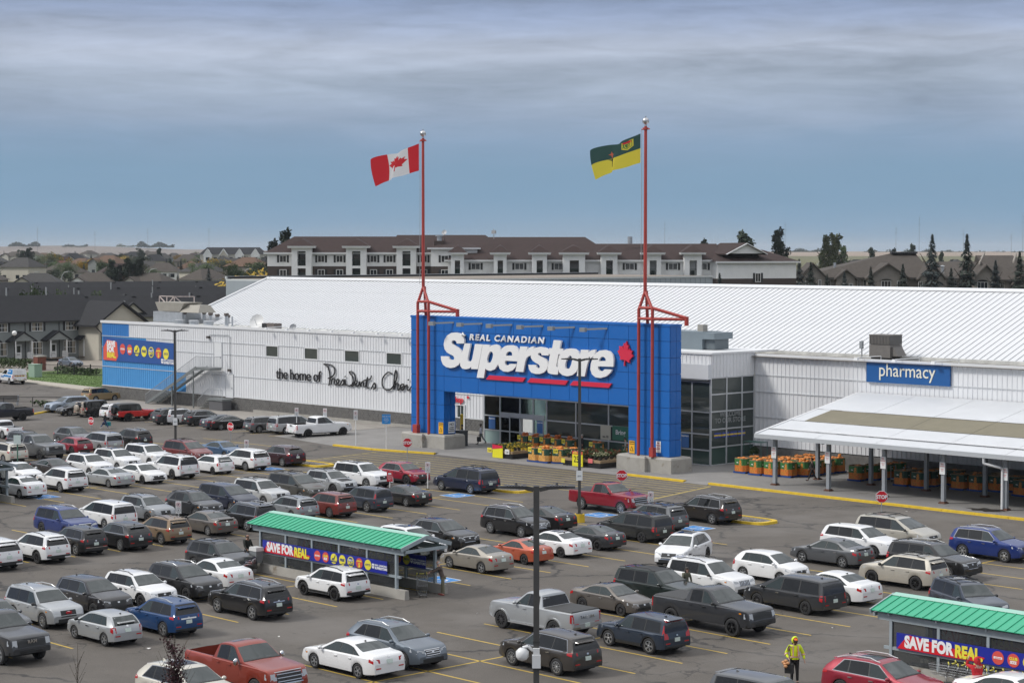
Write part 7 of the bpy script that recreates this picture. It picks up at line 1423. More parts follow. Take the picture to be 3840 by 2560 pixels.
('e9', 'van', (5.15, 2.0, 1.76), 'dustyblack', 'd', 'rails', 'dusty black minivan with a beige plate', 21.4, -25.81, 180, 0.962, 'minivan'),
('e10', 'suv', (4.68, 1.89, 1.72), 'steel', 's', 'rails,bars', 'steel grey SUV between the dusty black minivan and the black-brown SUV', 19.56, -22.09, 180, 1.0, 'suv'),
('e11', 'suv', (5.12, 2.0, 1.8), 'umberblack', 's', 'rails,chrome', 'black-brown large SUV with bright roof rails at the kerb island', 19.18, -16.64, 180, 0.954, 'suv'),
('e12', 'pickup', (5.89, 2.03, 1.96), 'candyred', 's', 'tonneau,chromegrille,blueroof', 'candy red pickup with a dark glass roof below the right stop sign', 11.28, -17.35, 0, 0.993, 'pickup'),
('e13', 'van', (5.09, 2.0, 1.75), 'navy', 's', 'rails,bars,patch', 'navy minivan with a grey repair patch on its tailgate by the crossing', -3.31, -17.18, 180, 1.035, 'minivan'),
('f1', 'van', (5.1, 1.99, 1.75), 'tan', 's', 'rails,bars', 'beige minivan with black roof bars nose out', 34.02, -16.26, 0, 1.0, 'minivan'),
('f2', 'suv', (5.19, 1.99, 1.77), 'white', 'd', 'clad,blackgrille', 'white large SUV with a zigzag rear window line', 34.71, -20.75, 0, 0.946, 'suv'),
('f3', 'sedan', (4.67, 1.83, 1.46), 'steel', 's', 'spoiler', 'steel grey sedan with a full-width red lamp band', 35.6, -24.81, 180, 1.006, 'sedan'),
('f4', 'boxsuv', (5.04, 1.96, 1.78), 'black', 's', 'rails,vgrille', 'black SUV with a bright angular grille nose out beyond the champagne SUV', 41.86, -24.01, 0, 1.001, 'suv'),
('f5', 'suv', (4.69, 1.84, 1.73), 'royalblue', 's', 'rails,chrome', 'royal blue SUV cut by the right edge of the photo', 40.69, -16.58, 0, 1.0, 'suv'),
('f6', 'suv', (4.53, 1.84, 1.69), 'champagnegold', 'b', 'rails,bars', 'champagne SUV with black wheels', 42.58, -27.85, 180, 1.015, 'suv'),
('f7', 'sedan', (4.93, 1.85, 1.47), 'white', 's', '', 'white sedan with a green plate right of the dark minivan', 42.61, -33.96, 180, 1.0, 'sedan'),
('f8', 'van', (5.15, 2.0, 1.75), 'darkgrey', 'd', '', 'dark grey minivan with tinted windows and a pink-rimmed plate', 42.86, -37.41, 180, 0.989, 'minivan'),
('f9', 'boxsuv', (4.85, 1.92, 1.73), 'slate', 's', 'rails,bars,sunroof', 'slate blue SUV nose out behind the right cart shelter', 50.01, -33.05, -28, 0.974, 'suv'),
('f10', 'fastsuv', (4.83, 1.91, 1.67), 'crimson', 's', 'rails,chrome,sunroof', 'crimson SUV with bright rails at the bottom right', 57.7, -50.62, 0, 1.0, 'suv'),
('g1', 'sedan', (4.63, 1.78, 1.44), 'steelblue', 's', '', 'steel blue sedan parked by the grey row houses', -159.29, 43.83, 0, 1.004, 'sedan'),
('x1', 'pickup', (5.9, 2.03, 1.96), 'white', 's', 'cap', 'white service pickup with a blue sweep and a tall cargo cap on the side road', -131.2, 18.0, 172, 1.0, 'pickup'),
('x2', 'boxsuv', (4.9, 1.95, 1.8), 'steel', 's', '', 'grey vehicle of which the ribbed roof shows at the bottom edge', 57.22, -56.96, 0, 1.0, 'suv'),
('x3', 'sedan', (4.8, 1.84, 1.47), 'white', 's', '', 'white car with its roof showing at the bottom right corner', 62.33, -48.57, 0, 1.0, 'sedan'),
]
for i,typ,dim,col,rim,fl,lab,X,Y,fc,s,cat in CARS: vehicle(i,typ,dim,col,rim,fl,lab,(X,Y,.13 if False else 0),math.radians(fc+random.Random(i+'h').uniform(-1.2,1.2)),s,cat)
# ================================================================ PEOPLE
SKIN=mat('skin',(.46,.27,.20),.55,var=.05,scale=8); SKIND=mat('skin_dark',(.20,.11,.075),.55); 
def skin(name,verts,edges,root,m,parent,sub=2):
    me=bpy.data.meshes.new(name); me.from_pydata([v[:3] for v in verts],edges,[]); me.materials.append(m)
    o=link(name,me,parent); o.modifiers.new('skin','SKIN'); s=o.modifiers.new('sub','SUBSURF'); s.levels=s.render_levels=sub
    if not me.skin_vertices: 
        pass
    sv=me.skin_vertices[0].data if me.skin_vertices else None
    if sv is None:
        bm=bmesh.new(); bm.from_mesh(me); bm.verts.layers.skin.verify(); bm.to_mesh(me); bm.free(); sv=me.skin_vertices[0].data
    for i,v in enumerate(verts):
        r=v[3] if isinstance(v[3],tuple) else (v[3],v[3]); sv[i].radius=r; sv[i].use_root=(i==root)
    me.polygons.foreach_set('use_smooth',[True]*len(me.polygons)); o.modifiers['skin'].use_smooth_shade=True
    return o
def person(label,loc,rz,h,top,bottom,hair,shoe,lean=0,legs=(0,0),knees=(0,0),arms=((5,10),(5,10)),skinm=None,hood=False,coat=0.0,hairlen=0,bag=None,vest=False,cap=None,bald=False,spread=.1,bulk=1.0,group=None,headturn=0,cart_hands=False):
    sk=skinm or SKIN; t=thing('person',label,'person',loc,rz,group,(h/1.75,)*3); V=Vector; rad=math.radians
    pel=V((0,0,.94)); spi=pel+V((lean*.45,0,.24)); che=pel+V((lean*.85,0,.43)); nk=pel+V((lean*1.05,0,.555)); hb=nk+V((.015+lean*.12,0,.085)); hm=hb+V((.012,0,.085)); ht=hm+V((-.005,0,.085))
    sides=[]
    for s,(sw,kb),(aw,eb) in((1,(legs[0],knees[0]),arms[0]),(-1,(legs[1],knees[1]),arms[1])):
        hip=pel+V((0,s*.085,-.03)); a=rad(sw); kn=hip+V((math.sin(a)*.43,s*.012,-math.cos(a)*.43)); b=rad(sw-kb); an=kn+V((math.sin(b)*.42,s*.005,-math.cos(b)*.42)); 
        f=rad(-(sw-kb)*.35); toe=an+V((math.cos(f)*.17,s*.02,-.045+math.sin(f)*-.05))
        sh=che+V((-.005,s*.175*bulk,.065)); a=rad(aw); ou=spread; el=sh+V((math.sin(a)*.29,s*ou*.9,-math.cos(a)*.28)); b=rad(aw+eb); wr=el+V((math.sin(b)*.25,-s*ou*.35 if eb>40 else s*ou*.1,-math.cos(b)*.25)); d=(wr-el).normalized()
        sides.append((s,hip,kn,an,toe,sh,el,wr,d))
    # body: one continuous surface with neck, head, arms, hands with five fingers, legs
    v=[(*pel,(.11,.09)),(*spi,(.105,.085)),(*che,(.12,.09)),(*nk,.055),(*hb,.058),(*hm,(.088,.080)),(*ht,(.070,.066)),(*(hm+V((.085,0,-.025))),.014),(*(hb+V((.055,0,.008))),.035)]; e=[(0,1),(1,2),(2,3),(3,4),(4,5),(5,6),(5,7),(4,8)]
    for s in(-1,1): v.append((*(hm+V((-.005,s*.088,-.02))),.016)); e.append((5,len(v)-1))
    for s,hip,kn,an,toe,sh,el,wr,d in sides:
        n=len(v); v+=[(*hip,.082),(*kn,.052),(*an,.037),(*toe,.030)]; e+=[(0,n),(n,n+1),(n+1,n+2),(n+2,n+3)]
        n=len(v); v+=[(*sh,.062),(*el,.040),(*wr,.027),(*(wr+d*.07),(.036,.018))]; e+=[(2,n),(n,n+1),(n+1,n+2),(n+2,n+3)]
        q=V((1,0,0)); q=(q-d*q.dot(d)); q=q.normalized() if q.length>.1 else V((0,0,1)); w=d.cross(q); pa=wr+d*.08; cu=w*(-s)*.018
        for k,(off,ln) in enumerate(((-.030,.060),(-.010,.075),(.010,.070),(.028,.052))):
            n2=len(v); b=pa+q*off; v+=[(*(b+d*ln*.55),.0085),(*(b+d*ln+cu),.0075)]; e+=[(n+3,n2),(n2,n2+1)]
        n2=len(v); b=wr+d*.03-q*.03; v+=[(*(b-q*.018+d*.02),.010),(*(b-q*.022+d*.055),.008)]; e+=[(n+3,n2),(n2,n2+1)]
    skin('body',v,e,0,sk,t)
    # trousers and top
    v=[(*(pel+V((0,0,.06))),(.145*bulk,.115*bulk))]; e=[]
    for s,hip,kn,an,toe,sh,el,wr,d in sides: n=len(v); v+=[(*hip,.098*bulk),(*((hip+kn)/2),.086*bulk),(*kn,.070),(*(kn*.4+an*.6),.062),(*(an+V((0,0,.02))),.058)]; e+=[(0,n)]+[(n+i,n+i+1) for i in range(4)]
    skin('trousers',v,e,0,bottom,t)
    low=pel+V((lean*.1,0,.02-coat)); v=[(*low,(.160*bulk,.125*bulk)),(*(pel+V((lean*.3,0,.15))),(.150*bulk,.118*bulk)),(*che,(.150*bulk,.110*bulk)),(*(nk-V((0,0,.03))),.075)]; e=[(0,1),(1,2),(2,3)]
    for s,hip,kn,an,toe,sh,el,wr,d in sides: n=len(v); v+=[(*sh,.082*bulk),(*el,.062*bulk),(*(wr-d*.01),.046)]; e+=[(2,n),(n,n+1),(n+1,n+2)]
    skin('jacket',v,e,1,top,t)
    for s,hip,kn,an,toe,sh,el,wr,d in sides:
        MB().ball((an+(toe-an)*.45-V((0,0,.012))),.075,1.75,.62,.55,10,6).obj('shoe',shoe,t,180)
    # eyes, mouth, hair
    fe=MB()
    for s in(-1,1): fe.ball(hm+V((.080,s*.033,.005)),.012,.6,1,.8,6,4)
    fe.box(hb.x+.085,hb.x+.094,-.024,.024,hb.z+.022,hb.z+.030); fe.obj('eyes_and_mouth',mat('face_dark',(.06,.03,.025),.5),t)
    if not bald:
        mb=MB(); mb.ball(hm+V((-.022,0,.045)),.112,1.0,.92,.88,12,8); 
        if hairlen: mb.hexa([hm+V((-.10,-.085,-hairlen)),hm+V((.0,-.10,-hairlen)),hm+V((.0,.10,-hairlen)),hm+V((-.10,.085,-hairlen))],[hm+V((-.105,-.085,.06)),hm+V((.02,-.098,.05)),hm+V((.02,.098,.05)),hm+V((-.105,.085,.06))])
        mb.obj('hair',hair,t,180)
    else: MB().hexa([hm+V((-.095,-.088,-.05)),hm+V((-.01,-.094,-.05)),hm+V((-.01,.094,-.05)),hm+V((-.095,.088,-.05))],[hm+V((-.092,-.075,.03)),hm+V((-.01,-.091,.02)),hm+V((-.01,.091,.02)),hm+V((-.092,.075,.03))]).obj('hair',hair,t)
    if cap is not None: MB().ball(hm+V((-.01,0,.06)),.105,1.05,.95,.72,12,8).hexa([hm+V((.06,-.07,.055)),hm+V((.19,-.055,.035)),hm+V((.19,.055,.035)),hm+V((.06,.07,.055))],[hm+V((.06,-.07,.075)),hm+V((.19,-.055,.05)),hm+V((.19,.055,.05)),hm+V((.06,.07,.075))]).obj('cap',cap,t,60)
    if hood: # open-fronted hood
        mb=MB(); n=12; rings=[]
        for (x,ry,rz_,dz) in((.075,.098,.125,.02),(.0,.128,.155,.02),(-.08,.125,.145,.0),(-.135,.07,.09,-.03)): rings.append([hm+V((x,ry*math.cos(2*math.pi*i/n),dz+rz_*math.sin(2*math.pi*i/n))) for i in range(n)])
        for a,b in zip(rings,rings[1:]): mb.add(a+b,[(i,(i+1)%n,n+(i+1)%n,n+i) for i in range(n)])
        mb.add(rings[-1],[tuple(range(n))]); mb.obj('hood',top,t,180)
    if vest:
        ORG=mat('vest_orange',(.80,.20,.03),.5); SIL=mat('vest_silver',(.58,.56,.56),.35,.2)
        for (z0,z1,mm,o_) in((.075,.135,ORG,.0),(.09,.12,SIL,.004)):
            mb=MB(); n=20; r0=.168*bulk+o_; r1=.136*bulk+o_; mb.add([(r1*1.12*math.cos(2*math.pi*i/n),r0*1.06*math.sin(2*math.pi*i/n),pel.z+z) for z in(z0,z1) for i in range(n)],[(i,(i+1)%n,n+(i+1)%n,n+i) for i in range(n)]); mb.obj('waist_band',mm,t)
        for s in(-1,1):
            MB().bar((.163,s*.105,pel.z+.13),(.130,s*.095,che.z+.10),.06,.012,up=(1,0,0)).obj('brace_band',ORG,t); MB().bar((.170,s*.105,pel.z+.13),(.138,s*.095,che.z+.10),.03,.012,up=(1,0,0)).obj('brace_band',SIL,t)
        for s,hip,kn,an,toe,sh,el,wr,d in sides: MB().tube(el+(wr-el)*.1,el+(wr-el)*.30,.078,.074,n=12).obj('sleeve_band',ORG,t,60); MB().tube(el+(wr-el)*.15,el+(wr-el)*.25,.081,.077,n=12).obj('sleeve_band',SIL,t,60)
        MB().box(hm.x+.078,hm.x+.098,-.062,.062,hm.z-.008,hm.z+.022).obj('sunglasses',BLK,t); MB().ball(hb+V((.055,0,-.02)),.055,.8,1,1.2,8,6).obj('beard',mat('beard_brown',(.09,.05,.03),.8),t,180)
    return t,sides,h/1.75
def hand_world(ps_,i):
    t,sides,k=ps_; s,hip,kn,an,toe,sh,el,wr,d=sides[i]; p=(wr+d*.09)*k; c,s_=math.cos(t.rotation_euler.z),math.sin(t.rotation_euler.z); return Vector((t.location.x+p.x*c-p.y*s_,t.location.y+p.x*s_+p.y*c,t.location.z+p.z))
def bag(label,p,w,hh,m,rz,name='shopping_bag'):
    t=thing(name,label,'bag',(p.x,p.y,p.z),rz); mb=MB(); mb.hexa([(-w/2,-.09,-hh-.12),(w/2,-.09,-hh-.12),(w/2,.09,-hh-.12),(-w/2,.09,-hh-.12)],[(-w*.52,-.10,-.16),(w*.52,-.10,-.16),(w*.42,.10,-.14),(-w*.42,.10,-.14)]); mb.obj('sack',m,t); MB().path([(-w*.25,-.03,-.16),(-.04,-.01,0),(.04,-.01,0),(w*.25,-.03,-.16)],.012,n=5).obj('handle',m,t); return t
LEFTW=math.atan2(-RT.y,-RT.x); RIGHTW=math.atan2(RT.y,RT.x); TOCAM=math.atan2(-FH.y,-FH.x)
C_=lambda n,r,g,b,ro=.8: mat('cloth_'+n,(r,g,b),ro,var=.14,scale=14)
JEAN=C_('jeans',.035,.075,.19); DKJ=C_('dark_jeans',.018,.022,.035); BLKC=C_('black',.014,.014,.015); KHA=C_('khaki',.16,.15,.10); GRYC=C_('grey',.22,.23,.24); SHW=mat('shoe_white',(.6,.6,.58),.6); SHD=mat('shoe_dark',(.03,.027,.025),.6)
HB=mat('hair_blond',(.50,.42,.30),.8); HG=mat('hair_grey',(.36,.34,.31),.8); HD=mat('hair_dark',(.022,.016,.013),.6)
q=person('woman with pale hair in a black jacket and jeans walking with a teal bag',(-65.1,-9.1,0),RIGHTW,1.64,C_('black_jacket',.018,.018,.02),JEAN,HB,SHW,lean=.06,legs=(26,-22),knees=(5,18),arms=((18,14),(-14,12)),hairlen=.03); bag('teal shopping bag carried by the pale-haired woman',hand_world(q,0),.55,.42,C_('teal',.012,.22,.24),RIGHTW); bag('small navy handbag on the pale-haired woman',hand_world(q,1),.3,.2,C_('navy',.015,.02,.05),RIGHTW,'handbag')
p=at(922,109.5); q=person('balding man in a dark quilted jacket holding a black bag left of the middle shelter',(p.x,p.y,0),RIGHTW-.7,1.76,C_('olive_black',.022,.025,.020),DKJ,HD,SHD,arms=((10,45),(14,40)),skinm=mat('skin_tan',(.33,.18,.12),.55),bald=True,bulk=1.08); bag('big black shopping bag held by the balding man',hand_world(q,1)+Vector((0,0,.08)),.62,.5,BLKC,RIGHTW-.4)
q=person('bald man in a brown jacket and khaki trousers pushing a cart',(28.05,-47.35,0),LEFTW-.12,1.74,C_('brown_jacket',.085,.062,.050),KHA,mat('hair_white',(.5,.48,.45),.8),mat('shoe_red',(.22,.03,.025),.6),lean=.20,legs=(-3,8),knees=(2,6),arms=((52,22),(52,22)),bald=True,coat=.10,bulk=1.1)
p=at(2577,98.8); person('dark-haired woman beside the dark green SUV of whom the head shows',(p.x,p.y,0),TOCAM+.5,1.64,C_('olive',.10,.10,.07),DKJ,HD,SHD,hairlen=.22,lean=.06)
p=at(2989,79.7); q=person('man in a hooded yellow safety jacket with orange bands carrying bags',(p.x,p.y,0),TOCAM+.12,1.84,C_('hi_vis',.60,.74,.015,.6),BLKC,mat('hair_auburn',(.10,.05,.03),.8),SHD,arms=((2,22),(-10,62)),hood=True,vest=True,hairlen=.14,bulk=1.10,cap=mat('cap_orange',(.75,.16,.03),.6),spread=.16,legs=(3,-3))
hw=hand_world(q,1); bag('black bag in the hand of the man in yellow',hw,.36,.42,BLKC,TOCAM+1.2); t=thing('bread_bag','clear bag of bread rolls in the hand of the man in yellow','bag',(hw.x-.12,hw.y-.14,hw.z-.16)); mb=MB()
for a,b,c_ in((0,0,0),(.1,.05,.04),(-.09,.02,.05),(.02,.03,.12),(.05,-.02,-.09)): mb.ball((a,b,c_),.085,1.1,.9,.8,8,6)
mb.obj('rolls',mat('bread_crust',(.50,.24,.10),.45,var=.25,scale=9),t,180)
p=at(3679,76.2); person('person in a hooded red coat seen from behind at the lower right shelter',(p.x,p.y,0),math.atan2(FH.y,FH.x)+.35,1.72,C_('red_coat',.46,.012,.02),DKJ,HD,SHD,hood=True,arms=((100,95),(70,120)),coat=.35,bulk=1.18)
q=person('man in a white shirt walking with a black bag by the left pier',(-27.15,6.35,.12),LEFTW,1.82,C_('white_shirt',.52,.53,.58),C_('grey_trousers',.16,.175,.17),HD,SHD,lean=.02,legs=(20,-26),knees=(2,12),arms=((10,8),(-12,6)),skinm=SKIND); bag('black bag held by the man in a white shirt',hand_world(q,0),.38,.45,BLKC,LEFTW)
person('person in dark clothes walking behind the left pier by the bollard',(-28.4,5.2,.12),LEFTW,1.76,C_('dark_brown',.028,.024,.018),BLKC,HD,SHD,legs=(8,-8),knees=(0,6),arms=((12,20),(-8,14)),skinm=mat('skin_tan'))
person('white-haired woman in a white cardigan pushing a cart at the doors',(-26.2,9.0,.13),RIGHTW,1.66,C_('white_cardigan',.55,.56,.62),C_('patterned_skirt',.20,.18,.22),mat('hair_white'),SHW,lean=.05,arms=((38,30),(38,30)),coat=.18,hairlen=.02)
p=at(2184,168.5); person('woman in black behind the middle lamp post among the flowers',(p.x,p.y,.12),LEFTW+.3,1.70,BLKC,BLKC,HG,SHD,hairlen=.06)
p=at(2349,164.5); person('man in a cap and grey jacket half hidden behind the right blue leg',(p.x,p.y,.12),LEFTW,1.78,C_('stone_jacket',.34,.34,.31),DKJ,HD,SHD,cap=C_('dark_cap',.03,.035,.04),lean=.04,legs=(12,-12),knees=(0,10),bulk=1.1)
person('person in dark clothes walking behind the first canopy post',(10.95,5.3,.12),LEFTW,1.72,C_('brown_dark',.035,.028,.024),BLKC,HD,SHD,legs=(22,-20),knees=(0,12),arms=((-16,10),(16,14)))
# ================================================================ BACKGROUND
def shing(n,c,v=.22): return mat('shingles_'+n,c,.92,var=v,scale=1.1,det=8,bump=.4,bscale=5)
RF={'charcoal':shing('charcoal',(.013,.0135,.0165)),'brown':shing('brown',(.030,.0155,.0135)),'taupe':shing('taupe',(.062,.052,.044)),'grey':shing('grey',(.045,.043,.042)),'red':shing('red',(.10,.028,.022)),'tan':shing('tan',(.11,.065,.042))}
def siding(n,c): return mat('siding_'+n,c,.7,var=.06,scale=.6,bump=.0)
SD={'grey':siding('grey',(.215,.23,.222)),'cream':siding('cream',(.47,.44,.37)),'white':siding('white',(.72,.72,.715)),'brown':siding('brown',(.060,.043,.036)),'stucco':mat('stucco',(.25,.225,.20),.92,var=.10,scale=1.2,det=7),'stucco_dark':mat('stucco_dark',(.20,.185,.165),.92,var=.1,scale=1.2),'pale':siding('pale',(.42,.40,.36))}
BLKT=mat('black_trim',(.016,.016,.018),.6); WINW=mat('white_frame',(.70,.70,.69),.5); WGL=glass('house_glass',(.018,.022,.025)); DRW=mat('white_door',(.60,.61,.61),.5); WOOD=mat('weathered_wood',(.20,.16,.125),.85,var=.2,scale=4)
def win(parent,face,u0,u1,z0,z1,mull=(1,1),shut=None,off=0,curtain=False):
    # face: (origin, axis along the wall, outward normal)
    o,a,n=(Vector(q) for q in face); P=lambda u,z,d: o+a*u+n*(d+off)+Vector((0,0,z)); fr=.09; mb=MB()
    def bx(ua,ub,za,zb,d0,d1,m_): m_.hexa([P(ua,za,d0),P(ub,za,d0),P(ub,za,d1),P(ua,za,d1)],[P(ua,zb,d0),P(ub,zb,d0),P(ub,zb,d1),P(ua,zb,d1)])
    bx(u0,u1,z0,z0+fr,0,.06,mb);bx(u0,u1,z1-fr,z1,0,.06,mb);bx(u0,u0+fr,z0+fr,z1-fr,0,.06,mb);bx(u1-fr,u1,z0+fr,z1-fr,0,.06,mb)
    for i in range(1,mull[0]+1): u=u0+(u1-u0)*i/(mull[0]+1); bx(u-.03,u+.03,z0+fr,z1-fr,0,.05,mb)
    for i in range(1,mull[1]+1): z=z0+(z1-z0)*i/(mull[1]+1); bx(u0+fr,u1-fr,z-.03,z+.03,0,.045,mb)
    w=mb.obj('window',WINW,parent); g=MB(); bx(u0+fr,u1-fr,z0+fr,z1-fr,.0,.015,g); g.obj('pane',WGL,w)
    if curtain: g=MB(); bx(u0+fr+.1,u0+fr+.1+(u1-u0)*.25,z0+fr,z1-fr,.016,.02,g); bx(u1-fr-.1-(u1-u0)*.25,u1-fr-.1,z0+fr,z1-fr,.016,.02,g); g.obj('curtain',mat('curtain',(.30,.27,.22),.9),w)
    if shut:
        g=MB(); bx(u0-.42,u0-.06,z0,z1,0,.05,g); bx(u1+.06,u1+.42,z0,z1,0,.05,g); g.obj('shutters',shut,w)
    return w
def laps(parent,face,u0,u1,z0,z1,m,step=.22):     # horizontal siding boards, each course proud at its foot
    o,a,n=(Vector(q) for q in face); mb=MB(); k=max(1,int((z1-z0)/step)); P=lambda u,z,d:o+a*u+n*d+Vector((0,0,z))
    for i in range(k): za=z0+(z1-z0)*i/k; zb=z0+(z1-z0)*(i+1)/k; mb.add([P(u0,za,.035),P(u1,za,.035),P(u1,zb,.008),P(u0,zb,.008),P(u0,za,.0),P(u1,za,.0)],[(0,1,2,3),(4,5,1,0)])
    o2=mb.obj('siding_boards',m,parent); o2['kind']='stuff'; return o2
# ---- grey row houses on the left, facing +X
def vent(x,y,z,h,label): 
    t=MB().tube((0,0,-.3),(0,0,h),.11,n=8).tube((0,0,h),(0,0,h+.16),.2,.17,n=8); return t
def rowblock(X,y0,y1,eave,depth,rise,label,front=True,col='grey',bays=()):
    t=thing('row_houses',label,'row houses',(X,y0,0)); L=y1-y0; MB().box(-depth,0,0,L,0,eave).obj('wall',SD[col],t)
    MB().hexa([(-depth-.4,-.5,eave-.12),(.55,-.5,eave-.12),(.55,L+.5,eave-.12),(-depth-.4,L+.5,eave-.12)],[(-depth/2-.05,-.5,eave+rise),(-depth/2+.05,-.5,eave+rise),(-depth/2+.05,L+.5,eave+rise),(-depth/2-.05,L+.5,eave+rise)]).obj('roof',RF['charcoal'],t)
    MB().box(.5,.62,-.5,L+.5,eave-.3,eave-.1).obj('gutter',BLKT,t)
    return t
th=rowblock(-176,-20,59,6.45,11,3.9,'grey sided row houses with charcoal roof and white porches left of the store'); F_=((0,0,0),(0,1,0),(1,0,0))
laps(th,((0.0,0,0),(0,1,0),(1,0,0)),0,79,.3,6.3,SD['grey'],.24)
for yc in(41.35,47.6,53.7,35.2,29.0):            # one bay per dwelling (distance along Y)
    u=yc+20; win(th,F_,u-.75,u+1.3,4.75,6.15,(1,1),BLKT,.04,True); win(th,F_,u-1.1,u+1.15,1.0,3.1,(1,1),None,.04,True)
    p=u+2.95+.2; pc=thing_=None
    MB().box(.0,.08,p-.55,p+.55,.55,2.75).obj('door',DRW,th); d=MB().box(.08,.1,p-.3,p+.3,1.0,2.5).obj('door_pane',WGL,th)
    MB().prism([(.05,p-2.05,3.35),(.05,p+2.05,3.35),(.05,p,4.62)],(1.75,0,0)).obj('porch_gable',SD['grey'],th)
    for s in(-1,1): MB().bar((.0,p+s*2.25,3.25),(.0,p,4.72),.12,.28,up=(1,0,0)) and MB().hexa([(0,p+s*2.3,3.15),(1.95,p+s*2.3,3.15),(1.95,p,4.62),(0,p,4.62)],[(0,p+s*2.3,3.36),(1.95,p+s*2.3,3.36),(1.95,p,4.85),(0,p,4.85)]).obj('porch_roof',RF['charcoal'],th)
    for s in(-1.45,1.45): MB().box(1.55,1.75,p+s-.1,p+s+.1,.5,3.35).obj('porch_post',WINW,th)
    MB().box(0,1.9,p-1.6,p+1.6,.35,.52).obj('porch_deck',WOOD,th)
    for i in range(4): MB().box(1.9+i*.28,2.2+i*.28,p+.6,p+2.2,.02,.45-i*.11).obj('step',WOOD,th)
    for a,b in((-1.6,-.5),(.65,1.6)):
        mb=MB().box(1.68,1.76,p+a,p+b,1.45,1.55).box(1.68,1.76,p+a,p+b,.6,.66)
        for i in range(7): q=p+a+(b-a)*i/6; mb.box(1.69,1.75,q-.04,q+.04,.66,1.45)
        mb.obj('porch_railing',WINW,th)
    MB().tube((.08,u-1.9 if True else 0,0),(.08,u-1.9,6.3),.06,n=6).obj('downpipe',BLKT,th)
ge=thing('gable_end_house','cream sided gable-ended house with black barge boards behind the blue store corner','house',(-170,58,0)); MB().box(-9,0,-2.6,6,0,6.1).obj('wall',SD['cream'],ge); laps(ge,((0,0,0),(0,1,0),(1,0,0)),-2.6,6,.2,6.0,SD['cream'],.24)
MB().prism([(-.02,-2.6,6.05),(-.02,6,6.05),(-.02,1.7,9.0)],(-8.9,0,0)).obj('gable',SD['cream'],ge)
for s in(-1,1): MB().hexa([(-9.4,1.7+s*5.3,5.35),(.7,1.7+s*5.3,5.35),(.7,1.7,9.05),(-9.4,1.7,9.05)],[(-9.4,1.7+s*5.3,5.65),(.7,1.7+s*5.3,5.65),(.7,1.7,9.38),(-9.4,1.7,9.38)]).obj('roof',RF['charcoal'],ge)
MB().path([(.5,-3.3,5.3),(.2,-2.2,4.4),(.12,-1.9,0)],.08,n=6).obj('downpipe',BLKT,ge)
# further rows of the same charcoal roofs
VENT=mat('vent_grey',(.36,.37,.375),.5,.4); rr_=random.Random(5)
def roofrow(px0,px1,d0,d1,eave,rise,label,depth=11):
    a=at(px0,d0);b=at(px1,d1); L=(b-a).length; t=thing('row_houses',label,'row houses',(a.x,a.y,0),math.atan2((b-a).y,(b-a).x)); MB().box(0,L,0,depth,0,eave).obj('wall',SD['pale'],t)
    MB().hexa([(-.6,-.6,eave-.1),(L+.6,-.6,eave-.1),(L+.6,depth+.6,eave-.1),(-.6,depth+.6,eave-.1)],[(1.5,depth/2-.05,eave+rise),(L-1.5,depth/2-.05,eave+rise),(L-1.5,depth/2+.05,eave+rise),(1.5,depth/2+.05,eave+rise)]).obj('roof',RF['charcoal'],t); return t,L,depth,eave,rise
def vents(t,L,depth,eave,rise,n,front=True):
    for i in range(n):
        x=L*(i+.5)/n+rr_.uniform(-1.2,1.2); f=rr_.uniform(.25,.9); y=depth/2*f if front else depth/2; z=eave+rise*f; MB().tube((x,y,z-.2),(x,y,z+rr_.choice((.9,1.5,1.6))),.13,n=8).obj('roof_vent',VENT,t); 
        x2=x+rr_.uniform(1,3); f=.93; MB().box(x2-.35,x2+.35,depth/2*f-.3,depth/2*f+.2,eave+rise*f-.1,eave+rise*f+.18).obj('roof_cap',BLKT,t)
def dormer(t,x,depth,eave,rise,w,m):
    f=.12; y=depth/2*f; z=eave+rise*f; MB().prism([(x-w/2,y,z-.2),(x+w/2,y,z-.2),(x,y,z+w*.42)],(0,depth*.3,0)).obj('gable_front',m,t)
    for s in(-1,1): MB().hexa([(x+s*(w/2+.4),y-.4,z-.35),(x,y-.4,z+w*.42+.0),(x,y+depth*.34,z+w*.42),(x+s*(w/2+.4),y+depth*.34,z-.35)],[(x+s*(w/2+.4),y-.4,z-.1),(x,y-.4,z+w*.42+.28),(x,y+depth*.34,z+w*.42+.28),(x+s*(w/2+.4),y+depth*.34,z-.1)]).obj('dormer_roof',RF['charcoal'],t)
for i in range(10): x=-5.5; MB().tube((-5.5,8+i*7.2,10.2),(-5.5,8+i*7.2,11.6),.13,n=8).obj('roof_vent',VENT,th)
for args,n,dm in(((-500,1080,345,365,5.6,3.7,'charcoal roofed row houses in the second row behind the grey row houses'),11,((.36,4.2),(.43,4.6),(.62,4.4))),((-400,1080,420,455,5.6,3.7,'charcoal roofed row houses in the third row with thin roof vents'),10,((.30,3.4),(.46,3.6),(.57,3.6),(.74,3.6))),((-300,1090,515,560,5.4,3.6,'charcoal roofed row houses in the farthest row below the suburb'),9,((.40,3.2),))):
    t,L,dp,ev,rs=roofrow(*args); vents(t,L,dp,ev,rs,n)
    for f,w in dm: dormer(t,L*f,dp,ev,rs,w,SD['cream'])
p=at(422,352); 
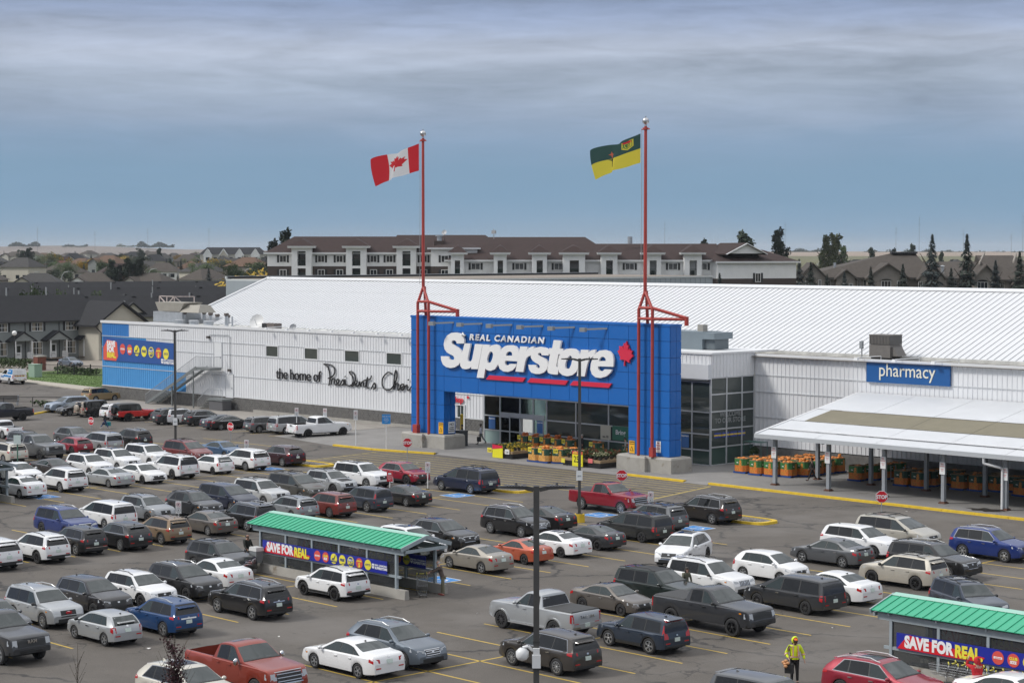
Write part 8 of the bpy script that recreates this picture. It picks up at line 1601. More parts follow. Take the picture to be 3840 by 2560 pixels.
# ---- trees
BARK=mat('bark',(.075,.058,.045),.95,var=.25,scale=6)
def leafm(n,c,v=.45): return mat('leaves_'+n,c,.85,var=v,scale=.9,det=5)
LV={'green':leafm('green',(.050,.078,.026)),'olive':leafm('olive',(.075,.085,.030)),'dark':leafm('dark',(.026,.040,.022)),'yellow':leafm('yellow',(.36,.24,.025),.35),'orange':leafm('orange',(.30,.14,.025),.35),'spruce':leafm('spruce',(.024,.036,.027)),'blue_spruce':leafm('blue_spruce',(.045,.060,.058)),'purple':leafm('purple',(.040,.012,.016),.4),'bush':leafm('bush',(.040,.065,.020))}
def crown_me(seed,kind,n,sz):
    q=random.Random(seed); mb=MB(); cl=[]
    if kind=='round': cl=[(q.gauss(0,.26),q.gauss(0,.26),.55+q.uniform(-.28,.30),q.uniform(.16,.30)) for _ in range(15)]
    if kind=='poplar': cl=[(q.gauss(0,.032),q.gauss(0,.032),.12+.84*k/21,.105*(1-.75*abs(k/21-.35))) for k in range(22)]
    if kind=='bush': cl=[(q.uniform(-.35,.35),q.uniform(-.35,.35),q.uniform(.25,.62),q.uniform(.18,.3)) for _ in range(10)]
    for k in range(n):
        if kind=='spruce':
            z=q.random()**1.25; r=(1-z)*.27*(.72+.28*math.sin(z*46)); a=q.uniform(0,6.283); rr=r*(.45+.55*math.sqrt(q.random())); p=Vector((rr*math.cos(a),rr*math.sin(a),.05+z*.95-.05*rr/.27)); s=sz*(1.1-.6*z)
            d=Vector((math.cos(a),math.sin(a),-.35)); e=Vector((-math.sin(a),math.cos(a),0)); d=(d+Vector((q.gauss(0,.3),q.gauss(0,.3),q.gauss(0,.25)))).normalized(); mb.add([p-e*s*.5,p+d*s*1.3,p+e*s*.5,p-d*s*.4],[(0,1,2,3)]); continue
        cx_,cy_,cz_,cr_=q.choice(cl); v=Vector((q.gauss(0,1),q.gauss(0,1),q.gauss(0,1))).normalized()*cr_*(.45+.6*q.random()); 
        if kind=='poplar': v.z*=1.3
        p=Vector((cx_,cy_,cz_))+v; d=Vector((q.gauss(0,1),q.gauss(0,1),q.gauss(0,.8))).normalized(); e=d.orthogonal().normalized(); s=sz*q.uniform(.6,1.35); mb.add([p-d*s,p+e*s*.7,p+d*s,p-e*s*.7],[(0,1,2,3)])
    return mb
_tm={}
def tree(px_,d,h,kind,leaf,label,group,w=1,z=0,sd=None,base=None):
    p=at(px_,d) if base is None else Vector(base); k=sd if sd is not None else rr_.randrange(4); key=(kind,leaf,k)
    if key not in _tm:
        n,s={'round':(2400,.029),'poplar':(2300,.019),'spruce':(1500,.05),'bush':(900,.045)}[kind]
        tr=MB().tube((0,0,0),(0,0,.45),.028,.016,n=7)
        for i in range(5): a=i*1.3+k; tr.tube((0,0,.22+.06*i),(.2*math.cos(a),.2*math.sin(a),.45+.07*i),.012,.004,n=5)
        _tm[key]=(crown_me(11*k+hash(kind)%1 if False else 11*k+len(kind),kind,n,s).mesh('crown',LV[leaf]),tr.mesh('trunk',BARK))
    t=thing({'spruce':'spruce_tree','poplar':'poplar_tree','bush':'bush'}.get(kind,'tree'),label,'bush' if kind=='bush' else 'tree',(p.x,p.y,z),rr_.uniform(0,6.28),group,(h*w,h*w,h)); link('crown',_tm[key][0],t); link('trunk',_tm[key][1],t); return t
# ---- long apartment block behind the store
def aptblock():
    t=thing('apartment_building','long apartment block with brown roof, white and brown siding and balcony bays','building',(0,0,0)); 
    def wallface(pa,da,pb,db): 
        a=at(pa,da); b=at(pb,db); ax=(b-a); L=ax.length; ax.normalize(); n=Vector((ax.y,-ax.x,0)); return a,ax,n,L
    def zof(py,d): return 17.6-(py-938)*d/7400
    def mass(pa,da,pb,db,eave,ridge,depth,hipl=0,hipr=0,split=None,name='wall'):
        a,ax,n,L=wallface(pa,da,pb,db); P=lambda u,v,z:a+ax*u-n*v+Vector((0,0,z))
        def blk(z0,z1,m,o=0): mb=MB(); mb.hexa([P(0,-o,z0),P(L,-o,z0),P(L,depth,z0),P(0,depth,z0)],[P(0,-o,z1),P(L,-o,z1),P(L,depth,z1),P(0,depth,z1)]); mb.obj(name,m,t)
        sp=split if split is not None else 0
        if sp: blk(0,sp,SD['brown']); blk(sp,eave,SD['white'],.02)
        else: blk(0,eave,SD['white'])
        laps(t,(a+n*.02,ax,n),.1,L-.1,max(sp,eave-9),eave-.1,SD['white'],.25); 
        if sp: laps(t,(a,ax,n),.1,L-.1,sp-5,sp-.05,SD['brown'],.25)
        o=.5; MB().hexa([P(-o,-o,eave-.05),P(L+o,-o,eave-.05),P(L+o,depth+o,eave-.05),P(-o,depth+o,eave-.05)],[P(hipl,depth*.5-.1,ridge),P(L-hipr,depth*.5-.1,ridge),P(L-hipr,depth*.5+.1,ridge),P(hipl,depth*.5+.1,ridge)]).obj('roof',RF['brown'],t)
        f=MB(); f.hexa([P(-o-.1,-o-.1,eave-.32),P(L+o+.1,-o-.1,eave-.32),P(L+o+.1,-o,eave-.32),P(-o-.1,-o,eave-.32)],[P(-o-.1,-o-.12,eave-.02),P(L+o+.1,-o-.12,eave-.02),P(L+o+.1,-o,eave-.02),P(-o-.1,-o,eave-.02)]); f.obj('fascia',TRIMW,t)
        k=int(L/3.2)
        for i in range(k): u=hipl+(L-hipl-hipr)*(i+.5)/k; MB().hexa([P(u-.3,depth*.44,ridge-.62),P(u+.3,depth*.44,ridge-.62),P(u+.3,depth*.5,ridge-.3),P(u-.3,depth*.5,ridge-.3)],[P(u-.3,depth*.44,ridge-.38),P(u+.3,depth*.44,ridge-.38),P(u+.3,depth*.5,ridge-.05),P(u-.3,depth*.5,ridge-.05)]).obj('roof_vent',BLKT,t)
        return a,ax,n,L,P
    def bay(pxa,pxb,d,top,z1,z2,split,proj=2.2,side=True):
        a=at(pxa,d);b=at(pxb,d); ax=(b-a); L=ax.length; ax.normalize(); n=Vector((ax.y,-ax.x,0)); P=lambda u,v,z:a+ax*u+n*v+Vector((0,0,z)); c0,c1=L*.30,L*.72
        for u0,u1 in((0,c0),(c1,L)): mb=MB(); mb.hexa([P(u0,-.3,0),P(u1,-.3,0),P(u1,proj,0),P(u0,proj,0)],[P(u0,-.3,top),P(u1,-.3,top),P(u1,proj,top),P(u0,proj,top)]); mb.obj('bay_wall',SD['white'],t)
        for q0,q1 in((z2+2.55,top),(z2-.45,z2),(z1-.45,z1)): mb=MB(); mb.hexa([P(c0,-.3,q0),P(c1,-.3,q0),P(c1,proj,q0),P(c0,proj,q0)],[P(c0,-.3,q1),P(c1,-.3,q1),P(c1,proj,q1),P(c0,proj,q1)]); mb.obj('bay_lintel',SD['white'],t)
        mb=MB(); mb.hexa([P(-.6,-.3,top),P(L+.6,-.3,top),P(L+.6,proj+.6,top),P(-.6,proj+.6,top)],[P(-.7,-.3,top+.35),P(L+.7,-.3,top+.35),P(L+.7,proj+.7,top+.35),P(-.7,proj+.7,top+.35)]); mb.obj('bay_cornice',TRIMW,t)
        mb=MB(); mb.hexa([P(-.6,-2,top+.35),P(L+.6,-2,top+.35),P(L+.6,proj+.5,top+.35),P(-.6,proj+.5,top+.35)],[P(L*.45,-3.5,top+1.7),P(L*.55,-3.5,top+1.7),P(L*.55,proj-1.8,top+1.5),P(L*.45,proj-1.8,top+1.5)]); mb.obj('bay_roof',RF['brown'],t)
        for z in(z1,z2):
            w=MB(); w.hexa([P(c0,-.05,z),P(c1,-.05,z),P(c1,0,z),P(c0,0,z)],[P(c0,-.05,z+2.5),P(c1,-.05,z+2.5),P(c1,0,z+2.5),P(c0,0,z+2.5)]); w.obj('balcony_glazing',WGL,t)
            g=MB(); g.bar(P(c0,proj-.1,z+1.05),P(c1,proj-.1,z+1.05),.07,.07)
            for i in range(9): g.bar(P(c0+(c1-c0)*i/8,proj-.1,z),P(c0+(c1-c0)*i/8,proj-.1,z+1.05),.03,.03)
            g.obj('balcony_rail',mat('rail_dark_green',(.02,.045,.035),.6),t)
            c=MB(); u=c0+(c1-c0)*.3; c.hexa([P(u,.4,z),P(u+.6,.4,z),P(u+.6,.9,z),P(u,.9,z)],[P(u,.4,z+.8),P(u+.6,.4,z+.8),P(u+.6,.9,z+.8),P(u,.9,z+.8)]); c.obj('balcony_chair',BLKT,t)
    D=350
    z=lambda py,d=D: 17.6-(py-938)*d/7400
    # left wing
    a,ax,n,L,P=mass(1003,D,1660,D,z(946),z(886),15,4,0,z(998)); fc=(a+n*.05,ax,n)
    U=lambda px_:(px_-1003)/657*L
    for px_ in(1062,1205,1274,1401,1461,1589):
        for (zt,zb) in((957,984),(1010,1040)): win(t,fc,U(px_)-.62,U(px_)+.62,z(zb),z(zt),(1,0),BLKT)
    for a0,a1 in((1099,1172),(1302,1376),(1490,1562)): bay(a0,a1,D-.3,z(930),z(1046),z(996),0)
    # taller middle roof and link
    mass(1470,D+6,1880,D+6,z(928,D+6),z(880,D+6),16,.5,3,None)
    a,ax,n,L,P=mass(1616,D-3,1790,D-3,z(928,D-3),z(898,D-3),12,4,4,z(998)); fc=(a+n*.05,ax,n)
    for (zt,zb) in((957,984),(1010,1040)): win(t,fc,L*.22,L*.22+1.3,z(zb),z(zt),(1,0),BLKT)
    MB().hexa([P(.5,2,z(925)),P(2.3,2,z(925)),P(2.3,4,z(925)),P(.5,4,z(925))],[P(.5,2,z(903)),P(2.3,2,z(903)),P(2.3,4,z(903)),P(.5,4,z(903))]).obj('chimney_base',SD['brown'],t); MB().tube(P(1.4,3,z(903)),P(1.4,3,z(885)),.45,n=12).tube(P(1.4,3,z(886)),P(1.4,3,z(882)),.7,n=12).obj('chimney',GALV,t,50)
    # right wing runs towards the viewer
    mass(1700,D+8,2250,D+6,z(935),z(887),15,3,3,None)
    a,ax,n,L,P=mass(1680,D-6,2700,D-10,z(973),z(914),17,6,.5,None); fc=(a+n*.05,ax,n); U=lambda px_:(px_-1680)/1020*L
    for px_ in(1785,1950,2098,2364,2525,2635): win(t,fc,U(px_)-.8,U(px_)+.8,z(1010),z(985),(1,0),BLKT)
    for a0,a1 in((1693,1740),(1852,1900),(1995,2050),(2110,2192),(2252,2312),(2414,2475),(2561,2626)): bay(a0,a1,D-9,z(954),z(1062),z(1029),0,2.6)
    # brown gable end at the right
    a,ax,n,L,P=mass(2690,D-12,2985,D-6,z(978),z(937),13,3,3,z(1041)); fc=(a+n*.05,ax,n); U=lambda px_:(px_-2690)/295*L
    win(t,fc,U(2840)-.55,U(2840)+.55,z(1054),z(1021),(1,0),BLKT)
    MB().prism([P(U(2730),.5,z(950)),P(U(2870),.5,z(950)),P(U(2800),.5,z(916))],-n*9).obj('gable',SD['white'],t)
    for q0,q1 in((2724,2800),(2876,2800)): MB().bar(P(U(q0),.1,z(953)),P(U(q1),.1,z(914)),9.8,.35,up=(0,0,1)) if False else MB().hexa([P(U(q0),.2,z(955)),P(U(q1),.2,z(916)),P(U(q1),9.5,z(916)),P(U(q0),9.5,z(955))],[P(U(q0),.2,z(951)),P(U(q1),.2,z(911)),P(U(q1),9.5,z(911)),P(U(q0),9.5,z(951))]).obj('gable_roof',RF['brown'],t); MB().bar(P(U(q0),.1,z(953)),P(U(q1),.1,z(913.5)),.12,.4,up=tuple(n)).obj('gable_trim',TRIMW,t)
    p_=at(2362,D-3); 
    MB().tube((p_.x,p_.y,z(914)),(p_.x,p_.y,z(888)),.42,n=12).obj('chimney',GALV,t,50)
    return t
aptblock()
for px_,d,py,l in((1667,352,872,'small satellite dish on the ridge of the apartment block'),):
    p=at(px_,d); dish(p.x,p.y,.5,mat('dish_grey2',(.40,.41,.42),.5),l,17.6-(884-938)*d/7400)
# ---- grey flat-roofed store wing between the white roof and the apartments
wg=thing('grey_wing','grey ribbed metal building with a flat gravel roof behind the white store roof','building',(-97,55,0)); GRW=mat('grey_wing_cladding',(.30,.33,.36),.5,var=.05,scale=.6)
MB().box(-25,-.1,-9,65,0,13.4).obj('wall',GRW,wg)
for i in range(21): clad(-50+i*5.5,-50+(i+1)*5.5,9,13.4,0,GRW,wg,axis='Y') if False else None
_k=MB()
for i in range(31): link('cladding_panel',_cp.setdefault('gw',MB().box(0,.05,0,2.28,0,4.6).box(.05,.11,.0,.12,0,4.6).box(.05,.11,1.1,1.22,0,4.6).mesh('cladding_panel',GRW)),wg,(0,-7+i*2.3,8.8))
MB().box(-25,.14,-9,65.1,13.4,13.62).box(-25.2,-24.9,-9,65,13.62,14.0).obj('parapet_cap',mat('pale_trim',(.52,.54,.55),.5),wg); MB().box(-24.4,-.4,-8.5,64.5,13.62,13.66).obj('gravel_roof',mat('tan_roof_gravel',(.22,.19,.16),.95,var=.35,scale=1.3,det=8),wg); MB().box(-24.85,-24.5,-8.8,64.8,13.62,13.95).obj('dark_upstand',BLKT,wg)
# ---- stuccoed houses on the right behind the roof ridge
def condos():
    D=450; z=lambda py:17.6-(py-938)*D/7400; W_=lambda px_,v=0: at(px_,D+v)
    ax=(at(3400,D)-at(3300,D)).normalized(); n=Vector((ax.y,-ax.x,0)); sc=D/7400
    def P(px_,v,zz): q=at(px_,D)-n*v; return Vector((q.x,q.y,zz))
    def house(label,x0,x1,eave,ridge,rx0,rx1,gables,wins,chim=None,dp=22):
        t=thing('stucco_house',label,'house',(0,0,0)); mb=MB(); mb.hexa([P(x0,0,0),P(x1,0,0),P(x1,dp,0),P(x0,dp,0)],[P(x0,0,z(eave)),P(x1,0,z(eave)),P(x1,dp,z(eave)),P(x0,dp,z(eave))]); mb.obj('wall',SD['stucco'],t)
        mb=MB(); o=8; mb.hexa([P(x0-o,-1,z(eave+1)),P(x1+o,-1,z(eave+1)),P(x1+o,dp+1,z(eave+1)),P(x0-o,dp+1,z(eave+1))],[P(rx0,dp*.5-.2,z(ridge)),P(rx1,dp*.5-.2,z(ridge)),P(rx1,dp*.5+.2,z(ridge)),P(rx0,dp*.5+.2,z(ridge))]); mb.obj('roof',RF['taupe'],t)
        mb=MB(); mb.hexa([P(x0-o,-1.1,z(eave+7)),P(x1+o,-1.1,z(eave+7)),P(x1+o,-.9,z(eave+7)),P(x0-o,-.9,z(eave+7))],[P(x0-o,-1.1,z(eave)),P(x1+o,-1.1,z(eave)),P(x1+o,-.9,z(eave)),P(x0-o,-.9,z(eave))]); mb.obj('fascia',mat('dark_fascia',(.05,.045,.04),.7),t)
        for (a,b,ap,ev,pr) in gables:
            c=(a+b)/2; mb=MB(); mb.prism([P(a,pr,0),P(b,pr,0),P(b,pr,z(ev)),P(c,pr,z(ap)),P(a,pr,z(ev))],-n*6); mb.obj('gable_wall',SD['stucco'],t)
            for q in(a,b):
                s_=1 if q>c else -1; mb=MB(); e=q+s_*9; mb.hexa([P(e,pr-.7,z(ev+7)),P(c,pr-.7,z(ap-1)),P(c,pr+9,z(ap-1)),P(e,pr+9,z(ev+7))],[P(e,pr-.7,z(ev+1)),P(c,pr-.7,z(ap-6)),P(c,pr+9,z(ap-6)),P(e,pr+9,z(ev+1))]); mb.obj('gable_roof',RF['taupe'],t); MB().bar(P(e,pr-.75,z(ev+5)),P(c,pr-.75,z(ap-2)),.1,.45,up=tuple(n)).obj('barge_board',mat('taupe_trim',(.10,.088,.076),.7),t)
        fc=(P(x0,0,0)*1,ax,n)
        for (a,b,y0,y1,kind,pr) in wins:
            f=(Vector((P(a,pr,0).x,P(a,pr,0).y,0)),ax,n); w=win(t,f,0,(b-a)*sc,z(y1),z(y0),(1,0) if kind!='arch' else (2,0),None,.06)
            if kind=='arch':
                k=12; r=(b-a)*sc/2; pts=[P(a,pr-.14,0)+ax*(r-r*math.cos(math.pi*i/k))+Vector((0,0,z(y0)+r*.42*math.sin(math.pi*i/k))) for i in range(k+1)]; MB().prism(pts,-n*.05).obj('arch_pane',WGL,w); m2=MB(); pts=[P(a,pr-.2,0)+ax*(r-(r+.25)*math.cos(math.pi*i/k))+Vector((0,0,z(y0)+(r+.25)*.42*math.sin(math.pi*i/k))) for i in range(k+1)]; m2.path(pts,.16,n=5); m2.obj('arch_trim',SD['stucco_dark'],t)
        if chim: MB().hexa([P(chim-11,-1.5,0),P(chim+11,-1.5,0),P(chim+11,1,0),P(chim-11,1,0)],[P(chim-11,-1.5,z(1023)),P(chim+11,-1.5,z(1023)),P(chim+11,1,z(1023)),P(chim-11,1,z(1023))]).obj('chimney',SD['stucco'],t); MB().tube(P(chim,-.3,z(1023)),P(chim,-.3,z(998)),.4,n=10).tube(P(chim,-.3,z(998)),P(chim,-.3,z(994)),.65,.1,n=10).obj('chimney_pipe',GALV,t,50)
        return t
    t=house('wide taupe roofed stucco house with a black ridge vent and two arched windows',2995,3500,1040,951,3370,3468,[(2996,3090,990,1040,-1.5),(3132,3200,1014,1042,-2),(3246,3392,991,1040,-3),(3440,3530,992,1042,-2.5)],[(3017,3044,1048,1084,'arch',-1.5),(3065,3075,1048,1084,'r',-1.5),(3100,3115,1050,1080,'r',0),(3150,3163,1062,1078,'r',-2),(3178,3192,1062,1078,'r',-2),(3215,3228,1050,1085,'r',0),(3236,3250,1048,1072,'r',0),(3295,3331,1052,1088,'arch',-3),(3354,3374,1052,1088,'r',-3),(3435,3450,1054,1082,'r',-2.5)])
    for i in range(14): a=3372+i*7.2; MB().hexa([P(a,9.6,z(952)),P(a+6,9.6,z(952)),P(a+6,11.6,z(952)),P(a,11.6,z(952))],[P(a,9.6,z(947)),P(a+6,9.6,z(945)),P(a+6,11.6,z(945)),P(a,11.6,z(947))]).obj('ridge_vent',BLKT,t)
    MB().tube(P(3146,6,z(1012)),P(3146,6,z(985)),.3,n=8).obj('flue',GALV,t)
    t=house('stucco house with a masonry chimney behind the spruces',3500,3735,1042,982,3420,3700,[(3640,3728,996,1046,-3)],[(3572,3587,1050,1073,'r',0),(3652,3692,1056,1098,'arch',-3),(3706,3716,1058,1095,'r',-3)],3532)
    t=house('stucco house at the right edge with a stepped parapet gable',3735,3990,1048,958,3700,3840,[(3795,3900,1020,1062,-2)],[(3750,3765,1056,1085,'r',0),(3846,3862,1056,1085,'r',-2)])
    for a,b,c,d in((3672,985,3708,948),(3800,980,3828,950)): MB().hexa([P(a,-.4,z(b+6)),P(c,4,z(d+6)),P(c,5.5,z(d+6)),P(a,1.1,z(b+6))],[P(a,-.4,z(b-2)),P(c,4,z(d-2)),P(c,5.5,z(d-2)),P(a,1.1,z(b-2))]).obj('parapet_wing',SD['stucco'],t)
    for i,(px_,d,h,k) in enumerate([(2996,440,9.6,'spruce'),(3040,432,8.8,'spruce'),(3101,438,6.2,'spruce'),(3166,432,6.8,'spruce'),(3265,434,7.8,'spruce'),(3385,432,8.4,'spruce'),(3494,430,15.6,'spruce'),(3566,436,7.6,'spruce'),(3624,430,15.6,'spruce'),(3732,432,9.2,'spruce'),(3822,430,11,'spruce')]):
        lab=['slim dark spruce at the left end of the wide stucco house','small spruce before the left arched window','low spruce between the first two stucco gables','low spruce before the small stucco gable','small spruce left of the large arched window','spruce right of the large arched window','tall broad spruce left of the masonry chimney','low spruce just right of the masonry chimney','tall spruce left of the green curtained window','small spruce near the right edge','spruce with rusty tips at the right edge'][i]
        p=at(px_,d); zz=17.6-(1112-938)*d/7400; tree(px_,d,h,k,'spruce' if i%3 else 'blue_spruce',lab,'spruces in front of the stucco houses',1.15 if h<12 else .95,zz-1.2 if h<12 else zz-2)
condos()
for px_,h,l in((2915,7,'left part of the yellow shrub by the brown gable end'),(2965,7.5,'right part of the yellow shrub by the brown gable end')): tree(px_,338,h,'bush','yellow',l,None,1,4.6)
tree(2698,330,7.6,'spruce','blue_spruce','dark spruce against the brown end of the apartment block',None,1.0,6.2)
for px_,d,h,k,lf_,l in((3105,760,23.8,'poplar','olive','tall poplar with two tops right of the apartment block'),(3130,765,23.4,'poplar','olive','broad poplar beside the tall two-topped poplar'),(3155,770,19.6,'poplar','green','lower poplar at the right of the poplar clump'),(3085,770,17.6,'poplar','green','low poplar at the left of the poplar clump'),(2786,520,22.2,'poplar','dark','broad dark tree above the brown roof'),(2918,620,24,'poplar','dark','tall narrow poplar at the right end of the brown roof'),(2934,625,20.3,'poplar','dark','second narrow poplar at the right end of the brown roof'),(2638,620,20.6,'poplar','dark','small dark tree top above the middle of the brown roof'),(1073,560,23.2,'poplar','dark','dark poplar at the left end of the apartment block'),(1025,560,20.2,'poplar','dark','shorter poplar left of the apartment block'),(3265,900,18.6,'poplar','dark','grey green tree clump left of the wide stucco roof'),(3350,1000,18.2,'poplar','dark','small tree left of the black ridge vent'),(3400,1000,17,'poplar','dark','small tree behind the black ridge vent'),(3420,1010,20.4,'poplar','dark','taller tree behind the black ridge vent'),(3530,1000,16.5,'poplar','dark','tree tops behind the right stucco roof')): tree(px_,d,h,k,lf_,l,None,1.15 if 'broad' in l else .95)
for i,(px_,d,h) in enumerate(((2975,640,13),(3005,650,12),(3030,655,11),(3060,700,12),(3190,720,9))): tree(px_,d,h,'bush','green',['round green bush mass right of the brown gable end','green bushes second from the brown gable end','green bushes third from the brown gable end','green bushes at the foot of the poplars','low green bush right of the poplar clump'][i],'green bushes behind the stucco houses',1.3)
zs=lambda d: 0 if d<600 else 5.6*min(1,(d-600)/60)+max(0,d-660)*.0022
mb=MB(); ds=(598,660,1000,1500,2000,2600,3400)
for i in range(20):
    for d0,d1 in zip(ds,ds[1:]):
        q=[at(-1500+i*330,d0),at(-1500+(i+1)*330,d0),at(-1500+(i+1)*330,d1),at(-1500+i*330,d1)]; mb.add([(p.x,p.y,(zs(d) if d<3000 else 0)-.02) for p,d in zip(q,(d0,d0,d1,d1))],[(0,1,2,3)])
struct(mb.obj('rising_ground',mat('dry_turf')))
# ---- suburb: detached houses, each on its own plot
COLS=['taupe','brown','grey','charcoal','tan','red']; HN={'taupe':'taupe','brown':'brown','grey':'grey','charcoal':'charcoal','tan':'tan','red':'brick red'}
_hm={}
def subhouse(px_,d,rz,rc,wc,label,w=13,dp=11,ev=3.4,rs=3.4,gab=True,z=0):
    key=(rc,wc,gab,w,dp,ev,rs)
    if key not in _hm:
        wl=MB().box(-w/2,w/2,-dp/2,dp/2,0,ev); rf=MB().hexa([(-w/2-.6,-dp/2-.6,ev-.15),(w/2+.6,-dp/2-.6,ev-.15),(w/2+.6,dp/2+.6,ev-.15),(-w/2-.6,dp/2+.6,ev-.15)],[(-w*.18,-.1,ev+rs),(w*.18,-.1,ev+rs),(w*.18,.1,ev+rs),(-w*.18,.1,ev+rs)])
        gb=MB().prism([(-w*.45,-dp/2-1.6,0),(-w*.05,-dp/2-1.6,0),(-w*.05,-dp/2-1.6,ev),(-w*.25,-dp/2-1.6,ev+1.9),(-w*.45,-dp/2-1.6,ev)],(0,3,0)); gr=MB()
        for s in(-1,1): gr.hexa([(-w*.25+s*w*.245,-dp/2-2.1,ev-.3),(-w*.25,-dp/2-2.1,ev+1.95),(-w*.25,1,ev+1.95),(-w*.25+s*w*.245,1,ev-.3)],[(-w*.25+s*w*.245,-dp/2-2.1,ev-.02),(-w*.25,-dp/2-2.1,ev+2.25),(-w*.25,1,ev+2.25),(-w*.25+s*w*.245,1,ev-.02)])
        wi=MB(); 
        for x in(-w*.25,w*.12,w*.36): y=-dp/2-(1.66 if x==-w*.25 else .06); wi.box(x-.8,x+.8,y,y+.08,1.1,2.5)
        vt=MB().box(-.3,.3,dp*.1,dp*.16,ev+rs*.75,ev+rs*.95).box(1.0,1.6,dp*.1,dp*.16,ev+rs*.75,ev+rs*.95)
        _hm[key]=[('wall',wl.mesh('wall',SD[wc])),('roof',rf.mesh('roof',RF[rc])),('gable_wall',gb.mesh('gable_wall',SD[wc])),('gable_roof',gr.mesh('gable_roof',RF[rc])),('windows',wi.mesh('window',WGL)),('roof_cap',vt.mesh('roof_cap',BLKT))]
    p=at(px_,d); t=thing('suburban_house',label,'house',(p.x,p.y,zs(d)),rz,'detached houses of the suburb')
    for n,me in _hm[key]:
        if n.startswith('gable') and not gab: continue
        link(n if n!='windows' else 'window',me,t)
    return t
hr=random.Random(31); base_a=math.atan2(RT.y,RT.x)
def row_word(d): return 'nearest row' if d<760 else 'second row' if d<900 else 'third row' if d<1080 else 'fourth row' if d<1350 else 'far rows'
plots=[]
for d,px0,px1,stp in((655,-60,1010,205),(760,-120,1010,178),(890,-60,1010,150),(1040,-90,1010,128),(1240,-60,1040,108),(1520,-60,1060,90),(1900,-60,1040,76)):
    x=px0+hr.uniform(0,60)
    while x<px1: plots.append((x+hr.uniform(-14,14),d+hr.uniform(-22,22))); x+=stp*hr.uniform(.85,1.15)
def place_word(x): return 'near the left edge' if x<160 else 'left of centre' if x<420 else 'in the middle' if x<640 else 'right of centre' if x<840 else 'by the apartment block'
seen={}
for x,d in plots:
    rc=hr.choice(['taupe','taupe','brown','grey','charcoal','tan','grey','taupe'] if not(150<x<260 and 850<d<930) else ['red']); wc=hr.choice(['pale','cream','stucco','white','grey']); key=(HN[rc],row_word(d),place_word(x)); seen[key]=seen.get(key,0)+1
    lab='%s roofed house in the %s of the suburb, %s'%key
    if seen[key]>1: lab='%s roofed house in the %s of the suburb %s, %s'%(key+(['second','third','fourth','fifth','sixth','seventh','last'][min(6,seen[key]-2)],))
    subhouse(x,d,base_a+hr.choice((0,0,.35,-.4,1.57,.9)),rc,wc,lab,w=hr.choice((13,15)),gab=hr.random()<.75,ev=hr.choice((3.2,3.4,5.6)) if d>720 else 3.3)
for i,(x,d) in enumerate([(3195,900),(3215,960),(3250,1010),(3630,900),(3690,930),(3760,900),(3580,980)]): subhouse(x,d,base_a+.3*i,'charcoal' if i%2 else 'grey','cream','dark roofed far house %s'%['left of the wide stucco roof','second from the poplar clump','third from the poplar clump','right of the spruces','beyond the right stucco roof','by the right edge','between the two stucco roofs'][i],gab=i%2==0)
# far three-storey block with pale gables
p=at(870,1120); t=thing('far_apartment_building','far pale apartment block with a dark roof and four small gables','building',(p.x,p.y,0.01),base_a); L=36; MB().box(-L/2,L/2,0,14,0,15.5).obj('wall',SD['pale'],t); MB().hexa([(-L/2-.6,-.6,15.3),(L/2+.6,-.6,15.3),(L/2+.6,14.6,15.3),(-L/2-.6,14.6,15.3)],[(-L/2+3,6.9,19.2),(L/2-3,6.9,19.2),(L/2-3,7.1,19.2),(-L/2+3,7.1,19.2)]).obj('roof',RF['charcoal'],t)
for i in range(4):
    x=-L/2+4.5+i*9; MB().prism([(x-2.3,-1.2,0),(x+2.3,-1.2,0),(x+2.3,-1.2,14.8),(x,-1.2,18),(x-2.3,-1.2,14.8)],(0,4,0)).obj('gable_bay',SD['cream'] if i==1 else SD['white'],t)
    for s in(-1,1): MB().bar((x+s*2.6,-1.3,14.5),(x,-1.3,18.2),.5,.35,up=(0,1,0)).obj('gable_trim',TRIMW,t)
    for zz in(6,10,13.6): MB().box(x-1.0,x+1.0,-1.28,-1.15,zz-1.6,zz).obj('window',WGL,t); MB().box(x+3.2,x+5.0,-.08,.05,zz-1.6,zz).obj('window',WGL,t)
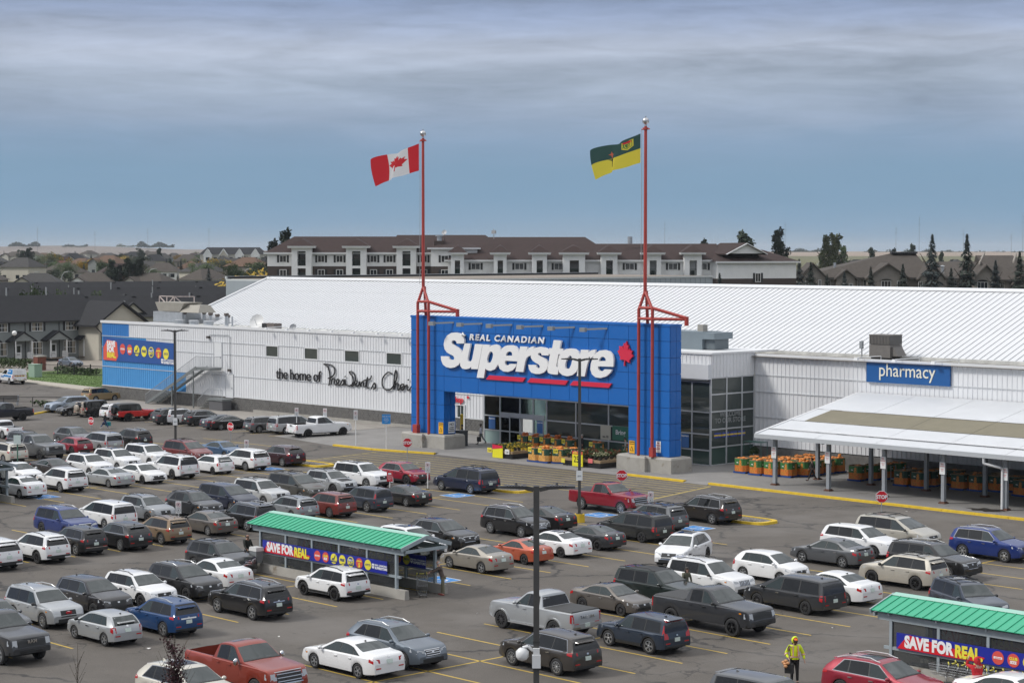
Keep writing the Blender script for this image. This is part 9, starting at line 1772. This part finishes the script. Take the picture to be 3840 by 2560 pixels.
# suburb trees
kinds=[('round','green'),('round','olive'),('round','yellow'),('spruce','spruce'),('poplar','dark'),('round','green'),('spruce','spruce'),('round','dark'),('bush','orange')]
cnt={}
def sub_tree(px_,d,h,k,l):
    key=(k,l,row_word(d),place_word(px_) if px_<1100 else 'at the right'); cnt[key]=cnt.get(key,0)+1
    nm={'round':'round tree','spruce':'spruce','poplar':'slim poplar','bush':'low shrub'}[k]; cl={'green':'green','olive':'olive green','yellow':'golden yellow','spruce':'dark','dark':'dark green','orange':'orange','blue_spruce':'blue green'}[l]
    h=max(3.5,h-zs(d)); tree(px_,d,h,k,l,'%s %s in the %s of the suburb, %s'%(cl,nm,key[2],key[3]),'trees of the suburb' ,hr.uniform(.95,1.3) if k!='poplar' else 1.5,zs(d))
for px_,d,h,k,l in [(35,800,11,'round','yellow'),(75,790,13,'round','yellow'),(110,800,12,'round','yellow'),(150,780,11,'spruce','spruce'),(25,830,12,'round','olive'),(200,830,13,'round','green'),(235,835,13,'round','green'),(255,820,11,'round','green'),(190,1000,16,'round','olive'),(210,1010,16,'round','yellow'),(80,1080,17.7,'poplar','dark'),(112,1080,18.8,'poplar','dark'),(100,1085,17,'poplar','dark'),(320,1000,12,'round','green'),(345,1010,13,'round','yellow'),(372,1000,11,'round','yellow'),(30,960,10,'round','orange' if False else 'yellow'),(418,640,14.5,'poplar','dark'),(436,640,12,'poplar','dark'),(456,642,13,'poplar','dark'),(480,640,15,'poplar','dark'),(505,642,13,'poplar','dark'),(525,640,15,'poplar','dark'),(408,640,11,'poplar','dark'),(592,620,8,'spruce','blue_spruce'),(635,720,9,'spruce','spruce'),(668,730,8.5,'spruce','spruce'),(783,640,12,'spruce','blue_spruce'),(160,800,8,'bush','orange'),(135,780,8,'bush','yellow'),(910,700,11,'round','green'),(935,710,10,'round','yellow'),(960,700,10,'round','green'),(1010,480,12,'round','yellow'),(600,1200,18.8,'poplar','dark'),(525,1250,18.9,'poplar','dark'),(535,1260,17.5,'poplar','dark'),(860,900,13,'round','yellow'),(880,890,12,'round','yellow'),(720,1000,14,'round','olive'),(640,1010,12,'round','green'),(470,900,9,'bush','orange'),(395,900,8,'bush','yellow')]: sub_tree(px_,d,h,k,l)
for _ in range(105):
    d=hr.choice((720,850,980,1150,1350,1650,2000))+hr.uniform(-40,40); k,l=hr.choice(kinds); sub_tree(hr.uniform(-40,1020),d,zs(d)+hr.uniform(4.5,8.5)*(1 if k!='bush' else .6),k,l)
# charcoal roof shrubs between the rows
for px_,d,h,l in((130,385,5.6,'green treetop between the charcoal roofs at the left'),(210,388,5.2,'second green treetop between the charcoal roofs'),(360,395,4.6,'small green treetop between the charcoal roofs')): tree(px_,d,h+4.5,'round','green',l,None,.6)
# street lamps with curved arms
LGREY=mat('street_lamp_grey',(.34,.35,.36),.5,.3)
for i,(px_,d,h,l) in enumerate(((120,700,10,'grey curved street lamp at the left among the suburb roofs'),(230,660,10.5,'grey curved street lamp second from the left among the suburb roofs'),(555,700,11,'grey curved street lamp in the middle of the suburb roofs'),(915,720,11,'grey curved street lamp at the right of the suburb roofs'),(700,1000,11,'far grey curved street lamp among the suburb trees'),(3060,800,13,'grey curved street lamp right of the apartment block'),(3790,900,12,'grey curved street lamp above the right stucco roof'))):
    p=at(px_,d); t=thing('street_lamp',l,'street lamp',(p.x,p.y,0),base_a,'curved street lamps'); MB().path([(0,0,0),(0,0,h*.7),(.3,0,h*.86),(1.0,0,h*.97),(2.4,0,h)],.13,n=6).obj('pole',LGREY,t); MB().box(2.2,3.1,-.2,.2,h-.1,h+.08).obj('lamp_head',LGREY,t)
# ---- far fields, hill line, tree belts, pylons
hm_=mat('hill_field',(.165,.135,.115),.95,var=.25,scale=.0022,det=8)
mb=MB(); n=60; pts=[]
for i in range(n+1):
    px_=-900+2600*i/n; q=at(px_,5200); e=1/(1+math.exp((px_-900)/160)); h=30*e*(.9+.1*math.sin(px_/160))+9*math.exp(-((px_-930)/150)**2); f=at(px_,3300); b=at(px_,9000); pts.append((f,q,b,h))
for (f0,q0,b0,h0),(f1,q1,b1,h1) in zip(pts,pts[1:]): mb.add([(f0.x,f0.y,-2),(f1.x,f1.y,-2),(q1.x,q1.y,h1),(q0.x,q0.y,h0),(b0.x,b0.y,h0*.6),(b1.x,b1.y,h1*.6)],[(0,1,2,3),(3,2,5,4)])
struct(mb.obj('hill',hm_,None,180))
mb=MB(); ptsr=[]
for i in range(31):
    px_=2700+1900*i/30; f=at(px_,1400); q=at(px_,4600); ptsr.append((f,q))
for (f0,q0),(f1,q1) in zip(ptsr,ptsr[1:]): mb.add([(f0.x,f0.y,-.02),(f1.x,f1.y,-.02),(q1.x,q1.y,14.5),(q0.x,q0.y,14.5)],[(0,1,2,3)])
struct(mb.obj('stubble_field',mat('stubble',(.26,.20,.15),.95,var=.16,scale=.01,det=7,stretch=(1,1,1))))
def belt(d,px0,px1,z,h,n,label,leaf,seed):
    q=random.Random(seed); mb=MB()
    for k in range(n):
        x=q.uniform(px0,px1); p=at(x,d+q.uniform(-30,30)); hh=h*q.uniform(.35,1)*(.6+.4*math.sin(x*.09+seed)); s=h*.13
        for j in range(9):
            c=Vector((p.x+q.gauss(0,h*.16),p.y+q.gauss(0,1.6),z+hh*q.uniform(.1,1))); dv=Vector((q.gauss(0,1),q.gauss(0,1),q.gauss(0,1))).normalized(); e=dv.orthogonal().normalized(); mb.add([c-dv*s,c+e*s,c+dv*s,c-e*s],[(0,1,2,3)])
    stuff(tag(mb.obj('tree_line',LV[leaf]),label,'trees'))
belt(4900,35,150,27,13,170,'far tree clump on the skyline at the left edge','dark',2); belt(4900,230,330,26,8,70,'low far tree line on the left skyline','dark',3); belt(4900,520,650,25,15,180,'far rounded wood on the skyline left of the apartment block','dark',4); belt(4900,440,520,26,8,60,'thin far tree line left of the rounded wood','olive',5); belt(3600,840,1030,2,14,220,'dark far shelter belt left of the apartment block','dark',6)
belt(4400,2900,3100,13,11,160,'blue-grey far tree line right of the apartment block','dark',8); belt(4400,3240,3600,12,9,240,'blue-grey far tree line behind the stucco roofs','dark',9); belt(4300,3640,3900,12,6,80,'low far tree line at the right edge','dark',10); belt(2150,-50,1040,0,9,420,'broken line of low trees where the suburb meets the fields','green',12); belt(1500,2990,3900,1,7,120,'low green growth beyond the stucco houses','olive',13)
for i,(px_,d,h,l) in enumerate(((2492,1500,40,'thin lattice mast above the brown roof'),(2943,1400,38,'thin lattice mast right of the poplars'),(3358,2200,44,'pair-legged pylon left of the wide stucco roof'),(3445,1500,44,'tall thin mast above the wide stucco roof'),(3610,2200,42,'pylon above the right stucco houses'),(3833,1500,46,'thin mast at the right edge'),(143,3600,60,'thin mast on the left skyline'),(556,3600,58,'thin mast on the skyline left of centre'),(358,3600,54,'pylon on the left skyline'),(785,3600,60,'thin mast on the skyline by the apartment block'),(3790,2600,40,'far pylon at the right'))):
    p=at(px_,d); t=thing('power_pylon',l,'pylon',(p.x,p.y,0),base_a+.3,'far masts and pylons'); w=d/7400*.9
    MB().tube((0,0,0),(0,0,h),w*.9,w*.4,n=5).obj('mast',mat('pylon_grey',(.20,.21,.22),.7),t); MB().box(-w*7,w*7,-w*.4,w*.4,h*.84,h*.84+w*.8).box(-w*4,w*4,-w*.4,w*.4,h*.93,h*.93+w*.8).obj('cross_arm',mat('pylon_grey'),t)
p=at(1852,350); t=thing('phone_antenna','small rooftop antenna on the apartment ridge','antenna',(p.x,p.y,20.2)); MB().tube((0,0,-.6),(0,0,1.2),.06).box(-.5,.5,-.1,.1,.3,.9).obj('antenna',LGREY,t)
# ================================================================ LEFT SIDE STREET FITTINGS
def picket(a,b,h,label,step=.16,postn=5):
    a=Vector((*a,.1));b=Vector((*b,.1)); t=thing('iron_fence',label,'fence',tuple(a)); L=(b-a).length; d=(b-a)/L; m=MB().bar(d*0+Vector((0,0,.15)),d*L+Vector((0,0,.15)),.04,.05).bar(Vector((0,0,h-.1)),d*L+Vector((0,0,h-.1)),.04,.05); m.obj('rail',BLKT,t)
    k=int(L/step); me=MB().box(-.012,.012,-.012,.012,0,h).mesh('picket',BLKT)
    for i in range(min(k,140)): link('picket',me,t,d*(L*(i+.5)/min(k,140)))
    pm_=MB().box(-.06,.06,-.06,.06,-.1,h+.15).mesh('post',BLKT)
    for i in range(postn+1): link('post',pm_,t,d*L*i/postn)
picket((-145.5,30.8),(-131,35.2),1.45,'black iron fence along the lawn left of the store')
BRK=mat('red_brick',(.19,.07,.05),.9,var=.25,scale=5,bump=.3)
for i,(x,y) in enumerate(((-154.2,35.6),(-166.5,31.0))):
    t=thing('brick_pillar','red brick gate pillar '+['at the end of the iron fence','cut by the left edge of the photo'][i],'pillar',(x,y,0)); me=MB().box(-.105,.105,-.1,.1,0,.085).mesh('brick',BRK)
    MB().box(-.62,.62,-.62,.62,0,2.0).obj('core',mat('mortar_warm',(.12,.09,.075),.9),t)
    for r in range(20):
        for k in range(5): 
            for (dx,dy,rz) in((0,-.64,0),(.64,0,1.5708)): link('brick',me,t,((-.5+k*.245+(.1 if r%2 else 0)) if dy else .61,(-.5+k*.245+(.1 if r%2 else 0)) if dx else -.61,.03+r*.098),(0,0,rz))
    MB().box(-.76,.76,-.76,.76,2.0,2.16).obj('capstone',CONC,t)
def hedge(x0,x1,y,h,label,seed,n=900):
    t=thing('hedge',label,'hedge',((x0+x1)/2,y,0)); q=random.Random(seed); mb=MB(); L=x1-x0
    for k in range(n):
        p=Vector((q.uniform(-L/2,L/2),q.uniform(-.9,.9),h*math.sqrt(q.random()))); d=Vector((q.gauss(0,1),q.gauss(0,1),q.gauss(0,1))).normalized(); e=d.orthogonal().normalized(); s=.14*q.uniform(.6,1.3); mb.add([p-d*s,p+e*s,p+d*s,p-e*s],[(0,1,2,3)])
    mb.obj('foliage',LV['bush'],t)
hedge(-164,-155.6,34.6,1.5,'clipped green hedge left of the brick pillar',3); hedge(-172,-163,32.5,1.6,'green hedge behind the blue and white service pickup',4); hedge(-146,-136,33.8,1.0,'low shrubs behind the iron fence by the steel blue sedan',5,700)
t=thing('utility_box','pale green electrical cabinet at the edge of the lawn','utility box',(-139.6,26.4,.1)); MB().box(-.8,.8,-.6,.6,0,1.7).obj('cabinet',mat('cabinet_green',(.26,.36,.29),.6),t); MB().box(-.85,.85,-.65,.65,1.7,1.78).obj('lid',mat('cabinet_green'),t)
t=thing('globe_lamp','black post lamp with a white globe before the row houses','street lamp',(-168.5,39.6,0)); MB().tube((0,0,0),(0,0,4.6),.09,n=8).obj('post',BLKT,t); MB().ball((0,0,4.9),.38,n=14,m=10).obj('globe',mat('globe_white',(.8,.8,.78),.3),t,180)
t=thing('warning_sign','yellow diamond slow children sign on a post before the row houses','sign',(-168,34.5,0),base_a); MB().tube((0,0,0),(0,0,3.1),.04).obj('post',POSTG,t); o=MB().prism([(0,-.03,1.9),(.72,-.03,2.62),(0,-.03,3.34),(-.72,-.03,2.62)],(0,-.02,0)).obj('plate',mat('sign_amber',(.78,.46,.02),.5),t)
for s,dz in(('SLOW',.2),('WATCH FOR',-.02),('CHILDREN',-.24)): text(s,'lettering',BLK,o,(0,-.055,2.6+dz),FACE_S,.2,ext=.001)
t=thing('route_notice','small white notice on a post behind the service pickup','sign',(-158.5,30.5,0),base_a); MB().tube((0,0,0),(0,0,1.9),.04).obj('post',POSTG,t); MB().box(-.22,.22,-.05,-.02,1.2,1.95).obj('plate',WHITEP,t)
tree(343,0,5.6,'round','purple','purple leaved tree at the left corner of the store',None,.55,0,1,(-102.6,19.0)); tree(0,0,5,'round','olive','green shrub cut by the left edge beside the service pickup',None,.6,0,2,(-141.5,14.6))
tree(345,0,4.2,'bush','yellow','pale flowering shrub at the left corner of the store',None,.5,.6,1,(-103.4,21.4))
# bench, rail and shelter at the far left kerb
t=thing('bench','dark slatted bench on the pavement behind the black pickup','bench',(-98.5,-1.5,.05),base_a)
for i in range(4): MB().box(-1.7,1.7,-.25+i*.14,-.14+i*.14,.42,.47).obj('seat_slat',BLKT,t); MB().box(-1.7,1.7,.32,.36,.55+i*.13,.65+i*.13).obj('back_slat',BLKT,t)
for x in(-1.6,1.6): MB().box(x-.05,x+.05,-.25,.36,0,.45).box(x-.05,x+.05,.3,.38,.45,1.1).obj('frame',GALV,t)
t=thing('hand_rail','thin dark hand rail along the path left of the parked cars','rail',(0,0,0)); pts=[(-99.5,-4.8),(-97.2,-2.2),(-95,.2),(-92.6,2.7)]
for a,b in zip(pts,pts[1:]): MB().bar((*a,1.05),(*b,1.05),.06,.06).bar((*a,.55),(*b,.55),.04,.04).obj('bar',BLKT,t)
for a in pts: MB().bar((*a,0),(*a,1.05),.06,.06).obj('post',BLKT,t)
t=thing('bus_shelter','dark framed bus shelter cut by the left edge of the photo','shelter',(-99.5,-9.8,0),base_a); MB().box(-1.6,1.6,-.7,.7,2.45,2.6).obj('roof',BLKT,t)
for x in(-1.55,1.55):
    for y in(-.65,.65): MB().box(x-.06,x+.06,y-.06,y+.06,0,2.45).obj('post',BLKT,t)
MB().box(-1.5,1.5,.6,.63,.3,2.3).obj('pane',PLEX,t)
MB().box(1.5,1.53,-.6,.6,.3,2.3).obj('pane',PLEX,t)
t=thing('news_box','blue and grey newspaper box by the dark bench','box',(-99.8,-4.2,0),base_a); MB().box(-.5,.5,-.35,.35,.1,1.1).obj('body',GREYST,t); MB().hexa([(-.55,-.4,1.1),(.55,-.4,1.1),(.55,.4,1.1),(-.55,.4,1.1)],[(-.55,-.4,1.15),(.75,-.4,1.55),(.75,.4,1.55),(-.55,.4,1.15)]).obj('lid',mat('box_blue',(.02,.08,.30),.5),t)
hedge(-96,-90.5,1.2,.55,'small green plants along the hand rail',9,160)
# ---- foreground shrubs at the bottom edge
def purple_shrub(px_,d,h,label):
    p=at(px_,d); t=thing('purple_shrub',label,'shrub',(p.x,p.y,0)); q=random.Random(44); tr=MB().tube((0,0,0),(.05,0,h*.93),.045,.012,n=6); lf=MB()
    for k in range(46):
        z0=h*q.uniform(.25,.8); a=q.uniform(0,6.283); L=h*q.uniform(.12,.34); e=Vector((math.cos(a)*L*.55,math.sin(a)*L*.55,L*.9)); b=Vector((0,0,z0)); tr.tube(b,b+e,.014,.004,n=4)
        for j in range(34):
            f=q.random()**1.2*.62; c=b+e*f+Vector((q.gauss(0,.07),q.gauss(0,.07),q.gauss(0,.08))); dv=Vector((q.gauss(0,1),q.gauss(0,1),q.gauss(0,1))).normalized(); ev=dv.orthogonal().normalized(); s=q.uniform(.03,.065); lf.add([c-dv*s,c+ev*s*.6,c+dv*s,c-ev*s*.6],[(0,1,2,3)])
    tr.obj('trunk',BARK,t); lf.obj('leaves',LV['purple'],t)
purple_shrub(640,68,4.6,'purple leaved young tree rising from the bottom edge in front of the cream SUV')
p=at(275,68); t=thing('sapling','thin sapling with a few green leaves at the bottom left','shrub',(p.x,p.y,0)); q=random.Random(9); tr=MB().tube((0,0,0),(.05,0,4.0),.022,.006,n=5); lf=MB()
for k in range(22):
    z0=q.uniform(1,3.4); a=q.uniform(0,6.28); L=q.uniform(.3,.7); b=Vector((0,0,z0)); e=Vector((math.cos(a)*L*.5,math.sin(a)*L*.5,L)); tr.tube(b,b+e,.008,.003,n=3)
    for j in range(3): c=b+e*q.random(); s=.045; lf.add([c+Vector((-s,0,0)),c+Vector((0,s*.6,.02)),c+Vector((s,0,s)),c+Vector((0,-s*.6,.02))],[(0,1,2,3)])
tr.obj('trunk',BARK,t); lf.obj('leaves',LV['green'],t)
# ---- the air: far fields fade towards the sky
hz=bpy.data.materials.new('thin_haze'); hz.use_nodes=True; t_=hz.node_tree; t_.nodes.clear(); v_=t_.nodes.new('ShaderNodeVolumePrincipled'); v_.inputs['Color'].default_value=(.80,.87,.95,1); v_.inputs['Density'].default_value=.000055; v_.inputs['Anisotropy'].default_value=.0
o_=t_.nodes.new('ShaderNodeOutputMaterial'); t_.links.new(v_.outputs[0],o_.inputs['Volume'])
stuff(MB().box(-15100,15100,-6100,16100,-3.2,75).obj('haze',hz))
